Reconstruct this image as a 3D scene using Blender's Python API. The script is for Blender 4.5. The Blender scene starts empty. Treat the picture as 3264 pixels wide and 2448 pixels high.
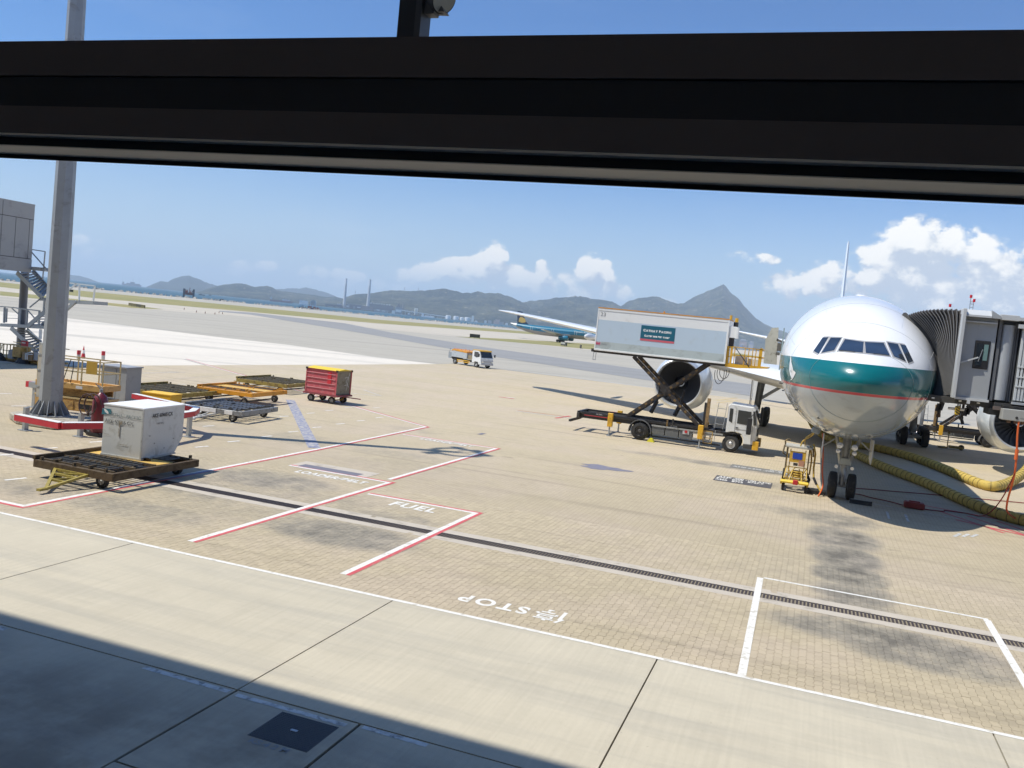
import bpy, math, random
import numpy as np
from mathutils import Vector, Matrix
from mathutils.bvhtree import BVHTree
random.seed(7); rng = np.random.default_rng(7)
S = bpy.context.scene
COL = S.collection
R = math.radians

# ---------------------------------------------------------------- camera
FPX, ROLL, YAW, CAMH = 2800.0, math.atan(.102), R(19.0), 5.7
PITCH = math.atan(191/FPX)
cy_, sy_ = math.cos(YAW), math.sin(YAW)
def _rz(x, y, z): return Vector((x*cy_-y*sy_, x*sy_+y*cy_, z))
RIGHT = _rz(1, 0, 0); FWD = _rz(0, math.cos(PITCH), -math.sin(PITCH)); UP = _rz(0, math.sin(PITCH), math.cos(PITCH))
IX = RIGHT*math.cos(ROLL)+UP*math.sin(ROLL); IY = UP*math.cos(ROLL)-RIGHT*math.sin(ROLL)
EYE = Vector((0, 0, CAMH))
cd = bpy.data.cameras.new('camera'); cam = bpy.data.objects.new('camera', cd); COL.objects.link(cam)
cd.sensor_width = 36; cd.lens = FPX/3264*36; cd.clip_start = .05; cd.clip_end = 60000
m = Matrix.Identity(4)
for i in range(3):
    m[i][0] = IX[i]; m[i][1] = IY[i]; m[i][2] = -FWD[i]; m[i][3] = EYE[i]
cam.matrix_world = m; S.camera = cam
def ray(px, py):                      # direction through a point of the 3264 x 2448 photograph
    return (FWD*FPX + IX*(px-1632) - IY*(py-1224))/FPX
def G(px, py, z=0.0):                 # where that line meets the level z
    d = ray(px, py); t = (z-CAMH)/d.z; return (d.x*t, d.y*t)
def atY(px, py, Y):
    d = ray(px, py); t = Y/d.y; return (d.x*t, Y, CAMH+d.z*t)

# ---------------------------------------------------------------- sky, sun, exposure
SUN_EL = R(60); SUN_H = Vector((-.869, -.496))      # horizontal direction towards the sun
W = bpy.data.worlds.new('World'); S.world = W; W.use_nodes = True
nt = W.node_tree; nt.nodes.clear()
class NB:                                            # tiny node-graph helper
    def __init__(s, nt): s.nt = nt
    def n(s, t, **kw):
        nd = s.nt.nodes.new(t)
        for k, v in kw.items(): setattr(nd, k, v)
        return nd
    def set(s, sock, v):
        if hasattr(v, 'is_linked') or isinstance(v, bpy.types.NodeSocket): s.nt.links.new(v, sock)
        elif v is not None: sock.default_value = v
    def math(s, op, a, b=None, c=None, clamp=False):
        nd = s.n('ShaderNodeMath', operation=op, use_clamp=clamp)
        s.set(nd.inputs[0], a)
        if b is not None: s.set(nd.inputs[1], b)
        if c is not None: s.set(nd.inputs[2], c)
        return nd.outputs[0]
    def vmath(s, op, a, b=None, scale=None):
        nd = s.n('ShaderNodeVectorMath', operation=op); s.set(nd.inputs[0], a)
        if b is not None: s.set(nd.inputs[1], b)
        if scale is not None: s.set(nd.inputs[3], scale)
        return nd.outputs['Value'] if op in ('LENGTH', 'DISTANCE', 'DOT_PRODUCT') else nd.outputs[0]
    def mix(s, f, a, b, mode='MIX'):
        nd = s.n('ShaderNodeMix', data_type='RGBA', blend_type=mode)
        s.set(nd.inputs[0], f); s.set(nd.inputs[6], a); s.set(nd.inputs[7], b)
        return nd.outputs[2]
    def noise(s, vec, scale, detail=4, rough=.55, dist=0, lac=2.0):
        nd = s.n('ShaderNodeTexNoise'); s.set(nd.inputs['Vector'], vec); nd.inputs['Scale'].default_value = scale
        nd.inputs['Detail'].default_value = detail; nd.inputs['Roughness'].default_value = rough
        nd.inputs['Distortion'].default_value = dist; nd.inputs['Lacunarity'].default_value = lac
        return nd.outputs[0]
    def ramp(s, f, lo, hi, a=0.0, b=1.0, smooth=True):
        nd = s.n('ShaderNodeMapRange', interpolation_type='SMOOTHSTEP' if smooth else 'LINEAR')
        s.set(nd.inputs[0], f); s.set(nd.inputs[1], lo); s.set(nd.inputs[2], hi); s.set(nd.inputs[3], a); s.set(nd.inputs[4], b)
        return nd.outputs[0]
    def sep(s, v):
        nd = s.n('ShaderNodeSeparateXYZ'); s.set(nd.inputs[0], v); return nd.outputs
    def comb(s, x, y, z):
        nd = s.n('ShaderNodeCombineXYZ')
        for i, v in enumerate((x, y, z)): s.set(nd.inputs[i], v)
        return nd.outputs[0]
B = NB(nt)
sky = B.n('ShaderNodeTexSky', sky_type='NISHITA'); sky.sun_disc = False
sky.sun_elevation = SUN_EL; sky.sun_rotation = math.atan2(SUN_H.x, SUN_H.y); sky.altitude = 10
sky.air_density = 1.0; sky.dust_density = .9; sky.ozone_density = 2.2
geo = B.n('ShaderNodeTexCoord').outputs['Generated']
sx, sy2, sz = B.sep(geo)
az = B.math('ARCTAN2', sx, sy2)                        # azimuth from +Y, clockwise
hor = B.math('SQRT', B.math('ADD', B.math('MULTIPLY', sx, sx), B.math('MULTIPLY', sy2, sy2)))
el = B.math('DIVIDE', sz, B.math('MAXIMUM', hor, .001))
def azel(px, py):
    d = ray(px, py); return math.atan2(d.x, d.y), d.z/math.hypot(d.x, d.y)
# cumulus heads: (px, py, half width px, half height px, strength)
CLOUDS = [
 (2960,760,130,75,1.0),(2890,745,70,50,1.0),(3010,735,60,45,1.0),(2830,800,80,55,.9),(3090,775,110,45,1.0),(2790,850,130,50,.9),(2900,860,200,70,.9),(3080,860,180,60,.9),(3220,830,110,60,.9),
 (3330,840,200,70,.9),(3050,925,260,60,.8),(2640,850,55,42,.9),(2520,885,70,40,.75),(2600,880,110,34,.7),(3250,915,180,65,.85),
 (1565,800,48,52,1.0),(1520,825,50,36,1.0),(1410,830,36,30,1.0),(1500,840,90,38,.9),(1590,855,110,40,.85),(1380,840,60,30,.9),(1450,825,45,28,.85),(1340,855,70,26,.7),(1665,870,80,42,.85),(1720,865,40,30,.8),
 (1878,830,34,58,1.0),(1725,850,26,40,.95),(1855,890,80,48,.8),(1930,840,26,32,.85),(1930,895,80,46,.6),(1780,905,120,35,.45),(1240,880,60,25,.5),
 (975,840,34,18,.7),(1020,842,40,20,.75),(1075,850,40,18,.65),(1130,856,36,18,.75),(1050,870,130,22,.45),(800,828,60,20,.5),(860,820,38,16,.5),(740,840,50,16,.35),
 (270,750,46,26,.45),(255,790,70,22,.3),(400,800,50,16,.35),(2430,800,50,16,.45),(2120,935,34,14,.5),(2380,790,60,16,.3),(620,820,70,18,.25),
]
v3 = B.comb(B.math('MULTIPLY', az, 1.0), B.math('MULTIPLY', el, 1.25), 0.0)
warp = B.math('ADD', B.math('MULTIPLY', B.noise(v3, 20, 5, .6), .5), B.math('ADD', B.math('MULTIPLY', B.noise(v3, 62, 5, .62), .32), B.math('MULTIPLY', B.noise(v3, 170, 5, .65), .18)))
warp2 = B.noise(v3, 9, 4, .55)
def cloud_field(daz, dl, hi_detail=True):
    a2 = B.math('ADD', az, daz); e2 = B.math('ADD', el, dl)
    tot = None
    for c in CLOUDS:
        if c[0] == 'az': _, ca, ce, wa, he, st = c
        else:
            px, py, wp, hp, st = c; ca, ce = azel(px, py+26); wa, he = wp/FPX*1.12, hp/FPX*1.15
        dx = B.math('MULTIPLY_ADD', a2, 1/wa, -ca/wa); dy = B.math('MULTIPLY_ADD', e2, 1/he, -ce/he)
        q = B.math('MULTIPLY_ADD', dx, dx, B.math('MULTIPLY', dy, dy))
        g = B.math('MULTIPLY', B.math('MAXIMUM', B.math('SUBTRACT', 1.35, q), 0.0), st)
        tot = g if tot is None else B.math('MAXIMUM', tot, g)
    return tot
f0 = cloud_field(0, 0)
vb = B.comb(az, B.math('MULTIPLY', el, 1.15), 3.1)
vor = B.n('ShaderNodeTexVoronoi', feature='SMOOTH_F1'); B.set(vor.inputs['Vector'], B.vmath('ADD', vb, B.vmath('SCALE', B.comb(warp, warp2, 0.0), scale=.025)))
vor.inputs['Scale'].default_value = 58; vor.inputs['Smoothness'].default_value = .35
puff = B.math('SUBTRACT', .75, vor.outputs['Distance'])
outv = B.math('MULTIPLY', B.ramp(B.math('ABSOLUTE', B.math('SUBTRACT', az, -.33)), .66, .8), B.ramp(B.noise(B.comb(az, B.math('MULTIPLY', el, 2.0), 1.0), 3.5, 3, .5), .48, .62, 0, 1.1))
outv = B.math('MULTIPLY', outv, B.math('MULTIPLY', B.ramp(el, .0, .05), B.ramp(el, .3, .12)))      # the same kind of sky goes on round the horizon
f0 = B.math('MAXIMUM', f0, outv)
gate = B.math('MULTIPLY', f0, 2.6, clamp=True)
dens = B.math('MULTIPLY_ADD', B.math('ADD', B.math('MULTIPLY', B.math('SUBTRACT', warp, .5), 4.0), B.math('MULTIPLY', B.math('SUBTRACT', puff, .3), 1.25)), gate, f0)
mask = B.ramp(dens, .06, .72)
# a sun-side sample (up) makes tops bright and bases grey-blue
vup = B.comb(B.math('ADD', az, -.006), B.math('MULTIPLY', B.math('ADD', el, .012), 1.25), 0.0)
wup = B.math('ADD', B.math('MULTIPLY', B.noise(vup, 20, 5, .6), .5), B.math('ADD', B.math('MULTIPLY', B.noise(vup, 62, 5, .62), .32), B.math('MULTIPLY', B.noise(vup, 170, 5, .65), .18)))
fup = cloud_field(-.008, .020)
dup = B.math('ADD', fup, B.math('MULTIPLY', B.math('SUBTRACT', wup, .5), 4.0))
shade = B.ramp(B.math('SUBTRACT', dens, dup), -.35, .75, 0.0, 1.0)
low = B.ramp(el, .03, .10)                              # distant bases sink in haze
ccol = B.mix(shade, (.56, .62, .72, 1), (1.12, 1.08, 1.02, 1))
skyc = B.mix(1.0, sky.outputs[0], (.046, .085, .133, 1), 'MULTIPLY')
skyc = B.mix(B.ramp(el, -.02, .22, .75, 0.0), skyc, (.68, .78, .86, 1))   # the pale hazy band above the sea
cmask = B.math('MULTIPLY', mask, B.ramp(el, .012, .07, .25, 1.0))
cirr = B.math('MULTIPLY', B.ramp(B.noise(B.comb(az, B.math('MULTIPLY', el, 3.0), 7.0), 5, 6, .6), .5, .8), B.ramp(el, .04, .2, .22, .05))
skyc = B.mix(cirr, skyc, (.72, .78, .88, 1))
fin = B.mix(cmask, skyc, ccol)
bg = B.n('ShaderNodeBackground'); B.set(bg.inputs[0], fin); bg.inputs[1].default_value = 1.0
wo = B.n('ShaderNodeOutputWorld'); nt.links.new(bg.outputs[0], wo.inputs[0])
W.cycles.sampling_method = 'MANUAL'; W.cycles.sample_map_resolution = 512
sl = bpy.data.lights.new('sun', 'SUN'); sl.energy = 4.9; sl.angle = R(.55); sl.color = (1, .95, .86)
sun = bpy.data.objects.new('sun', sl); COL.objects.link(sun)
sd = Vector((SUN_H.x*math.cos(SUN_EL), SUN_H.y*math.cos(SUN_EL), math.sin(SUN_EL)))
sun.rotation_euler = sd.to_track_quat('Z', 'Y').to_euler(); sun.location = (0, 0, 60)
S.view_settings.view_transform = 'Standard'; S.view_settings.look = 'None'; S.view_settings.exposure = 0.15; S.view_settings.gamma = 1
S.view_settings.use_curve_mapping = False
S.cycles.use_denoising = True; S.cycles.max_bounces = 6; S.cycles.diffuse_bounces = 3; S.cycles.glossy_bounces = 3
S.cycles.transparent_max_bounces = 12; S.cycles.volume_bounces = 2; S.cycles.caustics_reflective = False; S.cycles.caustics_refractive = False

# ---------------------------------------------------------------- materials
_M = {}
def mat(name, col, rough=.6, metal=0.0, var=.12, scale=3.0, bump=0.0, dirt=None, coat=0.0, spec=.5, emit=None):
    """painted or worn surface: colour broken by two noises, optional dirt = (colour, amount, scale)"""
    if name in _M: return _M[name]
    m = bpy.data.materials.new(name); m.use_nodes = True; nt = m.node_tree; b = NB(nt)
    p = nt.nodes['Principled BSDF']; co = b.n('ShaderNodeTexCoord').outputs['Object']
    c = (*col, 1)
    n1 = b.noise(co, scale, 5, .6)
    f = b.math('MULTIPLY_ADD', n1, 2*var, 1-var)
    cc = b.mix(1.0, c, b.comb(f, f, f), 'MULTIPLY')
    if dirt:
        dn = b.ramp(b.noise(co, dirt[2], 7, .68, .4), .62-dirt[1]*.35, .78-dirt[1]*.25)
        cc = b.mix(b.math('MULTIPLY', dn, min(1, .35+dirt[1])), cc, (*dirt[0], 1))
        b.set(p.inputs['Roughness'], b.math('ADD', rough, b.math('MULTIPLY', dn, .2), clamp=True))
    else: b.set(p.inputs['Roughness'], b.math('MULTIPLY_ADD', n1, .16, rough-.08, clamp=True))
    b.set(p.inputs['Base Color'], cc)
    p.inputs['Metallic'].default_value = metal; p.inputs['Coat Weight'].default_value = coat; p.inputs['Coat Roughness'].default_value = .08
    p.inputs['Specular IOR Level'].default_value = spec
    if bump:
        bn = b.n('ShaderNodeBump'); bn.inputs['Strength'].default_value = bump; bn.inputs['Distance'].default_value = .02
        b.set(bn.inputs['Height'], b.noise(co, scale*6, 6, .65)); nt.links.new(bn.outputs[0], p.inputs['Normal'])
    _M[name] = m; return m
RUST = (.10, .05, .025); GRIME = (.07, .06, .045)
WHITE = lambda: mat('white_paint', (.78, .78, .76), .35, var=.04, dirt=((.42, .40, .35), .22, 2.5), coat=.2)
YEL = lambda: mat('yellow_paint', (.72, .40, .03), .45, dirt=(RUST, .25, 4))
DYEL = lambda: mat('old_yellow_paint', (.30, .22, .045), .6, dirt=(RUST, .5, 5))
ORANGE = lambda: mat('orange_paint', (.70, .30, .02), .45, dirt=(RUST, .25, 4))
BLACK = lambda: mat('black_paint', (.018, .018, .02), .5, var=.3, dirt=((.10, .085, .06), .25, 5))
DARK = lambda: mat('dark_steel', (.035, .034, .033), .55, var=.3, dirt=(RUST, .35, 5))
GREY = lambda: mat('grey_paint', (.27, .29, .30), .45, dirt=((.15, .14, .12), .25, 3))
GALV = lambda: mat('galvanised_steel', (.42, .44, .45), .45, metal=.55, var=.2, scale=8, dirt=((.22, .21, .19), .3, 4))
RUBBER = lambda: mat('rubber', (.022, .021, .02), .8, var=.3, scale=6, bump=.3, dirt=((.10, .09, .07), .3, 6))
GLASSD = lambda: mat('dark_glass', (.015, .02, .025), .06, var=.1, spec=.8)
REDP = lambda: mat('red_paint', (.50, .025, .03), .45, dirt=((.2, .05, .04), .2, 5))
CHROME = lambda: mat('polished_metal', (.72, .72, .72), .22, metal=1.0, var=.06)
TYREHUB = lambda: mat('wheel_hub', (.35, .35, .34), .5, metal=.5, var=.2, dirt=(GRIME, .4, 8))
WOOD = lambda: mat('weathered_canvas', (.24, .21, .15), .8, var=.25, scale=5, bump=.4, dirt=((.12, .09, .05), .4, 4))

# ---------------------------------------------------------------- mesh helpers
class MB:
    def __init__(s): s.v = []; s.f = []; s.mi = []; s.cur = 0
    def add(s, vs, fs):
        o = len(s.v); s.v += [tuple(v) for v in vs]; s.f += [tuple(i+o for i in f) for f in fs]; s.mi += [s.cur]*len(fs); return s
    def m(s, i): s.cur = i; return s
    def box(s, c, d, rz=0, rx=0, ry=0, taper=1.0):
        hx, hy, hz = d[0]/2, d[1]/2, d[2]/2
        P = [Vector((sx*hx*(taper if sz > 0 else 1), sy*hy*(taper if sz > 0 else 1), sz*hz)) for sz in (-1, 1) for sx, sy in ((-1, -1), (1, -1), (1, 1), (-1, 1))]
        if rz or rx or ry:
            M = Matrix.Rotation(rz, 3, 'Z') @ Matrix.Rotation(ry, 3, 'Y') @ Matrix.Rotation(rx, 3, 'X'); P = [M @ p for p in P]
        c = Vector(c); return s.add([p+c for p in P], [(0, 3, 2, 1), (4, 5, 6, 7), (0, 1, 5, 4), (1, 2, 6, 5), (2, 3, 7, 6), (3, 0, 4, 7)])
    def bb(s, x0, x1, y0, y1, z0, z1): return s.box(((x0+x1)/2, (y0+y1)/2, (z0+z1)/2), (abs(x1-x0), abs(y1-y0), abs(z1-z0)))
    def bar(s, a, b, w, h=None, up=(0, 0, 1)):
        h = h or w; a, b = Vector(a), Vector(b); d = (b-a); L = d.length
        if L < 1e-6: return s
        d.normalize(); u = Vector(up); sd_ = d.cross(u)
        if sd_.length < 1e-3: sd_ = d.cross(Vector((1, 0, 0)))
        sd_.normalize(); u = sd_.cross(d).normalized()
        P = [p+sd_*(i*w/2)+u*(j*h/2) for p in (a, b) for i, j in ((-1, -1), (1, -1), (1, 1), (-1, 1))]
        return s.add(P, [(0, 1, 2, 3), (4, 7, 6, 5), (0, 4, 5, 1), (1, 5, 6, 2), (2, 6, 7, 3), (3, 7, 4, 0)])
    def cyl(s, a, b, r0, r1=None, n=14, cap=True):
        r1 = r0 if r1 is None else r1; a, b = Vector(a), Vector(b); d = (b-a).normalized()
        u = d.orthogonal().normalized(); w = d.cross(u); P = []
        for p, r in ((a, r0), (b, r1)):
            for k in range(n):
                t = 2*math.pi*k/n; P.append(p+u*(r*math.cos(t))+w*(r*math.sin(t)))
        F = [(k, (k+1) % n, n+(k+1) % n, n+k) for k in range(n)]
        if cap: F += [tuple(range(n-1, -1, -1)), tuple(range(n, 2*n))]
        return s.add(P, F)
    def tube(s, pts, r, n=8, cap=True):
        pts = [Vector(p) for p in pts]; P = []; prev = None; k = len(pts)
        rr = r if hasattr(r, '__len__') else [r]*k
        for i, p in enumerate(pts):
            d = (pts[min(i+1, k-1)]-pts[max(i-1, 0)]).normalized()
            u = (prev-d*prev.dot(d)) if prev is not None else d.orthogonal()
            u.normalize(); prev = u; w = d.cross(u)
            P += [p+u*(rr[i]*math.cos(2*math.pi*j/n))+w*(rr[i]*math.sin(2*math.pi*j/n)) for j in range(n)]
        F = [(i*n+j, i*n+(j+1) % n, (i+1)*n+(j+1) % n, (i+1)*n+j) for i in range(k-1) for j in range(n)]
        if cap: F += [tuple(range(n-1, -1, -1)), tuple(range((k-1)*n, k*n))]
        return s.add(P, F)
    def prism(s, poly, axis, a, b):       # polygon in the two other axes, extruded along axis from a to b
        def mk(p, q): return {'x': (q, p[0], p[1]), 'y': (p[0], q, p[1]), 'z': (p[0], p[1], q)}[axis]
        n = len(poly); P = [mk(p, a) for p in poly]+[mk(p, b) for p in poly]
        return s.add(P, [tuple(range(n-1, -1, -1)), tuple(range(n, 2*n))]+[(k, (k+1) % n, n+(k+1) % n, n+k) for k in range(n)])
    def lathe(s, c, axis, prof, n=24):    # prof: (distance along axis, radius)
        c = Vector(c); d = Vector(axis).normalized(); u = d.orthogonal().normalized(); w = d.cross(u); P = []
        for t, r in prof: P += [c+d*t+u*(r*math.cos(2*math.pi*j/n))+w*(r*math.sin(2*math.pi*j/n)) for j in range(n)]
        return s.add(P, [(i*n+j, i*n+(j+1) % n, (i+1)*n+(j+1) % n, (i+1)*n+j) for i in range(len(prof)-1) for j in range(n)])
    def quad(s, *p): return s.add(p, [tuple(range(len(p)))])
    def grid(s, rows):                    # rows of points, same length
        n = len(rows[0]); P = [p for r in rows for p in r]
        return s.add(P, [(i*n+j, i*n+j+1, (i+1)*n+j+1, (i+1)*n+j) for i in range(len(rows)-1) for j in range(n-1)])
    def build(s, name, mats, parent=None, smooth=False, bev=0, label=None, kind=None, fix=True):
        me = bpy.data.meshes.new(name); me.from_pydata(s.v, [], s.f)
        mats = mats if isinstance(mats, (list, tuple)) else [mats]
        for x in mats: me.materials.append(x)
        if len(mats) > 1: me.polygons.foreach_set('material_index', s.mi)
        if fix and len(s.f) < 60000:
            import bmesh
            bm = bmesh.new(); bm.from_mesh(me); bmesh.ops.recalc_face_normals(bm, faces=bm.faces); bm.to_mesh(me); bm.free()
        if smooth:
            me.polygons.foreach_set('use_smooth', [True]*len(me.polygons))
            try: me.set_sharp_from_angle(angle=R(smooth if smooth is not True else 40))
            except Exception: pass
        me.update(); o = bpy.data.objects.new(name, me); COL.objects.link(o)
        if parent: o.parent = parent
        if bev:
            md = o.modifiers.new('edge', 'BEVEL'); md.width = bev; md.segments = 1; md.limit_method = 'ANGLE'; md.angle_limit = R(50)
        if label: o['label'] = label
        if kind: o['kind'] = kind
        return o
def tag(o, label, cat, group=None):
    o['label'] = label; o['category'] = cat
    if group: o['group'] = group
    return o
def thing(name, label, cat, loc=(0, 0, 0), rz=0, group=None):
    o = bpy.data.objects.new(name, None); o.empty_display_size = .3; COL.objects.link(o); o.location = loc; o.rotation_euler = (0, 0, rz)
    return tag(o, label, cat, group)
def struct(o): o['kind'] = 'structure'; return o
def copy_tree(o, parent=None):
    c = o.copy(); COL.objects.link(c); c.parent = parent
    for ch in o.children: copy_tree(ch, c)
    return c
def text_verts(txt, size, bold=0.0, space=1.0):
    """outline faces of a line of lettering in the XY plane, origin at its centre"""
    cu = bpy.data.curves.new('lettering', 'FONT'); cu.body = txt; cu.size = size; cu.align_x = 'CENTER'; cu.align_y = 'CENTER'; cu.offset = bold; cu.space_character = space
    ob = bpy.data.objects.new('lettering', cu); COL.objects.link(ob); bpy.context.view_layer.update()
    me = bpy.data.meshes.new_from_object(ob.evaluated_get(bpy.context.evaluated_depsgraph_get()))
    vs = [Vector(v.co) for v in me.vertices]; fs = [tuple(p.vertices) for p in me.polygons]
    bpy.data.objects.remove(ob); bpy.data.curves.remove(cu); bpy.data.meshes.remove(me)
    return vs, fs
def lettering(txt, size, mp, material, parent, name='lettering', bold=0.0, space=1.0, sx=1.0):
    """mp: function (u, v) -> 3D point"""
    vs, fs = text_verts(txt, size, bold, space)
    return MB().add([mp(v.x*sx, v.y) for v in vs], fs).build(name, material, parent, fix=False)

# ================================================================ THE SETTING
# spots of soot and oil on the apron: (px, py, half length X m, half length Y m, strength)
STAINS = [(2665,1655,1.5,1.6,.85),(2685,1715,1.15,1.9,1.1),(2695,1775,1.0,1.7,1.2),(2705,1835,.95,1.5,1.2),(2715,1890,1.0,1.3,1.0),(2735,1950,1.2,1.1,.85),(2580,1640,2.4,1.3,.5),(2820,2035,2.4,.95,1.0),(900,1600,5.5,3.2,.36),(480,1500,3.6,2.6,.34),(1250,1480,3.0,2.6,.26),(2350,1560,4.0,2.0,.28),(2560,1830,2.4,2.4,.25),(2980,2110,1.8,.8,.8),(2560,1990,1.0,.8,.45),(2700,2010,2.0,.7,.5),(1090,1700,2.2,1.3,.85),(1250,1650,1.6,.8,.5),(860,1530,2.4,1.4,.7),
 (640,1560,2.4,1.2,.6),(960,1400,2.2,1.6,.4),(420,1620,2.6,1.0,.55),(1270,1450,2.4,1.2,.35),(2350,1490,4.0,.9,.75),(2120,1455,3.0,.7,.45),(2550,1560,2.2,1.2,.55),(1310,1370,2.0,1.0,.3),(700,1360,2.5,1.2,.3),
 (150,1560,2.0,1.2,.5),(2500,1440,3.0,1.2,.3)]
def ground_mat(name, col, kind, joints=None):
    m = bpy.data.materials.new(name); m.use_nodes = True; nt = m.node_tree; b = NB(nt); p = nt.nodes['Principled BSDF']
    pos = b.n('ShaderNodeNewGeometry').outputs['Position']
    x, y, z = b.sep(pos); xy = b.comb(x, y, 0.0)
    big = b.noise(xy, .11, 6, .6); mid = b.noise(xy, .9, 6, .65); fine = b.noise(xy, 9, 5, .7)
    f = b.math('ADD', .72, b.math('ADD', b.math('MULTIPLY', big, .22), b.math('ADD', b.math('MULTIPLY', mid, .22), b.math('MULTIPLY', fine, .12))))
    rough = .85
    c = b.mix(1.0, (*col, 1), b.comb(f, f, f), 'MULTIPLY')
    if kind in ('paver', 'paver_far'):
        rnd = b.n('ShaderNodeNewGeometry').outputs['Random Per Island'] if kind == 'paver' else b.n('ShaderNodeObjectInfo').outputs['Random']
        if name != 'apron_far':
            rv = b.math('MULTIPLY_ADD', rnd, .12, .99); c = b.mix(1.0, c, b.comb(rv, rv, rv), 'MULTIPLY')
        if name == 'apron_far':
            br = b.n('ShaderNodeTexBrick'); b.set(br.inputs['Vector'], b.comb(y, b.math('ADD', x, b.math('MULTIPLY', b.math('PINGPONG', y, .056), .5)), 0.0)); br.offset = .5
            br.inputs['Scale'].default_value = 1.0; br.inputs['Brick Width'].default_value = .225; br.inputs['Row Height'].default_value = .145; br.inputs['Mortar Size'].default_value = .006; br.inputs['Mortar Smooth'].default_value = .3
            br.inputs['Color1'].default_value = (1.03, 1.03, 1.03, 1); br.inputs['Color2'].default_value = (.96, .96, .96, 1); br.inputs['Mortar'].default_value = (.70, .69, .66, 1)
            c = b.mix(1.0, c, br.outputs[0], 'MULTIPLY')
        glance = b.ramp(y, 20, 48, 1.0, 1.17); c = b.mix(1.0, c, b.comb(glance, glance, glance), 'MULTIPLY')      # paler paving farther out, partly a glancing-light brightening put into the colour
        st = None
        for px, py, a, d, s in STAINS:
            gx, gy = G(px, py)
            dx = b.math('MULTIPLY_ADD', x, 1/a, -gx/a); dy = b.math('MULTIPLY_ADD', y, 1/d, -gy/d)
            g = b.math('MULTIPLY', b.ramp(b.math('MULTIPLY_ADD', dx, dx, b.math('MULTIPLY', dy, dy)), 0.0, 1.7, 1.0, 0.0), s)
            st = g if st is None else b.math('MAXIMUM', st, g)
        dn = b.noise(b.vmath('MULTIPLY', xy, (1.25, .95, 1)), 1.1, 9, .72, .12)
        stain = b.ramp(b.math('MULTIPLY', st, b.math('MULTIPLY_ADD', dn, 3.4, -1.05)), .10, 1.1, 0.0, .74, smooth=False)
        lane = b.math('MULTIPLY', b.ramp(b.noise(b.vmath('MULTIPLY', xy, (.05, 1.5, 1)), 1.0, 6, .6, .3), .52, .74), .24); stain = b.math('MAXIMUM', stain, lane)
        blob = b.math('MULTIPLY', b.ramp(b.noise(b.vmath('MULTIPLY', xy, (.6, 1.2, 1)), .8, 7, .7, .8), .62, .74), .38)
        tiny = b.math('MULTIPLY', b.ramp(b.noise(b.vmath('MULTIPLY', xy, (.8, 2.4, 1)), 1.9, 3, .5, .3), .72, .78), .45)
        hue = b.ramp(b.noise(xy, .22, 5, .6), .42, .62, 0, .55); c = b.mix(hue, c, b.mix(1.0, c, (1.0, .985, 1.10, 1), 'MULTIPLY'))
        film = b.math('MULTIPLY', b.ramp(b.math('MULTIPLY', st, b.math('MULTIPLY_ADD', dn, 2.2, -.1)), .05, .9), .5); c = b.mix(film, c, (.27, .26, .235, 1))
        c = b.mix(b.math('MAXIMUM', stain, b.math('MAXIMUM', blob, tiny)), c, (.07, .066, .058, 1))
        pale = b.ramp(b.noise(b.vmath('MULTIPLY', xy, (.5, 1.6, 1)), .7, 8, .75), .6, .8, 0, .35)
        c = b.mix(b.math('MULTIPLY', pale, b.ramp(st, .1, .7)), c, (.55, .53, .47, 1))
        rough = .8
    elif kind == 'slab':
        s2 = b.noise(b.vmath('MULTIPLY', xy, (14, .35, 1)), 1, 5, .6)        # broom lines across the strip
        f2 = b.math('MULTIPLY_ADD', s2, .24, .88); c = b.mix(1.0, c, b.comb(f2, f2, f2), 'MULTIPLY')
        sp = b.ramp(b.noise(b.vmath('MULTIPLY', xy, (1, 2.2, 1)), 3.2, 6, .8), .69, .78, 0, .5)
        c = b.mix(sp, c, (.17, .155, .13, 1))
        pk = b.ramp(b.noise(xy, 14, 3, .6), .68, .74, 0, .45); c = b.mix(pk, c, (.20, .18, .14, 1))
        tr = b.ramp(b.noise(b.vmath('MULTIPLY', xy, (.12, 1.6, 1)), 1.0, 7, .65, .4), .44, .72, 0, .42)
        c = b.mix(tr, c, (.33, .31, .27, 1))
        oil = b.math('MULTIPLY', b.ramp(y, 11.2, 8.8, 0, 1), b.ramp(b.noise(xy, .5, 6, .6), .35, .6, .15, .62)); c = b.mix(oil, c, (.125, .10, .078, 1))  # dirt near the terminal, plus darkening of the roof's shadow painted into the colour
    elif kind in ('far', 'grass'):
        # wide streaks along the taxiways
        u = b.math('ADD', b.math('MULTIPLY', x, .85), b.math('MULTIPLY', y, .53)); w = b.math('SUBTRACT', b.math('MULTIPLY', y, .85), b.math('MULTIPLY', x, .53))
        st = b.noise(b.comb(b.math('MULTIPLY', u, .012), b.math('MULTIPLY', w, .16), 0.0), 1.0, 6, .6)
        if kind == 'far': c = b.mix(b.ramp(st, .5, .68, 0, .34), c, (.20, .195, .18, 1))
        else:
            gn = b.noise(xy, .035, 7, .7); c = b.mix(b.ramp(gn, .4, .65), c, (.33, .27, .115, 1)); c = b.mix(b.ramp(b.noise(xy, .3, 5, .7), .45, .7, 0, .5), c, (.15, .17, .055, 1))
    b.set(p.inputs['Base Color'], c); p.inputs['Roughness'].default_value = rough; p.inputs['Specular IOR Level'].default_value = .35
    bn = b.n('ShaderNodeBump'); bn.inputs['Strength'].default_value = .35; bn.inputs['Distance'].default_value = .01
    b.set(bn.inputs['Height'], b.noise(xy, 45, 4, .7)); nt.links.new(bn.outputs[0], p.inputs['Normal'])
    return m
PAVC = (.44, .366, .248)
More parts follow.
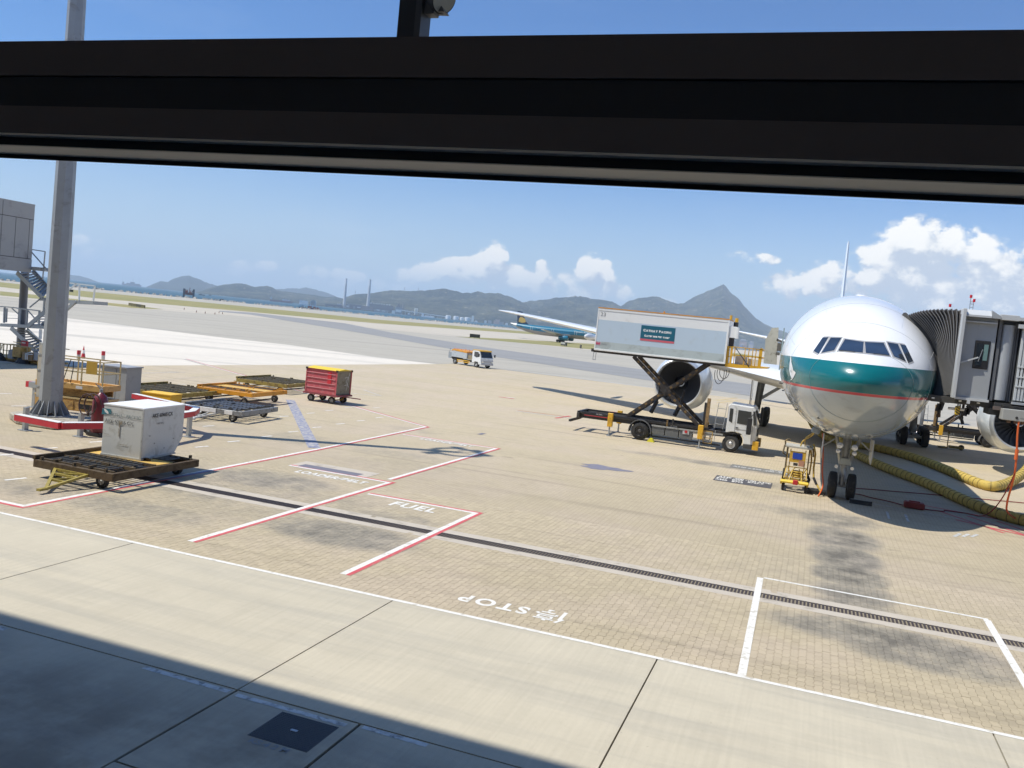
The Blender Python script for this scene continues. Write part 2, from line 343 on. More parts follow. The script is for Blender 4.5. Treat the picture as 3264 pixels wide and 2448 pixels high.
M_pav = ground_mat('paver_stone', PAVC, 'paver'); M_pav1 = ground_mat('paver_stone_single', PAVC, 'paver_far'); M_apr = ground_mat('apron_far', (.44, .366, .248), 'paver_far')
M_slab = ground_mat('strip_concrete', (.52, .466, .36), 'slab'); M_far = ground_mat('far_concrete', (.41, .375, .31), 'far')
M_white = ground_mat('new_concrete', (.66, .60, .51), 'far'); M_run = ground_mat('runway_concrete', (.50, .445, .36), 'far'); M_asph = ground_mat('taxiway_asphalt', (.27, .265, .255), 'far')
M_grass = ground_mat('dry_grass', (.25, .235, .085), 'grass'); M_sand = mat('joint_sand', (.26, .22, .155), .95, var=.2, scale=9)
M_dk = mat('dark_joint', (.03, .028, .025), .9)

# sea wall line and land
A1 = Vector(G(0, 893, 0)); A2 = Vector(G(1800, 1063, 0)); dv = (A2-A1).normalized()
SW0 = A1-dv*3500; SW1 = A2+dv*9000
land = struct(MB().quad((SW0.x, SW0.y, -.06), (SW1.x, SW1.y, -.06), (SW1.x+9000, SW1.y-4000, -.06), (9000, -5000, -.06), (SW0.x, -5000, -.06)).build('ground', M_far))
bank = MB().quad((SW0.x, SW0.y, -.06), (SW1.x, SW1.y, -.06), (SW1.x-9*dv.y, SW1.y+9*dv.x, -6), (SW0.x-9*dv.y, SW0.y+9*dv.x, -6)).build('shore_bank', mat('rubble_bank', (.20, .18, .15), .9, var=.5, scale=.4), land)
ms = bpy.data.materials.new('sea_water'); ms.use_nodes = True; b = NB(ms.node_tree); p = ms.node_tree.nodes['Principled BSDF']
pos = b.n('ShaderNodeNewGeometry').outputs['Position']
wv = b.ramp(b.noise(b.vmath('MULTIPLY', pos, (1, .3, 1)), .004, 6, .6), .35, .7)
b.set(p.inputs['Base Color'], b.mix(wv, (.018, .065, .085, 1), (.032, .095, .115, 1))); p.inputs['Roughness'].default_value = .42; p.inputs['Specular IOR Level'].default_value = .25
bn = b.n('ShaderNodeBump'); bn.inputs['Strength'].default_value = .6; bn.inputs['Distance'].default_value = 1.0
b.set(bn.inputs['Height'], b.noise(pos, .12, 6, .7)); ms.node_tree.links.new(bn.outputs[0], p.inputs['Normal'])
struct(MB().quad((-18900, -5100, -4.5), (18900, -5100, -4.5), (18900, 18900, -4.5), (-18900, 18900, -4.5)).build('sea', ms))
def sheet(name, pts, m, z, pix=True, **kw):
    P = [(*(G(*q) if pix else q), z) for q in pts]
    return MB().quad(*P).build(name, m, land, fix=True, **kw)
dv2 = dv
# grass strips, runway and taxiways (sheets, two centimetres apart)
gs = MB()
def strip_pts(up, lo): return [(*G(*q), 0) for q in up]+[(*G(*q), 0) for q in reversed(lo)]
def band(name, up, lo, m, z, kind='structure', ext=True):
    mb = MB(); U = [Vector(G(*q)) for q in up]; L = [Vector(G(*q)) for q in lo]
    if ext:
        U = [U[0]+(U[0]-U[1]).normalized()*250]+U+[U[-1]+(U[-1]-U[-2]).normalized()*2500]
        L = [L[0]+(L[0]-L[1]).normalized()*250]+L+[L[-1]+(L[-1]-L[-2]).normalized()*2500]
    mb.grid([[(u.x, u.y, z) for u in U], [(l.x, l.y, z) for l in L]]); o = mb.build(name, m, None if kind == 'stuff' else land); o['kind'] = kind; return o
band('runway', [(0, 912), (302, 944), (800, 986), (1198, 1024), (1621, 1057)], [(0, 945), (302, 973), (800, 1010), (1198, 1047), (1621, 1090)], M_run, -.045)
o = band('grass_strip', [(0, 899), (302, 931), (800, 978), (1198, 1018), (1621, 1052)], [(0, 914), (302, 950), (800, 994), (1198, 1030), (1621, 1060)], M_grass, -.03, 'stuff'); tag(o, 'long dry yellow-green grass strip between the runway and the sea wall', 'grass')
o = MB().quad(*[(*G(*q), -.03) for q in [(0, 928), (150, 943), (302, 960), (420, 972), (523, 986), (420, 981), (302, 968), (0, 941)]]).build('grass_island', M_grass); o['kind'] = 'stuff'; tag(o, 'narrow grass island tapering to a point behind the left lamp mast', 'grass')
E2 = Vector(G(1892, 1096)); E3 = Vector(G(1892, 1114)); dd_ = (E2-Vector(G(1600, 1077))).normalized()*400
o = MB().quad((*G(1450, 1072), -.03), (*G(1600, 1079), -.03), (*E2, -.03), (E2.x+dd_.x, E2.y+dd_.y, -.03), (E3.x+dd_.x, E3.y+dd_.y-30, -.03), (*E3, -.03), (*G(1757, 1101), -.03), (*G(1600, 1087), -.03)).build('grass_wedge', M_grass); o['kind'] = 'stuff'; tag(o, 'dry grass wedge in front of the taxiing blue airliner', 'grass')
band('taxiway', [(700, 990), (800, 996), (1100, 1030), (1250, 1060), (1550, 1107), (1850, 1150), (2400, 1225)], [(700, 993), (800, 1003), (1100, 1052), (1250, 1078), (1550, 1132), (1850, 1178), (2400, 1262)], M_asph, -.04, ext=False)
sheet('white_concrete_apron', [(-900, 900), (210, 1013), (400, 1037), (600, 1062), (723, 1077), (915, 1098), (1200, 1138), (1440, 1165), (1500, 1180), (210, 1300), (-900, 1300)], M_white, -.03)

# ---- paver apron: far sheet, bedding and the stones themselves
YS, YN, YE = 15.55, 15.665, 25.6
e0, e1 = G(210, 1166), G(1462, 1160)
far_poly = [(-24.52, YE-.3), (-24.52, YS), (-60, YS), (-60, 32.2), (-52, 38), (e0[0], e0[1]), (e1[0], e1[1]), (-34, 101), (60, 101), (60, YE-.3)]
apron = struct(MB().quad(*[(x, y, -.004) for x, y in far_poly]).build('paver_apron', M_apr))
MB().quad((-24.52, YS, -.014), (60, YS, -.014), (60, YE, -.014), (-24.52, YE, -.014)).build('bedding_sand', M_sand, apron)
PX, PY, JT, DZ = .145, .225, .0058, .015
def stone_loop(x0, y0, sg=1):
    off = [0, DZ*sg, 0, -DZ*sg, 0]; ys = [0, .25, .5, .75, 1]
    lx = [(x0+off[i], y0+ys[i]*PY) for i in range(5)]
    rx = [(x0+PX-JT+off[i], y0+ys[i]*PY) for i in range(5)]
    lx[0] = (lx[0][0], y0+JT/2); rx[0] = (rx[0][0], y0+JT/2); lx[4] = (lx[4][0], y0+PY-JT/2); rx[4] = (rx[4][0], y0+PY-JT/2)
    return lx+rx[::-1]
ncol = int((9.5-(-24.5))/PX); V = []; Fc = []; singles = []
cand = []
for i in range(ncol):
    x0 = -24.5+i*PX; y = YN - (PY/2 if i % 2 else 0)
    while y+PY < YE:
        yc = y+PY/2; xc = x0+PX/2
        if 20.68 < yc < 21.6: y += PY; continue
        a = math.atan2(xc, yc)+YAW
        if -.58 < a < .58: cand.append((x0, y, math.hypot(xc, yc), i % 2))
        y += PY
cand.sort(key=lambda c: c[2]); near = cand[:290]; rest = cand[290:]
base = np.array(stone_loop(0, 0)); n = len(base); base2 = np.array(stone_loop(0, 0, -1))
idx = np.arange(len(rest)); offs = np.array([[c[0], c[1]] for c in rest])
jz = rng.normal(0, .0009, len(rest))
top = np.zeros((len(rest), n, 3)); odd = np.array([c[3] for c in rest])[:, None, None]; top[:, :, :2] = np.where(odd == 1, base2[None], base[None])+offs[:, None]; top[:, :, 2] = jz[:, None]
bot = top.copy(); bot[:, :, 2] = -.013
allv = np.concatenate([top, bot], 1).reshape(-1, 3)
faces = []
for k in range(len(rest)):
    o_ = k*2*n; faces.append(tuple(range(o_+n-1, o_-1, -1)))
    faces += [(o_+j, o_+(j+1) % n, o_+n+(j+1) % n, o_+n+j) for j in range(n)]
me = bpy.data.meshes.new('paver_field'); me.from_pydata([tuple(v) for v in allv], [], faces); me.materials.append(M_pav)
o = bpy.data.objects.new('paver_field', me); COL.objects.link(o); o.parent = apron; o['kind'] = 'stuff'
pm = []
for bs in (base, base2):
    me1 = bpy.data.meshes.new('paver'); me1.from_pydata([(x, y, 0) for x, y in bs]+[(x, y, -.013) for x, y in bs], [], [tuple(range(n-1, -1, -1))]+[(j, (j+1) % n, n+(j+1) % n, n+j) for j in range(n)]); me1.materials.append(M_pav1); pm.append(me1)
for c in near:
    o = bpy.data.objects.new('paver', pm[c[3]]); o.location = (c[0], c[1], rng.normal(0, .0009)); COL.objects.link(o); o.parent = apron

# ---- drain across the apron
kerb = mat('channel_concrete', (.50, .44, .36), .8, scale=2, dirt=((.25, .22, .18), .3, 1.5))
drain = struct(MB().bb(-60, 60, 20.56, 20.90, -.05, .002).bb(-60, 60, 21.32, 21.70, -.05, .002).build('drain_channel', kerb))
for q in drain, : q.name = 'drain_channel'
MB().bb(-60, 60, 20.90, 21.32, -.4, -.12).build('channel_bed', M_dk, drain)
gb = mat('cast_iron', (.045, .035, .035), .6, var=.3, dirt=(RUST, .3, 9))
bar = MB().bb(-.021, .021, 20.905, 21.315, -.03, .0)
b0 = bar.build('grating_bar', gb, drain); b0.location.x = 6.0
NBAR = 300
for k in range(1, NBAR):
    o = b0.copy(); o.location.x = 6.0-k*.082; COL.objects.link(o); o.parent = drain
rb = MB()
for k in range(120): rb.bb(6.0-(NBAR+k)*.082-.021, 6.0-(NBAR+k)*.082+.021, 20.905, 21.315, -.03, 0)
for k in range(1, 60): rb.bb(6.0+k*.082-.021, 6.0+k*.082+.021, 20.905, 21.315, -.03, 0)
o = rb.build('grating', gb, drain); o['kind'] = 'stuff'
MB().bb(-60, 60, 20.902, 20.916, -.032, .001).bb(-60, 60, 21.304, 21.318, -.032, .001).build('grating_rail', gb, drain)

# ---- concrete strip in front of the terminal: slabs with open joints
strip = struct(MB().quad((-80, -4, -.05), (80, -4, -.05), (80, YS+.05, -.05), (-80, YS+.05, -.05)).build('concrete_strip', M_dk))
xs = [-50.5, -40, -32.5, -26.3, -20.1, -13.85, -7.39, -2.09, 3.3, 9.6, 15.9, 22.2, 30, 40, 50.5]; rows = [(10.63, YS-.02)]
for i in range(len(xs)-1):
    MB().bb(xs[i]+.015, xs[i+1]-.012, 10.635, YS, -.045, 0).build('slab', M_slab, strip)
    if xs[i] == -7.39:
        MB().bb(xs[i]+.03, -5.36-.02, 8.26, 10.60, -.045, -.001).build('slab', M_slab, strip)
        MB().bb(-5.33, xs[i+1]-.015, 5.2, 10.605, -.045, 0).build('slab', M_slab, strip); MB().bb(xs[i]+.02, -5.36, 3.2, 8.225, -.045, 0).build('slab', M_slab, strip)
    else: MB().bb(xs[i]+.015, xs[i+1]-.015, 4.2, 10.605, -.045, 0).build('slab', M_slab, strip)

# ---- painted marks
wp = mat('road_white', (.76, .735, .68), .65, var=.12, scale=5, dirt=((.42, .37, .28), .38, 5)); rp = mat('road_red', (.58, .095, .10), .65, var=.15, dirt=((.42, .26, .2), .38, 5))
bp = mat('worn_blue', (.13, .15, .28), .7, var=.2, dirt=((.42, .40, .38), .75, 5)); kp = mat('road_black', (.085, .08, .085), .7, var=.15); gp2 = mat('grey_overpaint', (.17, .16, .19), .7, var=.1)
wpo = mat('old_white', (.60, .60, .58), .65, dirt=((.2, .19, .18), .5, 6))
ypl = mat('pale_yellow', (.55, .42, .20), .7)
def line(a, b_, w, m=wp, z=.004, name='painted_line', par=apron, pixels=False):
    if pixels: a, b_ = G(*a), G(*b_)
    a, b_ = Vector((a[0], a[1])), Vector((b_[0], b_[1])); d = (b_-a).normalized(); q = Vector((-d.y, d.x))*w/2
    return MB().quad((*(a+q), z), (*(b_+q), z), (*(b_-q), z), (*(a-q), z)).build(name, m, par)
def corner(pts, w, m, z):                       # mitred open polyline
    pts = [Vector(p) for p in pts]; n = len(pts); Lp = []; Rp = []
    for i, p in enumerate(pts):
        d0 = (pts[i]-pts[i-1]).normalized() if i else None; d1 = (pts[i+1]-pts[i]).normalized() if i < n-1 else None
        d0 = d0 or d1; d1 = d1 or d0; n0 = Vector((-d0.y, d0.x)); n1 = Vector((-d1.y, d1.x)); mt = (n0+n1).normalized(); k = w/2/max(.3, mt.dot(n0))
        Lp.append(p+mt*k); Rp.append(p-mt*k)
    return MB().grid([[(*q, z) for q in Lp], [(*q, z) for q in Rp]]).build('painted_line', m, apron)
line((-60, YS+.058), (60, YS+.058), .115)
W1, OFF = .15, .13
for name, P in (('fuel', [(-12.67, 24.17), (-9.05, 24.17), (-9.05, 16.45)]), ('belt', [(-16.94, 26.3), (-13.05, 26.3), (-13.05, 16.45)]), ('belt2', [(-18.0, 37.3), (-13.3, 37.3), (-13.3, 26.8)])):
    corner(P, W1, wp, .004); P2 = [(P[0][0], P[0][1]+OFF), (P[1][0]+OFF, P[1][1]+OFF), (P[2][0]+OFF, P[2][1])]; corner(P2, .11, rp, .004)
P = [(-50, 60.5), (-18.55, 41.0), (-18.2, 30), (-18.05, 16.42), (-30, 16.38)]
corner(P, .15, wp, .004)
corner([(-50, 60.7), (-18.40, 41.08), (-18.06, 30), (-17.92, 16.29), (-30, 16.24)], .11, rp, .0035)
line(G(925, 1275), G(1002, 1428), .5, bp, .005, 'worn_blue_band')
line((-18.06, 19.6), (-18.04, 23.6), .16, mat('overpaint_blue', (.20, .20, .27), .7), .006)
# white square where the bridge parks, grating windows left by the drain
sq = [(-.62, 15.6), (-.74, 22.78), (4.36, 22.74), (4.30, 15.6)]
line((sq[0][0], 15.67), (sq[1][0], sq[1][1]-.06), .15); line((-.66, 22.78), (4.40, 22.74), .11); line((sq[2][0], 22.68), (sq[3][0], 15.67), .16)
# road dashes
for px, py in [(50,1527),(12,1450),(155,1429),(15,1255),(60,1294),(310,1408),(643,1424),(745,1407),(850,1391),(935,1376),(1010,1362),(1085,1351),(1150,1341),(1210,1331),(620,1323),(750,1348),(905,1327),(990,1317),(1050,1308),(1110,1299),(440,1234),(505,1229),(580,1225),(645,1222),(715,1219),(830,1303),(1200,1300),(655,1251),(570,1238),(665,1358)]:
    gx, gy = G(px, py); L = .62; dx, dy = (.18, .98) if py > 1300 else (.28, .96)
    line((gx-dx*L/2, gy-dy*L/2), (gx+dx*L/2, gy+dy*L/2), .12)
# lettering on the paving
flat = lambda cx, cy, sx=1, sy=1, rz=0: (lambda u, v: (cx+(u*sx)*math.cos(rz)-(v*sy)*math.sin(rz), cy+(u*sx)*math.sin(rz)+(v*sy)*math.cos(rz), .005))
def glet(txt, px, py, size, wide=1.0, tall=1.0, rz=0, m=wp, bold=.02, name='painted_lettering', z=None, sp=1.15):
    gx, gy = G(px, py); f = flat(gx, gy, wide, tall, rz)
    if z: f0 = f; f = lambda u, v: (*f0(u, v)[:2], z)
    return lettering(txt, size, f, m, apron, name, bold, sp)
glet('FUEL', 1318, 1617, .62, 1.0, 1.35); glet('LOADER/BELT', 1054, 1521, .42, .90, 1.3); glet('LOADER/BELT', 1423, 1411, .42, .88, 1.3)
glet('STOP', 1576, 1925, .52, 1.0, 1.15, math.pi, bold=.018, sp=1.3)
# the character for stop, drawn stroke by stroke (unit square, y up), turned round like the word beside it
ST = [((.22,1),(.05,.62),.08),((.15,.75),(.15,0),.09),((.6,1),(.6,.88),.09),((.32,.86),(.98,.86),.07),((.42,.76),(.86,.76),.06),((.42,.6),(.86,.6),.06),((.43,.78),(.43,.58),.07),((.86,.78),(.86,.58),.07),
      ((.33,.48),(.97,.48),.07),((.33,.48),(.33,.37),.07),((.97,.48),(.97,.37),.07),((.42,.3),(.88,.3),.07),((.66,.3),(.66,.03),.08),((.66,.05),(.52,.07),.07)]
gx, gy = G(1756, 1963); mb = MB()
for i, (a, b_, w) in enumerate(ST):
    a, b_ = (Vector((gx-(q[0]-.5)*.62, gy-(q[1]-.5)*.72)) for q in (a, b_)); d = (b_-a).normalized(); q = Vector((-d.y, d.x))*w*.42
    mb.quad((*(a+q), .005+i*.0001), (*(b_+q), .005+i*.0001), (*(b_-q), .005+i*.0001), (*(a-q), .005+i*.0001))
mb.build('painted_character', wp, apron)
def panel(x0, x1, y0, y1, m=kp, z=.004, name='painted_panel'): return MB().quad((x0, y0, z), (x1, y0, z), (x1, y1, z), (x0, y1, z)).build(name, m, apron)
panel(-3.62, -1.25, 37.75, 39.35)
def ltext(txt, x0, yc, h, w, m=wp):      # left aligned line fitted to width w
    vs, fs = text_verts(txt, h, .012); mx = max(v.x for v in vs); mn = min(v.x for v in vs); k = w/(mx-mn)
    MB().add([(x0+(v.x-mn)*k, yc+v.y*1.15, .008) for v in vs], fs).build('painted_lettering', m, apron, fix=False)
ltext('A340 -500 -600 A380', -3.52, 39.05, .42, 2.2); ltext('B787   B777   B747-8', -3.55, 38.6, .42, 1.95); ltext('A350   B773', -3.57, 38.15, .42, 1.15)
x0, y0 = G(2345, 1484); panel(x0-.2, x0+2.6, y0-.9, y0+.4, mat('grey_worn_panel', (.20, .19, .17), .8, var=.3), .004)
ltext('A330 A340 -200 -300', x0-.1, y0-.35, .4, 2.5, wpo); ltext('B767', x0+1.6, y0+.15, .4, .7, wpo)
panel(-16.7, -14.35, 26.42, 26.95, gp2, .0045); panel(-17.0, -14.0, 26.43, 27.5, kerb, .003)
# far marks
mb = MB().quad(*[(*G(*q), .004) for q in [(1150, 1337), (1645, 1308), (1820, 1324), (1790, 1333)]])
line(G(1645, 1310), G(1815, 1333), .16, wpo); line(G(1650, 1308), G(1822, 1330), .1, rp); line(G(1770, 1333), G(1817, 1326), .2, rp)
line(G(1590, 1265), G(1638, 1271), .3, rp, .006); line(G(1600, 1267), G(1640, 1268), .2, wp)
line(G(1160, 1243), G(1215, 1262), .1, wpo); line(G(1090, 1250), G(1205, 1262), .12, wpo); line(G(1893, 1309), G(1980, 1320), .5, wp); line(G(1890, 1306), G(1985, 1316), .15, rp, .006); line(G(2210, 1360), G(2247, 1362), .3, wp)
for k in range(7): line(G(2250+k*16, 1312-k*9.5), G(2262+k*16, 1314-k*9.5), .35, ypl)
line(G(2285, 1284), G(2350, 1276), .25, ypl); line(G(2285, 1276), G(2350, 1268), .25, ypl)
line(G(2400, 1284), G(2640, 1322), .3, mat('groove', (.16, .15, .13), .9), .003)
line(G(1572, 1172), (-5, 100.5), .35, wpo, .004)
line(G(440, 1218), G(780, 1190), .08, kerb); line(G(430, 1190), G(570, 1187), .12, wpo); line(G(440, 1178), G(590, 1187), .1, wpo)
# oil film
pts = []; cx, cy = G(1925, 1491)
for k in range(28):
    t = k/28*2*math.pi; r = 1+.22*math.sin(3*t+1)+.12*math.sin(7*t)+random.uniform(-.08, .08); pts.append((cx+1.0*r*math.cos(t)+.1*math.sin(t), cy+.62*r*math.sin(t), .003))
MB().quad(*pts).build('oil_patch', mat('oil_film', (.20, .19, .24), .5, var=.2, dirt=((.33, .29, .22), .4, 6)), apron)
x0, y0 = G(1535, 1383); MB().quad((x0-.12, y0-.35, .003), (x0+.12, y0-.35, .003), (x0+.12, y0+.35, .003), (x0-.12, y0+.35, .003)).build('oil_patch', gp2, apron)
# red zone hatching under the bridge
for k in range(5):
    a = (5.2+k*1.0, 38.6-k*.2); line(a, (a[0]+1.8, a[1]-3.0), .14, rp)
line((4.4, 39.6), (12, 37.6), .16, rp); line((5.6, 37.0), (12, 33.2), .2, rp)
for x in (3.1, 3.75): line((x, 34.8), (x+.03, 36.4), .09, wpo)
for k in range(3): line((5.05+k*.3, 33.2+k*.25), (5.35+k*.3, 34.0+k*.2), .12, wpo)
line((2.2, 38.0), (12, 36.2), .05, wpo); line((2.2, 38.9), (12, 38.2), .05, wpo)
# painted line remains on the strip near the terminal
for a, b_ in (((-9.0, 10.52), (-7.45, 10.50)), ((-7.3, 10.47), (-5.5, 10.47)), ((-5.28, 10.55), (-4.3, 10.53)), ((-12.7, 10.5), (-11.75, 10.5))): line(a, b_, .10, wpo, .003, par=strip)
lettering('KS 4 2 M', .16, lambda u, v: (-6.05+u, 9.47+v, .003), mat('faint_white', (.26, .26, .26), .7), strip, 'painted_lettering', .005)
# manhole
mh = thing('drain_cover', 'square dark iron chequered drain cover with a small plate in its middle', 'drain cover', (-6.0, 9.97, .0))
ci = mat('drain_iron', (.055, .052, .055), .5, var=.3, dirt=(RUST, .15, 20))
MB().bb(-.45, .45, -.40, .40, -.03, .004).build('cover_plate', ci, mh)
mb = MB()
for i in range(24):
    for j in range(18): mb.box((-.42+i*.0365, -.37+j*.0435, .007), (.022, .012, .006))
mb.build('chequer_rib', ci, mh, kind='stuff'); MB().bb(-.05, .05, -.025, .025, .004, .014).build('lifting_plate', mat('worn_bright_steel', (.4, .42, .46), .4, metal=.5), mh, label='small bright worn plate')

# ---- sea wall rocks
rk = MB(); rockm = mat('pale_rock', (.42, .39, .34), .85, var=.5, scale=.5)
L_ = (Vector(G(1950, 1077))-Vector(A1)).length
t = -60.0
while t < L_+700:
    for q in range(2):
        s_ = random.uniform(.7, 2.4); c = A1+dv*t+Vector((-dv.y, dv.x))*random.uniform(-1, 3); 
        if random.random() < .5:
            a0 = random.uniform(0, 6); n_ = 5
            lo = [(c.x+s_*(1+.3*random.random())*math.cos(a0+j*2*math.pi/n_), c.y+s_*math.sin(a0+j*2*math.pi/n_), -.6) for j in range(n_)]
            hi = [(c.x+.55*s_*math.cos(a0+.3+j*2*math.pi/n_), c.y+.55*s_*math.sin(a0+.3+j*2*math.pi/n_), random.uniform(.5, 1.3)) for j in range(n_)]
            rk.add(lo+hi, [(j, (j+1) % n_, n_+(j+1) % n_, n_+j) for j in range(n_)]+[tuple(range(n_, 2*n_))])
    t += random.uniform(1.2, 4.5) * (1 if t < L_ else 2)
o = rk.build('sea_wall_rocks', rockm, fix=False); o['kind'] = 'stuff'; tag(o, 'line of pale boulders along the edge of the sea', 'rocks')

# ---- hills
def fbm2(x, y, oct=5, seed=0):
    r = np.random.default_rng(seed); tot = np.zeros_like(x); amp = 1; f = 1
    for o_ in range(oct):
        px_, py_ = r.uniform(0, 100, 2); xi = x*f+px_; yi = y*f+py_
        x0 = np.floor(xi).astype(int); y0 = np.floor(yi).astype(int); fx = xi-x0; fy = yi-y0; fx = fx*fx*(3-2*fx); fy = fy*fy*(3-2*fy)
        def h(a, b__): 
            k = (a*374761393+b__*668265263+seed*1013) & 0x7fffffff; k = ((k ^ (k >> 13))*1274126177) & 0x7fffffff; return (k & 0xffff)/65535.0
        v = (h(x0, y0)*(1-fx)+h(x0+1, y0)*fx)*(1-fy)+(h(x0, y0+1)*(1-fx)+h(x0+1, y0+1)*fx)*fy
        tot += amp*(1-abs(2*v-1)); amp *= .5; f *= 2.03
    return tot/1.94
def hill_mat(name, c1, c2, c3):
    m = bpy.data.materials.new(name); m.use_nodes = True; b = NB(m.node_tree); p = m.node_tree.nodes['Principled BSDF']
    pos = b.n('ShaderNodeNewGeometry').outputs['Position']
    n1 = b.noise(pos, .0035, 8, .68, .5); n2 = b.noise(pos, .016, 7, .72, .5)
    c = b.mix(b.ramp(n1, .4, .62), (*c1, 1), (*c2, 1)); c = b.mix(b.ramp(n2, .56, .72, 0, .85), c, (*c3, 1)); c = b.mix(b.ramp(b.noise(pos, .03, 6, .7), .35, .5, .75, 0), c, (.008, .014, .012, 1))
    b.set(p.inputs['Base Color'], c); p.inputs['Roughness'].default_value = .95; p.inputs['Specular IOR Level'].default_value = .1
    bn = b.n('ShaderNodeBump'); bn.inputs['Strength'].default_value = .9; bn.inputs['Distance'].default_value = 60
    b.set(bn.inputs['Height'], b.noise(pos, .011, 8, .7)); m.node_tree.links.new(bn.outputs[0], p.inputs['Normal'])
    return m
HM = hill_mat('hill_scrub', (.012, .022, .013), (.09, .09, .05), (.50, .42, .30)); HM2 = hill_mat('distant_hill_scrub', (.03, .04, .03), (.05, .055, .04), (.09, .08, .06))
def ridge(name, pts, D, front, m, seed, rough=.5, back=.22, end_drop=True):
    ae = [azel(*q) for q in pts]; azs = np.array([q[0] for q in ae]); els = np.array([q[1] for q in ae])
    na = int((azs[-1]-azs[0])/.0007)+8; A = np.linspace(azs[0], azs[-1], na); H_ = np.interp(A, azs, els)*D+CAMH
    H_ = H_ + (fbm2(A*190, A*0, 4, seed+5)-.5)*D*.0016*np.clip((H_+4.5)/120, 0, 1)
    if end_drop:
        H_[0] = min(H_[0], -8); H_[-1] = min(H_[-1], -8)
    nf, nb = 34, 8
    T = np.concatenate([np.linspace(0, 1, nf), 1+np.linspace(0, 1, nb+1)[1:]])
    AA, TT = np.meshgrid(A, T, indexing='ij'); HH = H_[:, None]+5
    rr = np.where(TT <= 1, D*(1-front*(1-TT)), D*(1+back*(TT-1)))
    X = rr*np.sin(AA); Y = rr*np.cos(AA)
    shape = np.where(TT <= 1, np.power(np.clip(TT, 0, 1), .85), 1-(TT-1)**1.5)
    spur = fbm2(X/560, Y/560, 6, seed)
    edge = np.clip(np.where(TT <= 1, TT, 2-TT)*4, 0, 1); crest = np.clip(abs(TT-1)*5, 0, 1)
    Z = -5+np.maximum(HH, 0)*shape*(1-rough*crest*(1-spur)*1.25) + crest*edge*(spur-.5)*np.minimum(HH, 160)*.3
    Z = np.where(HH <= 0, -9, Z); lim = (CAMH+np.maximum(H_[:, None]-CAMH, 0)*rr/D); Z = np.where(TT < .999, np.minimum(Z, lim-2), Z)
    Z[:, 0] = -9; Z[:, -1] = -9
    n1, n2 = AA.shape; vv = np.stack([X, Y, Z], -1).reshape(-1, 3)
    ii = np.arange(n1-1)[:, None]*n2+np.arange(n2-1)[None]; ff = np.stack([ii, ii+n2, ii+n2+1, ii+1], -1).reshape(-1, 4)
    me = bpy.data.meshes.new(name); me.from_pydata(vv.tolist(), [], ff.tolist()); me.materials.append(m)
    me.polygons.foreach_set('use_smooth', [True]*len(me.polygons)); o = bpy.data.objects.new(name, me); COL.objects.link(o); return struct(o)
ridge('faint_island', [(190,893),(225,877),(255,880),(290,890),(310,898),(330,903)], 12000, .08, HM2, 1, .3)
ridge('far_island', [(455,922),(470,913),(490,905),(510,897),(535,899),(552,889),(575,882),(602,880),(630,889),(655,900),(690,911),(725,926),(760,945)], 9500, .12, HM2, 2, .35)
ridge('distant_hill', [(850,935),(883,922),(930,919),(952,921),(975,917),(1010,925),(1045,934),(1070,946),(1110,965)], 11500, .10, HM2, 3, .35)
ridge('low_hill', [(620,935),(660,921),(690,912),(720,907),(750,904),(770,905),(785,907),(800,912),(815,915),(850,912),(868,917),(883,926),(927,932),(963,936),(1003,941),(1035,947),(1068,946),(1089,950),(1130,965),(1170,985)], 6900, .20, HM, 4, .4)
ridge('mid_hill', [(1085,958),(1105,946),(1130,939),(1160,937),(1180,936),(1215,930),(1250,926),(1290,927),(1330,928),(1380,924),(1410,920),(1425,921),(1450,927),(1475,934),(1500,934),(1524,929),(1545,935),(1589,935),(1621,945),(1662,962),(1700,985),(1750,1016)], 6300, .22, HM, 5, .5)
ridge('ridge_hill', [(1600,985),(1662,963),(1703,959),(1740,955),(1770,949),(1800,949),(1833,944),(1860,946),(1880,951),(1909,955),(1950,962),(1978,976),(2010,1002),(2060,1040)], 6800, .28, HM, 6, .5)
ridge('round_hill', [(1940,1010),(1978,977),(2003,961),(2031,952),(2068,947),(2094,945),(2125,958),(2161,969),(2178,968),(2230,990),(2300,1030)], 7100, .3, HM, 7, .5)
ridge('peak_hill', [(2120,990),(2178,968),(2210,949),(2251,930),(2292,914),(2300,910),(2306,907),(2316,916),(2325,930),(2332,937),(2353,950),(2362,963),(2373,977),(2397,1003),(2415,1019),(2434,1031),(2470,1048),(2520,1066),(2600,1090),(2700,1100),(2850,1112),(3050,1150)], 7700, .34, HM, 8, .42)
ridge('plain_hill', [(3050,1150),(3150,1140),(3300,1150),(3500,1160),(3800,1190)], 8200, .2, HM2, 9, .4)
# coast strip at the foot of the hills
fl = MB(); cpts = [azel(x, y) for x, y in [(960, 962), (1100, 975), (1200, 985), (1342, 1001), (1500, 1020), (1650, 1035), (1850, 1055), (2100, 1080), (2400, 1112), (2800, 1150), (3400, 1215)]]
fl.grid([[(r_*math.sin(a_), r_*math.cos(a_), z_) for a_, _ in cpts] for r_, z_ in ((4500, -6), (4515, -1.5), (4900, 2), (5600, 2))])
struct(fl.build('coast_land', HM))
# haze
hz = MB().bb(-19000, 19000, -5200, 19000, -10.5, 620)
mh_ = bpy.data.materials.new('haze_air'); mh_.use_nodes = True; q = mh_.node_tree; q.nodes.remove(q.nodes['Principled BSDF'])
pv = q.nodes.new('ShaderNodeVolumePrincipled'); pv.inputs['Color'].default_value = (.74, .86, 1.0, 1); pv.inputs['Density'].default_value = HAZE = .95e-4; pv.inputs['Anisotropy'].default_value = .1
q.links.new(pv.outputs[0], q.nodes['Material Output'].inputs['Volume'])
o = hz.build('haze', mh_); o['kind'] = 'stuff'

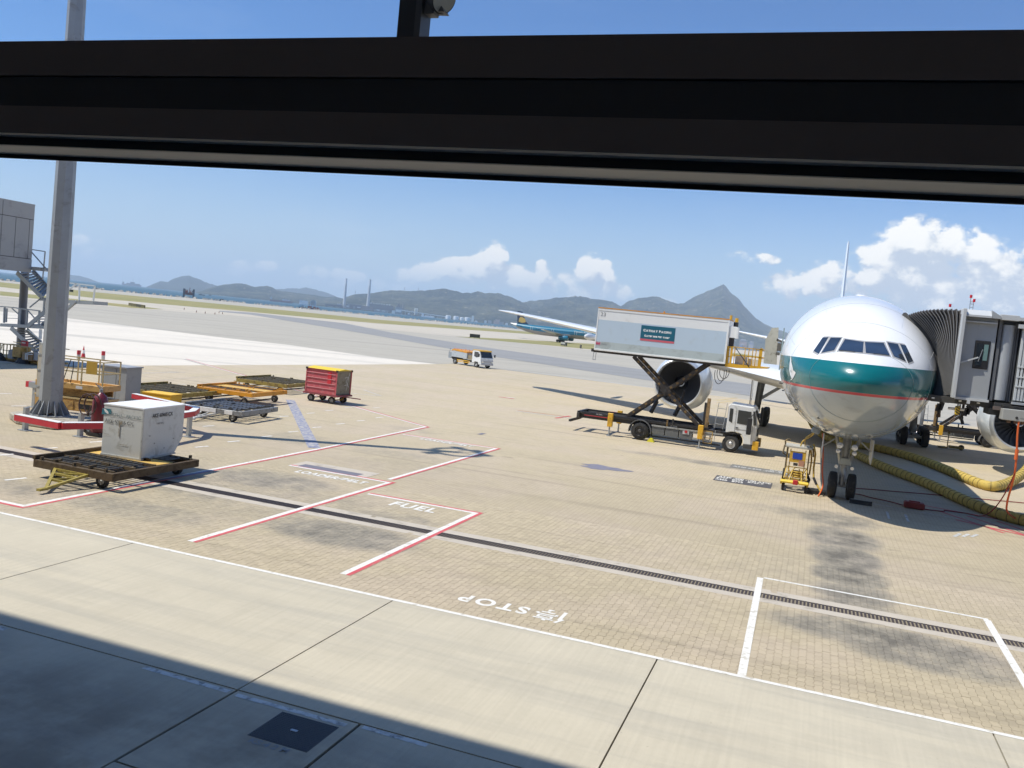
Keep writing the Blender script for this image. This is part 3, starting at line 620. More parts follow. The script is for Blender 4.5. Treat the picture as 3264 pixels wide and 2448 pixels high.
# ================================================================ TERMINAL ROUND THE CAMERA
dkp = mat('dark_bronze_frame', (.145, .115, .108), .5, var=.1, scale=8); dkc = mat('black_recess', (.02, .02, .028), .5, var=.1); stripm = mat('dull_aluminium', (.88, .80, .66), .5, metal=.0, var=.12, scale=5)
gasket = mat('rubber_gasket', (.012, .011, .012), .7, var=.1); wallm = mat('interior_wall', (.55, .53, .50), .8); carpet = mat('dark_carpet', (.22, .22, .22), .95)
YW = 1.15
win = thing('window_wall', 'dark framed airport window whose thick horizontal bar crosses the view of the apron', 'window', (0, YW, 4.3))
def wb(name, x0, x1, y0, y1, z0, z1, m, **kw): return MB().bb(x0, x1, y0-YW, y1-YW, z0-4.3, z1-4.3).build(name, m, win, **kw)
wb('transom', -7, 7, YW+.03, YW+.105, 5.94, 6.085, dkp, bev=.004)
wb('transom_face', -7, 7, YW, YW+.029, 6.035, 6.092, dkp, label='dark upper face of the bar')
wb('transom_recess', -7, 7, YW+.006, YW+.028, 5.985, 6.034, dkc, label='blacker recessed band of the bar')
wb('transom_face', -7, 7, YW, YW+.029, 5.9385, 5.984, dkp, label='dark lower face of the bar')
wb('bead', -7, 7, YW, YW+.016, 5.9345, 5.938, stripm, label='thin dull metal bead')
wb('gasket', -7, 7, YW+.0161, YW+.029, 5.9212, 5.9382, gasket)
wb('glazing_strip', -7, 7, YW+.0165, YW+.10, 5.9195, 5.921, stripm, label='dull beige metal glazing strip')
wb('gasket', -7, 7, YW+.1005, YW+.106, 5.9125, 5.9395, gasket)
gl = bpy.data.materials.new('clear_pane'); gl.use_nodes = True; q = gl.node_tree; q.nodes.clear(); tb = q.nodes.new('ShaderNodeBsdfTransparent'); tb.inputs[0].default_value = (.97, .975, .97, 1)
om = q.nodes.new('ShaderNodeOutputMaterial'); q.links.new(tb.outputs[0], om.inputs[0])
xm = [-6.9, -3.6, 2.2, 6.9]
for i in range(3):
    wb('pane', xm[i]+.05, xm[i+1]-.05, YW+.12, YW+.13, 4.62, 5.9123, gl); wb('pane', xm[i]+.05, xm[i+1]-.05, YW+.12, YW+.13, 6.0922, 8.4, gl)
for x in xm: wb('mullion', x-.05, x+.05, YW, YW+.2, 4.55, 5.896, dkp); wb('mullion', x-.05, x+.05, YW, YW+.2, 6.093, 8.5, dkp)
wb('sill', -7, 7, YW-.1, YW+.25, 4.4, 4.55, dkp)
term = thing('terminal_building', 'terminal hall behind the glass the photograph is taken through, roof reaching out over the apron', 'building', (0, -8, 0))
def tb_(name, x0, x1, y0, y1, z0, z1, m, **kw): return MB().bb(x0, x1, y0+8, y1+8, z0, z1).build(name, m, term, **kw)
conc = mat('terminal_cladding', (.38, .38, .37), .6)
tb_('floor', -9, 9, -3.2, 1.1, 4.0, 4.25, carpet); tb_('back_wall', -9, 9, -3.5, -3.201, 0, 9, wallm); tb_('ceiling', -9, 9, -3.2, 1.1, 8.6, 8.9, wallm)
tb_('side_wall', -9.3, -9.01, -3.2, 1.1, 0, 9, wallm); tb_('side_wall', 9.01, 9.3, -3.2, 1.1, 0, 9, wallm)
tb_('lower_wall', -60, 60, 1.101, 1.5, 0, 4.395, conc); tb_('upper_wall', -60, 60, 1.101, 1.5, 8.51, 19.95, conc)
tb_('upper_wall', -60, -7.01, 1.101, 1.5, 4.396, 8.509, conc); tb_('upper_wall', 7.01, 60, 1.101, 1.5, 4.396, 8.509, conc)
tb_('outer_wall', -60, 60, -14, -13.6, 0, 19.95, conc); tb_('outer_wall', -60.4, -60.01, -14, 1.1, 0, 19.95, conc); tb_('outer_wall', 60.01, 60.4, -14, 1.1, 0, 19.95, conc)
tb_('roof', -62, 62, -14.3, 5.12, 20.0, 20.6, conc)
# strut hanging outside with a floodlight
st = thing('facade_strut', 'dark vertical steel strut hanging outside the window above the bar', 'strut', (-2.352, 4.5, 6.7))
MB().bb(-.062, .045, -.05, .05, 0, 13.3).build('web_plate', mat('black_steel', (.02, .02, .024), .5), st); MB().bb(.046, .082, -.06, .06, 0, 13.3).build('flange', mat('dark_grey_steel', (.07, .068, .07), .5), st)
fl_ = thing('floodlight', 'grey floodlight with a round pale glass bracketed to the dark strut at the top edge', 'floodlight', (-2.265, 4.5, 7.36))
fm = mat('floodlight_grey', (.13, .125, .12), .5)
MB().prism([(.0, -.015), (.055, -.015), (.057, -.002), (.12, -.005), (.085, .05), (.05, .10), (0, .10)], 'y', -.035, .035).build('bracket', fm, fl_)
MB().lathe((.055, -.01, .09), (.75, -.35, -.45), [(-.05, .04), (0, .065), (.05, .075), (.075, .075)], 28).build('housing', fm, fl_, smooth=True)
MB().lathe((.055, -.01, .09), (.75, -.35, -.45), [(.0752, .0), (.0755, .07)], 28).build('lens', mat('dusty_glass', (.45, .43, .36), .4), fl_)
MB().box((.105, 0, .075), (.008, .01, .06)).build('clip', mat('black_steel', (.02, .02, .024)), fl_)

# ================================================================ LAMP MAST
mast = thing('lamp_mast', 'tall tapering eight-sided grey steel light mast standing on a gusseted base left of the window', 'lamp mast', (-28.2, 26.6, 0))
gm = mat('weathered_galvanising', (.33, .345, .355), .5, metal=.35, var=.16, scale=1.6, dirt=((.22, .21, .20), .3, 2))
MB().cyl((0, 0, .42), (0, 0, 28), .42, .24, n=8, cap=True).build('pole', gm, mast)
MB().cyl((0, 0, .28), (0, 0, .33), .74, .74, n=20).build('base_flange', gm, mast)
mb = MB()
for k in range(14):
    a = 2*math.pi*k/14; c, s_ = math.cos(a), math.sin(a); o_ = len(mb.v)
    g1 = MB(); u = Vector((-s_, c, 0))*.012
    P = [Vector((c*.40, s_*.40, .33)), Vector((c*.70, s_*.70, .33)), Vector((c*.70, s_*.70, .40)), Vector((c*.42, s_*.42, .88)), Vector((c*.40, s_*.40, .88))]
    n_ = 5; g1.add([p+u for p in P]+[p-u for p in P], [tuple(range(5)), tuple(range(9, 4, -1))]+[(i, (i+1) % 5, 5+(i+1) % 5, 5+i) for i in range(5)])
    g1.build('gusset', gm, mast)
cab = MB().bb(-.62, -.38, -.14, .12, .95, 3.1).build('switch_box', mat('pale_box', (.42, .42, .40), .5, dirt=(GRIME, .3, 5)), mast, bev=.01)
MB().bb(-.60, -.42, -.146, -.141, 1.0, 3.0).build('box_door', mat('tan_box_door', (.45, .42, .36), .5), mast)
MB().bb(-.379, -.30, -.17, .12, .95, 2.95).build('conduit_plate', mat('brown_plate', (.16, .12, .09), .7), mast)
for z in (1.35, 2.0, 2.6): MB().bb(-.63, -.48, -.165, -.147, z, z+.05).build('hasp', GALV(), mast)
MB().lathe((0, 0, 28), (0, 0, 1), [(0, .9), (.0, 1.15), (.2, 1.2), (.22, .9), (0, .9)], 20).build('head_ring', gm, mast)
for k in (0, 1, 2, 5):
    MB().bar((0, 0, 28.1), (1.1*math.cos(k*.8), 1.1*math.sin(k*.8), 28.1), .08).build('ring_arm', gm, mast)
    a = 2*math.pi*k/8+.3; MB().box((1.35*math.cos(a), 1.35*math.sin(a), 27.9), (.45, .5, .25), rz=a, ry=.4).build('lamp_head', GREY(), mast)
base = thing('mast_plinth', 'low six-sided worn concrete plinth under the grey light mast', 'plinth', (-28.2, 26.5, 0))
MB().prism([(-1.35, -.55), (-.2, -1.25), (1.5, -1.15), (1.9, .2), (1.4, 1.2), (-.6, 1.2), (-1.4, .4)], 'z', 0, .28).build('plinth_block', mat('worn_concrete', (.42, .38, .31), .85, var=.25, bump=.5, dirt=((.16, .13, .10), .5, 3)), base, bev=.04)
# barrier rail round the mast
rail = thing('crash_barrier', 'white topped red barrier rail on steel posts bent round the foot of the lamp mast', 'barrier', (-27, 24.6, 0))
wtop = mat('barrier_white', (.80, .78, .75), .45, dirt=((.5, .45, .4), .2, 5)); rf = mat('barrier_red', (.55, .035, .05), .45, dirt=((.3, .1, .08), .2, 5))
def railseg(a, b_):
    a, b_ = Vector((a[0]+27, a[1]-24.6, .95)), Vector((b_[0]+27, b_[1]-24.6, .95))
    MB().bar(a, b_, .24, .20).build('rail_face', rf, rail); MB().bar(a+Vector((0, 0, .108)), b_+Vector((0, 0, .108)), .25, .012).build('rail_top', wtop, rail)
ra = [G(55, 1330, .95), G(195, 1357, .95), G(335, 1358, .95)]
RC, RD, RE = (-22.0, 23.4), (-22.75, 28.2), (-23.4, 29.3)
railseg(ra[0], ra[1]); railseg(ra[1], RC); railseg(RC, RD); railseg(RD, RE); railseg(RE, (-27.6, 30.4))
def rpost(x, y): MB().bb(x+27-.06, x+27+.06, y-24.6-.09, y-24.6+.09, .02, .86).bb(x+27-.2, x+27+.2, y-24.6-.16, y-24.6+.16, 0, .025).build('post', GALV(), rail)
for px, py in ((80, 1372), (255, 1392)): rpost(*G(px, py))
rpost(-22.9, 28.3); rpost(-22.3, 25.4)
# back stub of the rail, left of the mast
x0, y0 = G(108, 1298); r2 = thing('barrier_stub', 'short barrier end with a red tip standing left of the mast foot', 'barrier', (x0, y0, 0))
MB().bb(-.25, .9, -.12, .12, .85, 1.1).build('rail_face', GALV(), r2); MB().bb(-.42, -.251, -.122, .122, .85, 1.1).build('red_tip', rf, r2); MB().bb(-.05, .1, -.09, .09, .02, .85).bb(-.2, .25, -.16, .16, 0, .025).build('post', GALV(), r2)

# ================================================================ SCISSOR LIFT
def wheel(name, c, r, w, parent, axis=(1, 0, 0), hub=TYREHUB, twin=False, n=22, spokes=True):
    a = Vector(axis).normalized(); c = Vector(c)
    t = MB().lathe(c-a*w/2, a, [(0, r*.56), (w*.04, r*.80), (w*.12, r*.96), (w*.3, r), (w*.7, r), (w*.88, r*.96), (w*.96, r*.80), (w, r*.56), (w*.6, r*.5), (w*.4, r*.5), (0, r*.56)], n).build(name, RUBBER(), parent, smooth=True)
    for sgn in (-1, 1): MB().lathe(c+a*sgn*w*.30, a*sgn, [(-.0, 0), (0, r*.5), (w*.12, r*.56)], n).lathe(c+a*sgn*w*.3, a*sgn, [(.0, r*.3), (w*.16, r*.18), (w*.22, r*.14), (w*.22, 0)], 12).build('rim', hub(), t, smooth=True)
    return t
yl = mat('lift_yellow', (.60, .36, .12), .5, var=.15, dirt=((.30, .17, .07), .4, 4)); yl2 = mat('lift_tan', (.55, .33, .10), .55, dirt=((.2, .11, .05), .5, 6))
lx, ly = G(330, 1372)
lift = thing('scissor_lift', 'folded yellow scissor lift with a railed platform behind the mast and barrier', 'scissor lift', (-28.95, 28.7, 0), R(10))
MB().bb(-1.6, 1.5, -.55, .55, .30, .78).build('chassis', yl, lift, bev=.03)
MB().bb(-1.3, .2, -.58, -.551, .34, .70).build('chassis_door', yl2, lift); MB().bb(.45, 1.4, -.575, -.551, .42, .62).build('chassis_slot', BLACK(), lift)
MB().bb(-1.61, 1.51, -.57, .57, .79, .86).build('deck_edge', mat('pale_yellow_edge', (.62, .46, .22), .5), lift)
for i, (x, y) in enumerate(((-1.15, -.5), (1.1, -.5), (-1.15, .5), (1.1, .5))): wheel('wheel', (x, y, .27), .27, .18, lift, (0, 1, 0), WHITE)
for k in range(5):
    z = .92+k*.075
    for y in (-.42, .42): MB().bar((-1.35, y, z-.04), (1.3, y, z+.05), .07, .10).build('scissor_arm', yl2, lift)
MB().bb(-1.55, 1.5, -.6, .6, 1.26, 1.32).bb(-1.56, 1.52, -.62, -.56, 1.20, 1.44).bb(-1.56, 1.52, .56, .62, 1.20, 1.44).bb(1.46, 1.52, -.56, .56, 1.20, 1.44).bb(-1.56, -1.5, -.56, .56, 1.20, 1.44).build('platform', yl, lift, bev=.01)
MB().bb(-1.2, -.75, -.625, -.621, 1.26, 1.38).build('sticker', wtop, lift); MB().bb(.3, .6, -.625, -.621, 1.24, 1.36).build('sticker', wtop, lift)
for x in (-1.5, -.5, .5, 1.46):
    for y in (-.58, .58): MB().bb(x-.022, x+.022, y-.022, y+.022, 1.44, 2.42).build('rail_post', mat('lift_rail', (.50, .40, .20), .5, dirt=(RUST, .3, 8)), lift)
for z in (1.93, 2.42):
    for a, b_ in (((-1.5, -.58), (1.46, -.58)), ((-1.5, .58), (1.46, .58)), ((1.46, -.58), (1.46, .58)), ((-1.5, -.58), (-1.5, .58))): MB().bar((*a, z), (*b_, z), .045).build('handrail', mat('lift_rail', (.5, .4, .2)), lift)
MB().bb(.72, 1.2, -.63, -.605, 1.9, 2.41).build('control_board', mat('board_yellow', (.58, .36, .06), .5), lift)
MB().tube([(.0, -.62, 2.4), (-.12, -.66, 2.0), (-.3, -.63, 1.46)], .018).tube([(.12, -.62, 2.35), (.15, -.66, 2.0), (.05, -.63, 1.46)], .018).build('control_cable', BLACK(), lift)
MB().cyl((-1.0, -.55, .86), (-1.0, -.55, 1.05), .05).build('knob', yl2, lift)
# fire extinguisher trolley
ex, ey = G(318, 1395); fx = thing('extinguisher_trolley', 'dark red wheeled fire extinguisher with coiled hose between the barrier and the white container', 'fire extinguisher', (-24.85, 25.7, 0))
ckr = mat('extinguisher_red', (.15, .012, .02), .4, coat=.2, dirt=((.1, .02, .02), .2, 6))
MB().lathe((0, 0, .12), (0, 0, 1), [(0, 0), (0, .26), (.08, .28), (1.15, .28), (1.35, .22), (1.48, .09), (1.52, .05), (1.56, 0)], 24).build('cylinder', ckr, fx, smooth=True)
MB().bb(-.3, .3, -.28, .28, .02, .14).build('foot_plate', BLACK(), fx)
for y in (-.0, .35): wheel('wheel', (-.45, y, .27), .27, .12, fx, (.35, -1, 0), GREY)
MB().bar((-.45, -.1, .27), (-.1, .2, .3), .05).bar((-.2, .1, .3), (-.2, .25, 1.75), .04).bar((-.2, .25, 1.75), (-.35, .2, 1.85), .03).build('trolley_frame', GREY(), fx)
MB().tube([(.0+.33*math.cos(t*.5), -.3-.02*t, 1.22+.38*math.sin(t*.5)) for t in range(26)], .026, 7).build('hose', mat('brown_hose', (.06, .03, .028), .7), fx)
MB().cyl((0, 0, 1.6), (0, 0, 1.75), .06).bar((-.05, 0, 1.75), (-.2, -.1, 1.95), .03).build('valve', GREY(), fx)
# grey cabinet
cx, cy = G(345, 1290); cbx = thing('equipment_cabinet', 'tall plain grey steel equipment cabinet behind the yellow scissor lift', 'cabinet', (-31.15, 33.2, 0), R(8))
MB().bb(-.6, .75, -.45, .7, .02, 1.78).build('cabinet_body', mat('cabinet_grey', (.33, .34, .34), .6, var=.08, dirt=((.2, .2, .19), .3, 2)), cbx, bev=.01)
MB().bb(-.65, .8, -.5, .75, 1.781, 1.84).build('cabinet_roof', mat('cabinet_roof', (.30, .31, .33), .6), cbx); MB().bb(.2, .22, -.455, -.451, .1, 1.7).build('door_gap', BLACK(), cbx); MB().bb(.28, .33, -.48, -.451, 1.0, 1.2).build('handle', GALV(), cbx)

# ================================================================ DOLLIES
def roller_dolly(name, label, cat, loc, rz, L, Wd, fm, deckc, z0=.52, rollers=True, group='empty cargo dollies parked on the apron', drawbar=True, wheels=True, catwalk=None, bar_m=None, detail=3, rails=DARK, rn=9):
    d = thing(name, label, cat, loc, rz, group)
    MB().bb(-L/2, L/2, -Wd/2, -Wd/2+.12, z0-.22, z0).bb(-L/2, L/2, Wd/2-.12, Wd/2, z0-.22, z0).bb(-L/2, -L/2+.12, -Wd/2+.12, Wd/2-.12, z0-.22, z0).bb(L/2-.12, L/2, -Wd/2+.12, Wd/2-.12, z0-.22, z0).bb(-.06, .06, -Wd/2+.12, Wd/2-.12, z0-.22, z0-.03).build('frame', fm, d, bev=.008)
    MB().bb(-L/2-.03, -L/2+.06, -Wd/2, Wd/2, z0+.001, z0+.11).build('end_stop', fm, d)
    for y in np.linspace(-Wd/2+.2, Wd/2-.2, detail+1): MB().bb(-L/2+.13, L/2-.13, y-.035, y+.035, z0-.06, z0+.03).build('deck_rail', rails(), d)
    if rollers:
        ys = np.linspace(-Wd/2+.2, Wd/2-.2, detail+1); r0 = None
        n_ = int((L-.5)/.2)
        rb = MB().cyl((0, -(ys[1]-ys[0])/2+.045, 0), (0, (ys[1]-ys[0])/2-.045, 0), .03, n=8)
        for j in range(detail):
            if catwalk is not None and j == catwalk: continue
            for i in range(n_):
                if r0 is None: r0 = rb.build('roller', deckc, d); o = r0
                else: o = r0.copy(); COL.objects.link(o); o.parent = d
                o.location = (-L/2+.3+i*.2, (ys[j]+ys[j+1])/2, z0-.005)
        if catwalk is not None: MB().bb(-L/2+.13, L/2-.13, ys[catwalk]+.04, ys[catwalk+1]-.04, z0-.02, z0+.012).build('walkway', mat('walkway_yellow', (.66, .42, .10), .6, dirt=((.25, .16, .07), .35, 4)), d)
    for x, y in ((-L/2+.25, -Wd/2+.06), (-L/2+.25, Wd/2-.06), (L/2-.3, -Wd/2+.06), (L/2-.3, Wd/2-.06), (0, -Wd/2+.06)): MB().bb(x-.03, x+.03, y-.04, y+.04, z0, z0+.10).build('pallet_lock', rails(), d)
    for q_ in range(9):
        x_ = -L/2+.3+(L-.6)*rng.random(); y_ = rng.choice([-Wd/2+.2, Wd/2-.2, -Wd/2+.75, .35]); MB().box((x_, y_, z0+.05), (.05+.22*rng.random(), .06, .06+.05*rng.random()), rz=rng.choice([0, 1.57])).build('guide_block', rails() if q_ % 3 else fm, d)
    if wheels:
        for x in (-L/2+.6, L/2-.6):
            for y in (-Wd/2+.28, Wd/2-.28): wheel('wheel', (x, y, .2), .2, .14, d, (0, 1, 0), n=16)
            MB().bar((x, -Wd/2+.3, .2), (x, Wd/2-.3, .2), .07).build('axle', DARK(), d)
    if drawbar:
        bm_ = bar_m or fm; x = -L/2
        MB().bar((x+.1, -.32, z0-.2), (x-1.25, -.02, .22), .06).bar((x+.1, .32, z0-.2), (x-1.25, .02, .22), .06).bar((x-.35, -.22, .33), (x-.35, .22, .33), .05).bar((x-.75, -.12, .28), (x-.75, .12, .28), .05).bar((x-.1, -.28, .36), (x-.72, .12, .28), .035).box((x-1.32, 0, .21), (.2, .08, .05)).build('drawbar', bm_, d)
    return d
ul = mat('tarnished_roller', (.13, .125, .11), .5, metal=.4, var=.3, dirt=((.06, .045, .03), .4, 6))
fd = mat('rusty_brown_frame', (.085, .055, .025), .7, var=.3, dirt=((.05, .03, .015), .5, 5))
dl = G(130, 1530); dr = G(600, 1500)
D1 = roller_dolly('container_dolly', 'long rusty brown roller dolly with yellow triangular drawbar under the white container', 'dolly', (-19.15, 20.72, 0), R(0), 2.85, 3.55, fd, ul, .52, True, None, False, True, 2, None, 4, lambda: mat('brown_rail', (.10, .07, .035), .7, var=.3, dirt=((.04, .025, .012), .5, 8)))
# its drawbar points towards the terminal
yb = mat('drawbar_yellow', (.36, .28, .06), .5, dirt=((.2, .15, .04), .4, 8))
db = MB(); t_, l_, r_ = Vector((.85, -2.95, .16)), Vector((.15, -1.95, .36)), Vector((1.15, -1.75, .36))
for f in (0, .001): pass
l_, r_, t_ = Vector((-.62, -1.75, .36)), Vector((.55, -1.75, .36)), Vector((.35, -2.95, .12))
db.bar(l_, t_, .08, .07).bar(r_, t_, .08, .07).bar(l_.lerp(t_, .25), r_.lerp(t_, .25), .06).bar(l_.lerp(t_, .55), r_.lerp(t_, .55), .06).bar(l_.lerp(t_, .02), r_.lerp(t_, .02), .07).bar(l_.lerp(t_, .25), r_.lerp(t_, .02), .05).bar(l_.lerp(t_, .55), r_.lerp(t_, .25), .05).box(t_+Vector((0, -.12, 0)), (.12, .26, .06))
db.build('drawbar', yb, D1)
# ---- white container
cp = mat('container_white', (.62, .62, .585), .5, var=.05, scale=2, dirt=((.38, .36, .30), .30, 2.2)); cpt = mat('container_roof', (.80, .79, .76), .45)
# AKE: base 1.53 x 1.56, long face with the slanted overhang
c0 = Vector((*G(447, 1468, .54), .54)); cl = Vector((*G(327, 1449, .54), .54)); cr = Vector((*G(548, 1446, .54), .54))
ang = R(96); angl = math.atan2(cl.y-c0.y, cl.x-c0.x)
#print('container', c0, cl, cr, (cr-c0).length, (cl-c0).length, math.degrees(ang), math.degrees(angl))
uld = thing('cargo_container', 'scuffed white air cargo container with one slanted lower edge riding on the front dolly', 'container', c0, ang)
Lb, Wd_, Hh, OV = 1.64, 1.36, 1.55, .42
prof = [(0, 0), (Lb, 0), (Lb+OV, .50), (Lb+OV, Hh), (0, Hh)]
MB().prism(prof, 'y', 0, Wd_).build('shell', cp, uld, bev=.012)
MB().bb(-.01, Lb+OV+.01, -.01, Wd_+.01, Hh-.03, Hh+.008).build('roof_sheet', cpt, uld)
em = mat('dull_edge_trim', (.50, .50, .47), .5, metal=.3, dirt=(GRIME, .3, 6))
MB().bb(-.025, .025, -.02, .02, 0, Hh-.03).build('edge_trim', em, uld); MB().bb(-.03, Lb+.05, -.035, .02, 0, .05).bb(-.035, .02, .02, Wd_, 0, .05).build('base_rail', em, uld)
tx = mat('stencil_black', (.05, .05, .055), .6); txf = mat('scraped_black', (.13, .13, .13), .7, dirt=((.55, .55, .52), .6, 14)); tc_ = mat('faded_teal', (.02, .17, .22), .6, dirt=((.5, .5, .48), .3, 12)); txp = mat('faded_letter', (.22, .27, .28), .7, dirt=((.6, .6, .57), .55, 10))
lettering('AKE 60465 CX', .16, lambda u, v: (.92+u, -.014, Hh-.25+v), tx, uld, bold=.003)
lettering('TARE 90KG', .075, lambda u, v: (.82+u, -.014, Hh-.50+v), tx, uld)
lettering('AKE 60465 CX', .155, lambda u, v: (-.014, .80-u, Hh-.50+v), txf, uld, bold=.004)
lettering('CATHAY PACIFIC', .14, lambda u, v: (-.014, .62-u, Hh-.30+v), txp, uld, bold=.003)
MB().quad((-.014, 1.40, Hh-.14), (-.014, 1.10, Hh-.14), (-.014, 1.08, Hh-.29), (-.014, 1.42, Hh-.33)).build('logo_patch', tc_, uld)
P = [(1.36, -.15), (1.28, -.16), (1.20, -.22), (1.17, -.285), (1.23, -.29), (1.31, -.24)]
MB().quad(*[(-.017, y, Hh+z) for y, z in P]).build('logo_wing', wtop, uld)
for y, z, w, h in ((.78, -.72, .045, .4), (.75, -.50, .12, .12), (1.2, -.9, .2, .01), (.6, -1.15, .25, .012)): MB().bb(-.016, -.0142, y-w/2, y+w/2, Hh+z-h/2, Hh+z+h/2).build('scrape', mat('scrape_brown', (.30, .25, .18), .7, dirt=((.6, .6, .57), .5, 12)), uld)
for x, z in ((.35, -.85), (1.1, -1.3), (.6, -1.1), (1.55, -1.05)): MB().bb(x-.03, x+.03, -.015, -.0142, Hh+z-.01, Hh+z+.02).build('scrape', mat('scrape_dark', (.25, .24, .22), .7), uld)

# other dollies
ox, oy = G(805, 1275); roller_dolly('container_dolly', 'bright orange roller dolly in the middle of the parked dollies', 'dolly', (-29.3, 40.4, 0), R(4), 3.3, 3.6, ORANGE(), mat('brown_roller', (.16, .11, .06), .6, var=.3), .72, True, catwalk=1, detail=3, rn=8, rails=lambda: mat('orange_rail', (.58, .27, .03), .5, dirt=(RUST, .3, 6)))
roller_dolly('container_dolly', 'silver grey roller dolly with white end stripes in front of the orange dolly', 'dolly', (-25.6, 34.6, 0), R(6), 2.9, 3.3, mat('silver_frame', (.26, .265, .27), .5, metal=.3, var=.2, dirt=(GRIME, .4, 6)), mat('silver_roller', (.30, .30, .30), .4, metal=.5, var=.3), .55, True, detail=4, rails=lambda: mat('black_rail', (.06, .06, .06), .6), drawbar=False)
sd_ = bpy.data.objects['container_dolly.002']
for y0, y1 in ((-1.62, -1.05), (-.75, .15), (.65, 1.1)):
    MB().bb(y0*.88, y1*.88, -1.678, -1.651, .36, .54).build('white_stripe', wtop, sd_)
mb = MB(); l_, r_, t_ = Vector((-.6, -1.65, .32)), Vector((.15, -1.65, .32)), Vector((-.35, -2.75, .12)); mb.bar(l_, t_, .06).bar(r_, t_, .06).bar(l_.lerp(t_, .45), r_.lerp(t_, .45), .05).bar(l_.lerp(r_, .5), t_, .05).box(t_, (.3, .12, .08)); mb.build('drawbar', mat('pale_drawbar', (.5, .5, .48), .5), sd_)
od = DYEL(); odr = mat('olive_deck', (.16, .135, .08), .7, var=.35, dirt=((.07, .05, .03), .5, 4))
roller_dolly('container_dolly', 'olive brown flat dolly farthest away behind the orange one', 'dolly', (-32.2, 47.9, 0), R(4), 3.5, 4.0, od, odr, .62, True, detail=4, rails=lambda: odr)
roller_dolly('container_dolly', 'olive brown flat dolly half hidden behind the yellow box', 'dolly', (-31.2, 36.9, 0), R(4), 3.4, 4.0, od, odr, .60, True, detail=4, rails=lambda: odr, drawbar=False)
# yellow box
x0, y0 = G(470, 1290, 0); yb_ = thing('storage_box', 'bright yellow steel box with a small blue emblem behind the white container', 'box', (-27.65, 32.2, -.28), R(8))
ym = mat('box_yellow', (.80, .43, .02), .5, var=.06, dirt=((.55, .3, .03), .3, 3))
MB().bb(-.7, .7, -.45, .45, .35, 1.25).build('box_body', ym, yb_, bev=.01); MB().bb(-.72, .72, -.47, .47, 1.251, 1.29).build('lid', mat('lid_yellow', (.85, .50, .04), .5), yb_)
MB().bb(-.65, .65, -.4, .4, .12, .349).build('skid_frame', DARK(), yb_)
mb = MB(); n_ = 10
for j in range(n_): 
    t0, t1 = math.pi*(.15+.75*j/n_), math.pi*(.15+.75*(j+1)/n_); mb.quad(*[(-.42+r*math.cos(t), -.452, .88+r*.8*math.sin(t)) for r, t in ((.17, t0), (.17, t1), (.11, t1), (.11, t0))])
mb.build('emblem', mat('emblem_blue', (.05, .25, .45), .5), yb_); MB().bb(.05, .55, .0, .0, 0, 0)
for x, h in ((.1, .07), (.2, .1), (.3, .06), (.4, .09)): MB().bb(x, x+.07, -.453, -.4515, .85, .85+h).build('faded_mark', mat('faded_mark', (.55, .30, .05), .6), yb_)
MB().bb(-1.15, -.8, -.2, .2, .15, .5).cyl((-.98, 0, .5), (-.98, 0, .62), .13).build('pump', mat('valve_red', (.35, .03, .03), .5), yb_)

# ---- baggage cart
bx_, by_ = -27.3, 45.9
bc = thing('baggage_cart', 'faded red high sided baggage cart with yellow roof parked behind the silver dolly', 'baggage cart', (bx_+.25, by_-.5, 0), R(-3)); bc.scale = (1, 1, .88)
bp1 = mat('faded_red_panel', (.52, .10, .11), .6, var=.12, dirt=((.55, .30, .28), .3, 4)); bpr = mat('pink_rail', (.62, .30, .30), .55)
La, Wa = 2.1, 1.5
MB().bb(-La/2, La/2, -Wa/2-.0, -Wa/2+.03, .62, 2.22).build('side_panel', bp1, bc, bev=.005)
for z in (.95, 1.28, 1.6, 1.93): MB().bb(-La/2+.05, La/2-.1, -Wa/2-.04, -Wa/2-.001, z, z+.035).build('rail', bpr, bc)
MB().bb(La/2-.62, La/2-.38, -Wa/2-.03, -Wa/2-.001, 1.3, 2.08).build('panel_patch', mat('bright_red', (.60, .03, .04), .5), bc)
MB().bb(-La/2, La/2, Wa/2-.03, Wa/2, .62, 2.22).build('side_panel', bp1, bc)
MB().bb(-La/2, -La/2+.03, -Wa/2+.03, Wa/2-.03, .62, 2.22).build('end_panel', bp1, bc)
MB().bb(La/2-.06, La/2-.02, -Wa/2+.03, Wa/2-.03, .62, 2.2).build('curtain', WOOD(), bc, label='worn grey canvas curtain')
mb = MB()
for a, b_ in (((.35, .9), (.55, 2.1)), ((.62, 2.0), (.25, 1.5)), ((.25, 1.5), (.6, 1.1)), ((.45, 1.8), (.1, 1.75)), ((.5, 1.3), (.12, 1.25))): mb.bar((La/2-.012, a[0], a[1]), (La/2-.012, b_[0], b_[1]), .035, .01, up=(1, 0, 0))
mb.build('strap', mat('pale_strap', (.5, .48, .45), .7), bc)
MB().prism([(-Wa/2-.06, 2.22), (Wa/2+.06, 2.22), (0, 2.34)], 'x', -La/2-.05, La/2+.05).build('roof', mat('cart_roof_yellow', (.80, .56, .03), .5, var=.06), bc)
for x in (-La/2, La/2):
    for y in (-Wa/2-.02, Wa/2+.02): MB().box((x, y, 2.2), (.12, .07, .13)).build('corner_pad', BLACK(), bc); MB().bb(x-.03, x+.03, y-.01, y+.01, .6, 2.14).build('corner_post', bp1, bc)
MB().bb(-La/2-.12, La/2+.15, -Wa/2-.05, Wa/2+.05, .50, .618).build('chassis', mat('cart_chassis', (.28, .06, .07), .6, dirt=(RUST, .4, 5)), bc)
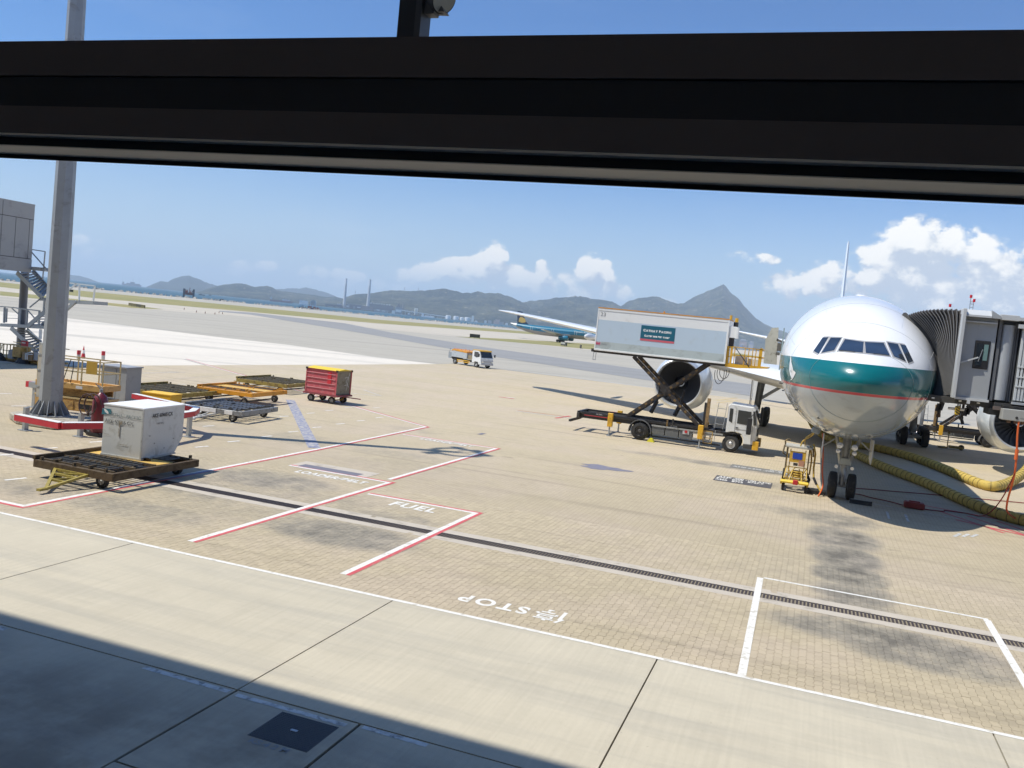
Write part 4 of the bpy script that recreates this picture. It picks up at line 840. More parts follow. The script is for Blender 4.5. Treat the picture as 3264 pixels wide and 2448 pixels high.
for x in (-.72, .72):
    for y in (-.6, .6): wheel('wheel', (x, y, .24), .24, .13, bc, (0, 1, 0), n=18)
    MB().bar((x, -.55, .24), (x, .55, .24), .06).bar((x, -.5, .26), (x+.2, -.5, .52), .05).bar((x, .5, .26), (x+.2, .5, .52), .05).build('axle', YEL(), bc)
MB().bar((La/2+.1, 0, .5), (La/2+1.0, .4, .45), .06).build('drawbar', mat('cart_drawbar', (.25, .06, .06), .6), bc)

# ---- bollards and cone
for i, (px, py, lab) in enumerate(((250, 1147, 'red topped grey bollard beside the traffic cone on the white concrete'), (328, 1149, 'red topped grey bollard standing alone right of the traffic cone'))):
    x, y = G(px, py); t = thing('bollard', lab, 'bollard', (x, y, 0), 0, 'bollards beside the far shadow')
    MB().cyl((0, 0, 0), (0, 0, .38), .13, n=12).build('bollard_foot', mat('bollard_grey', (.55, .52, .48), .6), t); MB().cyl((0, 0, .381), (0, 0, .68), .131, n=12).build('red_cap', rf, t)
x, y = G(265, 1141); t = thing('traffic_cone', 'red and white traffic cone between the two bollards', 'traffic cone', (x, y, 0))
MB().bb(-.18, .18, -.18, .18, 0, .04).build('cone_base', rf, t)
for z0, z1, m_ in ((.04, .34, rf), (.341, .58, wtop), (.581, .9, rf)): MB().cyl((0, 0, z0), (0, 0, z1), .16*(1-z0/.98), .16*(1-z1/.98), n=14).build('cone_band', m_, t)

# ================================================================ THE LARGE AIRLINER
AX, NY, CZ = 1.46, 32.1, 5.41            # centre line, nose, axis height
jet = thing('airliner', 'large white airliner with a teal nose band parked nose-on at the boarding bridge', 'airliner', (AX, NY, 0))
def jp(name, mb, m, parent=jet, **kw): return mb.build(name, m, parent, **kw)
ss = [0, .06, .15, .3, .5, .8, 1.2, 1.7, 2.2, 2.7, 3.3, 4, 5, 6, 7, 8.5, 10, 12]
ws = [0, .33, .55, .80, 1.03, 1.31, 1.60, 1.90, 2.12, 2.31, 2.49, 2.66, 2.83, 2.94, 3.02, 3.08, 3.10, 3.10]
ts = [4.92, 5.12, 5.28, 5.44, 5.60, 5.78, 5.96, 6.15, 6.33, 6.62, 7.02, 7.42, 7.83, 8.08, 8.25, 8.40, 8.50, 8.50]
bs_ = [4.92, 4.70, 4.55, 4.36, 4.15, 3.88, 3.60, 3.32, 3.10, 2.94, 2.80, 2.68, 2.55, 2.47, 2.42, 2.36, 2.33, 2.32]
cs = [4.92, 4.92, 4.92, 4.92, 4.93, 4.95, 4.97, 5.0, 5.04, 5.09, 5.14, 5.20, 5.27, 5.32, 5.36, 5.40, 5.41, 5.41]
def smooth_interp(x, xp, fp):
    # monotone cubic
    xp, fp = np.array(xp, float), np.array(fp, float); h = np.diff(xp); dl = np.diff(fp)/h; mm = np.zeros_like(fp)
    mm[1:-1] = np.where(dl[1:]*dl[:-1] > 0, 2*dl[1:]*dl[:-1]/(dl[1:]+dl[:-1]+1e-12), 0); mm[0] = dl[0]*1.3; mm[-1] = dl[-1]
    i = np.clip(np.searchsorted(xp, x)-1, 0, len(h)-1); t = (x-xp[i])/h[i]
    return (2*t**3-3*t**2+1)*fp[i]+(t**3-2*t**2+t)*h[i]*mm[i]+(-2*t**3+3*t**2)*fp[i+1]+(t**3-t**2)*h[i]*mm[i+1]
st_ = np.concatenate([np.array([0, .004, .015, .03, .06, .1, .15, .22, .3, .4, .5, .65, .8, 1.0]), np.linspace(1.2, 12, 60), np.linspace(13, 50, 20), np.linspace(51, 73.5, 16)])
NS = 96; rows = []
for s_ in st_:
    if s_ <= 12:
        rs = math.sqrt(s_)  # interpolate in sqrt space so that the tip is round
        xp = np.sqrt(ss); w_, t_, b_, c_ = (float(smooth_interp(np.array(rs), xp, q)) for q in (ws, ts, bs_, cs))
    elif s_ <= 50: w_, t_, b_, c_ = 3.1, 8.5, 2.32, 5.41
    else:
        k = (s_-50)/23.5; w_ = 3.1*(1-k**1.6)+.25*k; t_ = 8.5-.2*k**2-.35*k; b_ = 2.32+5.0*k**1.15; c_ = (t_+b_)/2
    row = []
    for j in range(NS):
        a = 2*math.pi*j/NS; x = math.sin(a)*w_; z = math.cos(a); z = c_+z*((t_-c_) if z > 0 else (c_-b_)); row.append((x, s_, z))
    rows.append(row+[row[0]])
fm_ = bpy.data.materials.new('airliner_livery'); fm_.use_nodes = True; nt = fm_.node_tree; b = NB(nt); p = nt.nodes['Principled BSDF']
co = b.n('ShaderNodeTexCoord').outputs['Object']; x, y, z = b.sep(co)
def step(v, e, w=.006): return b.ramp(v, e-w, e+w, smooth=False)
teal_on = b.math('MULTIPLY', b.math('MULTIPLY', step(z, 4.555), b.math('SUBTRACT', 1.0, step(z, 5.55))), b.math('SUBTRACT', 1.0, b.math('MAXIMUM', step(y, 9.2), b.math('MULTIPLY', step(y, 6.55), b.math('SUBTRACT', 1.0, step(x, 0.0))))))
red_on = b.math('MULTIPLY', b.math('MULTIPLY', step(z, 4.46), b.math('SUBTRACT', 1.0, step(z, 4.554))), b.math('SUBTRACT', 1.0, step(y, 6.0)))
low = b.math('SUBTRACT', 1.0, b.math('MAXIMUM', step(z, 5.55), b.math('MULTIPLY', b.math('SUBTRACT', 1.0, step(y, 9.2)), step(z, 5.549))))
c = b.mix(low, (.84, .84, .84, 1), (.50, .56, .61, 1)); c = b.mix(b.math('MULTIPLY', b.math('SUBTRACT', 1.0, step(z, 4.5)), 1.0), c, (.42, .47, .51, 1))
c = b.mix(teal_on, c, (.0, .135, .145, 1)); c = b.mix(red_on, c, (.55, .045, .06, 1))
gr = b.noise(b.vmath('MULTIPLY', co, (1, 3, 1)), 1.5, 7, .7); c = b.mix(b.math('MULTIPLY', b.math('SUBTRACT', 1.0, step(z, 4.4)), b.ramp(gr, .5, .75, 0, .4)), c, (.25, .25, .23, 1))
b.set(p.inputs['Base Color'], c); p.inputs['Roughness'].default_value = .28
b.set(p.inputs['Metallic'], b.math('MULTIPLY', b.math('SUBTRACT', 1.0, step(z, 4.46)), .12)); b.set(p.inputs['Roughness'], b.math('MULTIPLY_ADD', b.math('SUBTRACT', 1.0, step(z, 4.46)), -.06, .24))
p.inputs['Coat Weight'].default_value = .5; p.inputs['Coat Roughness'].default_value = .04
bn = b.n('ShaderNodeBump'); bn.inputs['Strength'].default_value = .10; bn.inputs['Distance'].default_value = .01; b.set(bn.inputs['Height'], b.noise(co, 1.2, 3, .5)); nt.links.new(bn.outputs[0], p.inputs['Normal'])
fus = jp('fuselage', MB().grid(rows), fm_, smooth=80)
wm = mat('airliner_white', (.82, .82, .82), .3, var=.03, coat=.6); am = mat('airliner_grey', (.40, .42, .43), .35, metal=.3, var=.08, dirt=((.25, .25, .24), .2, 1)); lip = mat('inlet_lip_metal', (.70, .72, .73), .38, metal=.6, var=.06)
fusV = [Vector(v)+Vector((AX, NY, 0)) for r_ in rows[:88] for v in r_]; nr = NS+1
BT = BVHTree.FromPolygons(fusV, [(i*nr+j, i*nr+j+1, (i+1)*nr+j+1, (i+1)*nr+j) for i in range(87) for j in range(NS)])
def onskin(px, py, off=.012, mirror=False):
    d = ray(px, py).normalized(); h = BT.ray_cast(EYE, d, 200)
    if h[0] is None: return None
    q, nrm = h[0], h[1]
    if nrm.dot(d) > 0: nrm = -nrm
    q = q+nrm*off-Vector((AX, NY, 0))
    if mirror: q.x = -q.x
    return q
def skin_patch(name, corners, m, off, mirror=False, n=6, parent=None, **kw):     # four corners tl tr br bl laid on the skin
    tl, tr, br, bl = (Vector(c) for c in corners); R_ = []
    for i in range(n+1):
        a = tl.lerp(bl, i/n); e = tr.lerp(br, i/n); row = [onskin(*a.lerp(e, j/n), off, mirror) for j in range(n+1)]
        if any(q is None for q in row): return None
        R_.append(row)
    return jp(name, MB().grid(R_), m, parent or fus, smooth=80, **kw)
z5 = lambda x, y: (2400+x/3.687, 900+y/3.687)
wins = [[z5(1082, 670), z5(1300, 702), z5(1290, 828), z5(1005, 800)], [z5(916, 652), z5(1040, 655), z5(955, 800), z5(806, 830)], [z5(820, 650), z5(888, 648), z5(776, 842), z5(714, 808)]]
wfr = mat('cockpit_frame', (.36, .35, .34), .4, var=.05); wgl = mat('cockpit_glass', (.02, .03, .045), .03, var=.1, spec=.9, coat=.6)
for w in wins:
    cx_ = sum(q[0] for q in w)/4; cy__ = sum(q[1] for q in w)/4
    big = [(cx_+(q[0]-cx_)*1.05+math.copysign(3.2, q[0]-cx_), cy__+(q[1]-cy__)*1.05+math.copysign(3.0, q[1]-cy__)) for q in w]
    for mi in (False, True): skin_patch('window_surround', big, wfr, .006, mi); skin_patch('cockpit_window', w, wgl, .014, mi)
for ja_ in (.55, 1.15, 2.0, 4.28, 5.13, 5.73):
    jj = int(round(ja_/(2*math.pi)*NS)) % NS; jp('panel_seam', MB().tube([Vector(r_[jj])+Vector((math.sin(ja_)*.003, 0, math.cos(ja_)*.003)) for r_, s_ in zip(rows, st_) if 3.6 < s_ < 13], .006, 4), mat('seam_light', (.40, .42, .43), .5), fus)
# wipers
for mi in (False, True):
    P = [onskin(*z5(*q), .03, mi) for q in ((1200, 826), (1150, 818), (1080, 812), (1010, 808))]; jp('wiper', MB().tube([q for q in P if q], .012, 5), BLACK(), fus)
# brush mark on the right cheek
bm_ = [(447, 868), (436, 960), (432, 1020), (440, 1080), (452, 1110), (462, 1130), (440, 1150), (460, 1148), (480, 1120), (508, 1065), (500, 1050), (480, 1035), (468, 990), (458, 940), (452, 868)]
P = [onskin(*z5(*q), .016) for q in bm_]
if all(P): jp('wing_emblem', MB().quad(*P), wm, fus)
for a, q2 in (((460, 862), (425, 1140)),): pass
# radome seam
sr = []
for j in range(NS+1):
    r0_ = rows[20][j]; sr.append(Vector(r0_)*1.0)
kk = int(np.argmin(abs(st_-1.45))); cz = cs[6]
jp('radome_seam', MB().tube([Vector((q[0]*1.002, q[1]-.004, cz+(q[2]-cz)*1.002)) for q in rows[kk]], .007, 4), mat('seam_grey', (.25, .33, .34), .5), fus)
for s0 in (3.4, 5.3, 8.6, 11.5):
    k2 = int(np.argmin(abs(st_-s0))); jp('panel_seam', MB().tube([Vector((q[0]*1.0006, q[1], 5.3+(q[2]-5.3)*1.0006)) for q in rows[k2]], .008, 4), mat('seam_light', (.40, .42, .43), .5), fus)
for xx, zz, s0, w_ in ((-2.9, 4.35, 6.6, .30), (-2.82, 4.0, 7.6, .2), (-2.2, 3.3, 5.2, .25), (-.9, 2.75, 4.4, .3), (.6, 2.8, 4.0, .22), (-1.3, 3.25, 3.0, .12), (1.5, 3.3, 3.2, .12)):
    h = BT.ray_cast(Vector((AX+xx*3, NY+s0-2, 5.2+(zz-5.2)*3)), (Vector((AX, NY+s0, 5.2))-Vector((AX+xx*3, NY+s0-2, 5.2+(zz-5.2)*3))).normalized())
    if h[0]: jp('access_panel', MB().box(h[0]-Vector((AX, NY, 0)), (w_, .02, .05), rz=math.atan2(xx, -4)), mat('panel_mark', (.16, .17, .18), .4), fus)
for (xx, zz, s_) in ((-1.9, 4.0, 3.2), (-2.05, 3.75, 3.5), (1.9, 4.0, 3.2)):
    jp('pitot_probe', MB().cyl((xx*1.05, s_-.1, zz), (xx*1.17, s_-.32, zz-.02), .02, .015, 8).cyl((xx*.98, s_, zz), (xx*1.07, s_-.1, zz), .025, .02, 8), CHROME(), fus)
jp('strobe_light', MB().lathe((0, 11, 8.5), (0, 0, 1), [(0, .3), (.1, .22), (.14, 0)], 12), wm, fus, smooth=True)
# cabin windows, both sides
cwm = mat('cabin_window', (.05, .06, .07), .2)
for sg in (-1, 1):
    for k in range(60):
        s_ = 10+k*.62
        if s_ > 48: break
        jp('cabin_window', MB().box((sg*3.09, s_, 5.95), (.04, .24, .34)), cwm, fus)
# doors on the right side, the second one standing open
dm = mat('door_inside', (.46, .44, .36), .6, var=.15, dirt=((.2, .19, .15), .3, 5)); dkm = mat('door_mechanism', (.12, .11, .09), .6, var=.3)
jp('door_outline', MB().bb(-3.04, -3.0, 7.2, 7.25, 4.9, 6.7).bb(-3.06, -3.02, 8.1, 8.15, 4.9, 6.7), mat('seam_grey', (.25, .33, .34)), fus)
jp('service_door', MB().prism([(-4.15, 4.98), (-3.5, 4.98), (-3.55, 5.8), (-3.62, 6.9), (-3.95, 6.85), (-4.2, 6.2)], 'y', 15.35, 15.5), dm)
jp('door_hinge', MB().box((-3.4, 15.45, 6.2), (.5, .2, .12), ry=.3).box((-3.35, 15.4, 5.9), (.45, .15, .4)).box((-3.5, 15.3, 5.55), (.2, .1, .15)), dkm)
jp('doorway', MB().bb(-3.12, -3.0, 16.0, 17.3, 4.85, 6.75), mat('dark_interior', (.02, .02, .02), .9), fus)
# wings
def airfoil(c, tc, n=10):
    xs_ = [(1-math.cos(math.pi*i/n))/2 for i in range(n+1)]; f = lambda t: 5*tc*(.2969*math.sqrt(t)-.126*t-.3516*t*t+.2843*t**3-.1015*t**4)
    return [(c*t, c*f(t)*1.15) for t in xs_[::-1]]+[(c*t, -c*f(t)*.8) for t in xs_[1:-1]]
def surface(name, secs, m, parent=jet, vert=False):     # secs: (x, y leading edge, z, chord, thickness ratio)
    R_ = []
    for x_, y_, z_, c_, tc in secs:
        af = airfoil(c_, tc); af.append(af[0])
        R_.append([(x_+dz_, y_+dy_, z_) if vert else (x_, y_+dy_, z_+dz_) for dy_, dz_ in af])
    mb = MB().grid(R_); n_ = len(R_[0]); mb.quad(*R_[-1][:-1]); return jp(name, mb, m, parent, smooth=50)
for sg in (-1, 1):
    surface('wing', [(sg*2.2, 24.0, 3.75, 14.0, .11), (sg*3.4, 25.0, 3.85, 12.8, .12), (sg*9.5, 29.6, 4.55, 8.2, .11), (sg*18, 35.6, 5.70, 5.4, .10), (sg*25, 40.5, 6.42, 3.6, .09), (sg*28.4, 42.9, 6.72, 2.7, .09), (sg*29.6, 43.9, 6.80, 1.6, .08), (sg*30.0, 44.7, 6.83, .5, .08)], mat('wing_grey_white', (.66, .68, .69), .3, var=.05, coat=.4))
    for xx in (12, 16.5, 21): jp('flap_track_fairing', MB().lathe((sg*xx, 38+(xx-12)*.55, 4.35+(xx-12)*.1), (0, 1, 0), [(0, 0), (.4, .2), (1.2, .3), (3.5, .22), (4.6, 0)], 12), mat('wing_grey_white', (.66, .68, .69)), smooth=True)
    surface('tailplane', [(sg*1.0, 62, 6.3, 6.5, .09), (sg*6, 66, 6.85, 4.2, .09), (sg*10.7, 69.6, 7.45, 2.2, .08)], wm)
surface('tail_fin', [(0, 57.5, 7.9, 11.2, .045), (0, 59.5, 9.0, 10.0, .045), (0, 65.5, 14.5, 6.2, .06), (0, 68.6, 17.9, 3.9, .07), (0, 68.9, 18.1, 3.0, .05)], mat('fin_teal_white', (.74, .78, .79), .35, coat=.4), vert=True)
jp('wing_fairing', MB().lathe((0, 22, 3.0), (0, 1, 0), [(0, 0), (1.5, 1.2), (4, 1.9), (8, 2.15), (16, 2.1), (21, 1.5), (24, 0)], 28), am, smooth=True)
# engines
for sg in (-1, 1):
    ex, ey, ez = sg*9.6, 23.4, 3.05
    en = jp('engine', MB().lathe((ex, ey, ez), (0, 1, 0), [(.34, 1.50), (.5, 1.60), (.9, 1.71), (1.6, 1.80), (2.6, 1.84), (3.6, 1.76), (4.6, 1.55), (4.61, 1.42), (4.2, 1.35)], 56), mat('nacelle_white', (.72, .76, .77), .28, var=.05, coat=.7, dirt=((.5, .52, .52), .15, 2)), smooth=60)
    jp('inlet_lip', MB().lathe((ex, ey, ez), (0, 1, 0), [(.75, 1.385), (.45, 1.37), (.2, 1.36), (.06, 1.39), (0, 1.44), (.02, 1.49), (.12, 1.55), (.34, 1.61)], 56), lip, en, smooth=60)
    jp('inlet_duct', MB().lathe((ex, ey, ez), (0, 1, 0), [(.751, 1.386), (1.4, 1.40), (1.85, 1.41)], 48), mat('duct_grey', (.10, .10, .105), .5), en, smooth=True)
    jp('fan_backing', MB().lathe((ex, ey, ez), (0, 1, 0), [(1.84, 0), (1.84, 1.41)], 40), mat('fan_black', (.006, .006, .006), .9), en)
    fb = MB(); ca, sa = 0, 0
    r0f, r1f, tw0, tw1 = .42, 1.38, .5, 1.1
    blade = MB(); pts = []
    for t in np.linspace(0, 1, 6):
        r = r0f+(r1f-r0f)*t; ch = .30+.16*t; th = .45+.65*t; sw = .10*math.sin(t*3)
        a = Vector((math.sin(th)*ch/2+sw, 1.5-math.cos(th)*ch/2, r)); c_ = Vector((-math.sin(th)*ch/2+sw, 1.5+math.cos(th)*ch/2, r)); pts.append((a, c_))
    blade.grid([[a, c_] for a, c_ in pts]); bl0 = None
    for k in range(26):
        if bl0 is None: o = bl0 = jp('fan_blade', blade, mat('titanium_blade', (.16, .16, .17), .45, metal=.3, var=.1), en, smooth=True)
        else: o = bl0.copy(); COL.objects.link(o); o.parent = en
        o.location = (ex, ey, ez); o.rotation_euler = (0, 2*math.pi*k/26, 0)
    sp = jp('spinner', MB().lathe((ex, ey, ez), (0, 1, 0), [(.75, 0), (.82, .1), (1.0, .24), (1.2, .35), (1.45, .43), (1.5, .43)], 28), mat('spinner_dark', (.012, .012, .014), .5), en, smooth=True)
    pts = []
    for k in range(30):
        t = k/29; a = t*2*math.pi*1.15; r = .05+.22*t; yy = .76+.30*(r/.35)**1.3; pts.append((ex+r*math.cos(a), ey+yy-.02, ez+r*math.sin(a)))
    jp('spinner_spiral', MB().tube(pts, [.02+.03*(1-abs(2*k/29-1)) for k in range(30)], 5), mat('spiral_white', (.85, .85, .8), .5), en)
    jp('core_cowl', MB().lathe((ex, ey, ez), (0, 1, 0), [(4.0, 1.15), (5.2, .95), (6.4, .62), (6.41, .5), (7.2, .2), (7.5, 0)], 28), am, en, smooth=True)
    jp('pylon', MB().prism([(25.4, 4.75), (26.2, 5.15), (31, 5.2), (34, 4.4), (31, 3.8), (27.5, 4.4)], 'x', ex-.22, ex+.22), wm, en)
    stk = jp('nacelle_strake', MB().prism([(24.9, 1.3), (25.6, 1.75), (26.4, 1.75), (26.4, 1.3)], 'x', -.01, .01), wm, en)
    stk.location = (ex-sg*.0, 0, ez+.0); stk.location = (ex-sg*1.15, 0, ez+.12)
# nose gear
ng = jp('nose_gear', MB().cyl((.0, 5.9, .55), (0, 5.85, 2.6), .13, .17, 14).cyl((0, 5.9, .5), (0, 5.88, 1.35), .085, .085, 14), mat('gear_grey', (.34, .35, .35), .45, metal=.3, var=.15, dirt=(GRIME, .3, 8)))
jp('axle', MB().cyl((-.34, 5.9, .53), (.34, 5.9, .53), .07), GALV(), ng)
for x_ in (-.36, .36): wheel('nose_wheel', (x_, 5.9, .53), .53, .36, ng, (1, 0, 0), TYREHUB, n=28)
jp('drag_strut', MB().bar((-.16, 5.75, 1.4), (-.45, 5.2, 2.6), .09).bar((.16, 5.75, 1.4), (.45, 5.2, 2.6), .09).bar((0, 6, 1.3), (0, 6.9, 2.5), .12).bar((0, 5.75, 1.25), (.12, 5.6, .75), .07), GALV(), ng)
jp('steering_box', MB().bb(-.24, .24, 5.62, 5.78, 1.42, 1.68), mat('pale_steel', (.42, .46, .47), .4), ng, bev=.015)
for x_ in (-.3, .3): jp('lamp_bracket', MB().cyl((x_, 5.7, 1.3), (x_, 5.62, 1.3), .07), CHROME(), ng)
for x_, z_ in ((-.28, 2.22), (.28, 2.20)): jp('landing_light', MB().lathe((x_, 5.15, z_), (0, -1, 0), [(-.12, .04), (0, .13), (.03, .12), (.035, 0)], 16), CHROME(), ng, smooth=True)
for x_, z_ in ((-.32, 1.98), (.3, 1.96)): jp('taxi_light', MB().lathe((x_, 5.2, z_), (0, -1, 0), [(-.1, .03), (0, .09), (.02, .085), (.025, 0)], 16), CHROME(), ng, smooth=True)
for sg in (-1, 1):
    jp('gear_door', MB().prism([(4.6, 2.62), (6.6, 2.50), (6.4, 1.72), (5.0, 1.62), (4.6, 1.9)], 'x', sg*.92-.015, sg*.92+.015), mat('gear_door_grey', (.5, .52, .53), .35))
    jp('gear_door_arm', MB().bar((sg*.9, 5.3, 2.1), (sg*.4, 5.4, 2.5), .05), GALV())
# main gear: six wheels a side
for sg in (-1, 1):
    mg = jp('main_gear', MB().cyl((sg*5.5, 37.2, .9), (sg*5.3, 37.0, 4.0), .24, .3, 14).bar((sg*5.5, 37.2, 1.8), (sg*3.2, 36.2, 3.6), .2).bar((sg*5.5, 35.6, .72), (sg*5.5, 38.8, .72), .26), mat('gear_grey', (.34, .35, .35)))
    for yy in (35.75, 37.2, 38.65):
        for x_ in (-.7, .7): wheel('main_wheel', (sg*5.5+x_, yy, .66), .66, .5, mg, (1, 0, 0), TYREHUB, n=20)
        jp('axle', MB().cyl((sg*5.5-.7, yy, .66), (sg*5.5+.7, yy, .66), .09), GALV(), mg)
    jp('gear_door', MB().prism([(36.2, 3.9), (38.2, 3.9), (38.1, 1.35), (36.5, 1.5)], 'x', sg*6.0-.03, sg*6.0+.03), wm)
# nose-wheel chock
t = thing('wheel_chock', 'low black chock bar lying against the front of the nose wheels', 'chock', (AX+.75, NY+5.15, 0))
MB().prism([(-.12, 0), (.12, 0), (.06, .16), (-.06, .16)], 'x', -.42, .42).build('chock_block', RUBBER(), t, bev=.01); MB().bb(-.38, .38, -.015, .015, .161, .168).build('chock_mark', mat('chock_line', (.45, .45, .42), .6), t)

# ================================================================ CATERING TRUCKS
tk_w = mat('truck_white', (.72, .72, .70), .4, var=.05, dirt=((.35, .33, .28), .3, 2.5), coat=.3)
boxw = mat('body_white', (.80, .80, .77), .45, var=.03, dirt=((.5, .5, .45), .2, 1.5)); boxb = mat('body_pale_blue', (.50, .60, .68), .45, var=.03, dirt=((.42, .46, .46), .2, 1.2)); boxg = mat('body_grey_green', (.46, .52, .51), .5, var=.05, dirt=((.3, .32, .3), .4, 1.2))
hz_y = mat('dull_hazard_yellow', (.20, .12, .04), .6, dirt=((.08, .06, .04), .4, 7)); armb = mat('scissor_black', (.03, .025, .022), .55, var=.3, dirt=((.12, .08, .05), .3, 4))
def catering_truck(loc, rz, label, full=True):
    t = thing('catering_truck', label, 'catering truck', loc, rz, 'catering trucks serving the white airliner')
    q = lambda n_, mb, m_, par=None, **kw: mb.build(n_, m_, par or t, **kw)
    X0 = -8.4
    # chassis
    q('chassis_rail', MB().bb(-4.1, 4.5, .25, .40, .78, 1.06).bb(-4.1, 4.5, 1.9, 2.05, .78, 1.06).bb(-4.2, -4.05, .0, 2.3, .76, 1.08).bb(-2.9, -2.75, .4, 1.9, .8, 1.02).bb(3.2, 3.4, .4, 1.9, .8, 1.02), DARK(), bev=.01)
    q('subframe', MB().bb(-4.1, 3.2, .05, .2, 1.04, 1.16).bb(-4.1, 3.2, 2.1, 2.25, 1.04, 1.16).bb(-4.2, -4.05, .05, 2.25, 1.04, 1.16), BLACK())
    q('tail_panel', MB().bb(-3.75, -2.3, -.02, .0, .96, 1.0), mat('red_line', (.45, .05, .06)))
    lettering('HB 70992', .09, lambda u, v: (-2.9+u, .03, 1.1+v), mat('letter_pale', (.6, .6, .58)), t)
    q('rear_bumper', MB().bar((-4.1, .3, .75), (-4.55, .1, .58), .12).bar((-4.1, 2.0, .75), (-4.55, 2.1, .58), .12).bb(-4.62, -4.5, -.05, 2.35, .5, .62), DARK())
    for y in (.16, 2.2): wheel('rear_wheel', (-.5, y, .5), .5, .52 if True else .3, t, (0, 1, 0), lambda: mat('dark_hub', (.07, .065, .06), .6, dirt=(GRIME, .4, 8)), n=28)
    for y in (.2, 2.15): wheel('front_wheel', (4.45, y, .46), .46, .3, t, (0, 1, 0), lambda: mat('chrome_hub', (.5, .5, .5), .35, metal=.7), n=28)
    for y0 in (-.1, 2.0):
        mb = MB(); n_ = 14
        for k in range(n_):
            a0, a1 = math.pi*(-.05+1.1*k/n_), math.pi*(-.05+1.1*(k+1)/n_)
            P = [(-.5+r*math.cos(a), y, .5+r*math.sin(a)) for y in (y0, y0+.5) for r, a in ((.60, a0), (.60, a1), (.64, a1), (.64, a0))]
            mb.add(P, [(0, 3, 2, 1), (4, 5, 6, 7), (0, 1, 5, 4), (2, 3, 7, 6)])
        q('mudguard', mb, mat('mudguard_grey', (.12, .12, .12), .6, dirt=(GRIME, .3, 5)))
    # side lockers
    lk = mat('locker_grey', (.12, .125, .125), .55, dirt=((.25, .24, .2), .3, 5)); lk2 = mat('pale_locker_edge', (.33, .33, .31), .5, dirt=(GRIME, .3, 6))
    for x0, x1 in ((.15, .85), (.9, 1.62), (1.68, 2.38)): q('side_locker', MB().bb(x0, x1, .02, .45, .40, .86), lk, bev=.012)
    q('locker_step', MB().bb(.12, 4.0, -.02, .0, .862, .95), lk2); q('side_guard', MB().bb(2.4, 3.4, .0, .05, .74, .84).bb(2.4, 3.4, .0, .05, .44, .54), lk2)
    q('filler_cap', MB().cyl((2.03, .02, .80), (2.03, -.04, .80), .08, n=12), REDP()); q('filler_plate', MB().bb(1.85, 2.2, -.01, .018, .66, .92), mat('pale_plate', (.5, .5, .5)))
    q('low_rail', MB().bb(.1, 3.9, .1, .2, .26, .34), BLACK()); q('white_plate', MB().bb(1.15, 1.5, .1, .12, .96, 1.14), mat('pale_plate', (.5, .5, .5)))
    for x in (.95, 1.25): q('stop_post', MB().bb(x-.04, x+.04, .02, .12, .95, 1.4 if x > 1 else 1.3), DARK() if x > 1 else hz_y)
    for x in (-2.15, 2.75, 4.1 if False else 2.75):
        pass
    for i, x in enumerate((-2.2, 2.82)):
        for y in (-.12, 2.3):
            o = q('outrigger', MB().bb(x-.14, x+.14, y-.1, y+.12, .52, 1.28), YEL(), bev=.02); q('outrigger_leg', MB().cyl((x, y, .04), (x, y, .52), .045).cyl((x, y, 0), (x, y, .04), .13), GALV(), o)
    for x, z0 in ((-1.35, .05), (3.15, .12)): q('jack_leg', MB().cyl((x, 1.9, z0), (x, 1.9, .8), .04), GALV())
    # cab
    cb = [(4.12, 1.05), (4.12, 2.50), (4.2, 2.62), (5.42, 2.56), (5.54, 2.42), (5.70, 1.75), (5.72, .95), (5.70, .55), (5.12, .55), (5.08, .85), (4.95, 1.05), (4.7, 1.14), (4.4, 1.12), (4.2, 1.05)]
    cbx = lambda x: 4.12+(x-3.72)*.658
    q('cab', MB().prism(cb, 'y', .05, 2.30), tk_w, bev=.03)
    gs_ = GLASSD(); q('side_window', MB().quad((4.66, .038, 1.62), (4.66, .038, 2.34), (5.34, .038, 2.32), (5.42, .038, 1.72), (5.3, .038, 1.58)), gs_); q('rear_side_window', MB().quad((4.22, .038, 1.7), (4.22, .038, 2.38), (4.4, .038, 2.37), (4.4, .038, 1.6)), gs_)
    q('windscreen', MB().quad((5.735, .18, 1.62), (5.735, 2.17, 1.62), (5.565, 2.17, 2.38), (5.565, .18, 2.38)), gs_); q('screen_side', MB().quad((5.52, .03, 1.62), (5.69, .03, 1.62), (5.54, .03, 2.36), (5.43, .03, 2.36)), gs_)
    gr_ = mat('cab_step_dark', (.05, .05, .05), .6)
    q('door_gap', MB().bb(4.56, 4.575, .035, .049, 1.1, 2.42).bb(5.48, 5.495, .035, .049, .75, 1.6).bb(4.575, 5.48, .035, .049, 1.30, 1.312), mat('door_gap_grey', (.3, .3, .3))); q('door_handle', MB().bb(4.62, 4.74, .01, .049, 1.36, 1.41), gr_)
    q('mirror', MB().box((5.32, -.14, 1.55), (.26, .12, .90)), BLACK(), bev=.04, label='long black mirror on the door side'); q('mirror_arm', MB().bar((5.32, -.12, 2.0), (5.45, .05, 2.2), .03), BLACK())
    q('mirror', MB().box((5.75, 2.66, 1.95), (.14, .34, 1.05)), BLACK(), bev=.04)
    q('bumper', MB().bb(5.6, 5.86, .0, 2.35, .32, .72).bb(5.1, 5.6, .02, .3, .34, .56), mat('bumper_dark', (.05, .05, .05), .6), bev=.02); q('bumper_corner', MB().bb(5.58, 5.9, -.03, .35, .3, .78), YEL(), bev=.02); q('bumper_corner', MB().bb(5.58, 5.9, 2.0, 2.38, .3, .78), YEL(), bev=.02)
    q('headlight', MB().bb(5.72, 5.78, .12, .5, .85, 1.05), mat('lamp_glass', (.55, .53, .45), .2)); q('grille', MB().bb(5.71, 5.75, .55, 1.8, .8, 1.4), BLACK())
    q('arch', MB().bb(4.0, 4.95, .04, .5, 1.02, 1.06), BLACK())
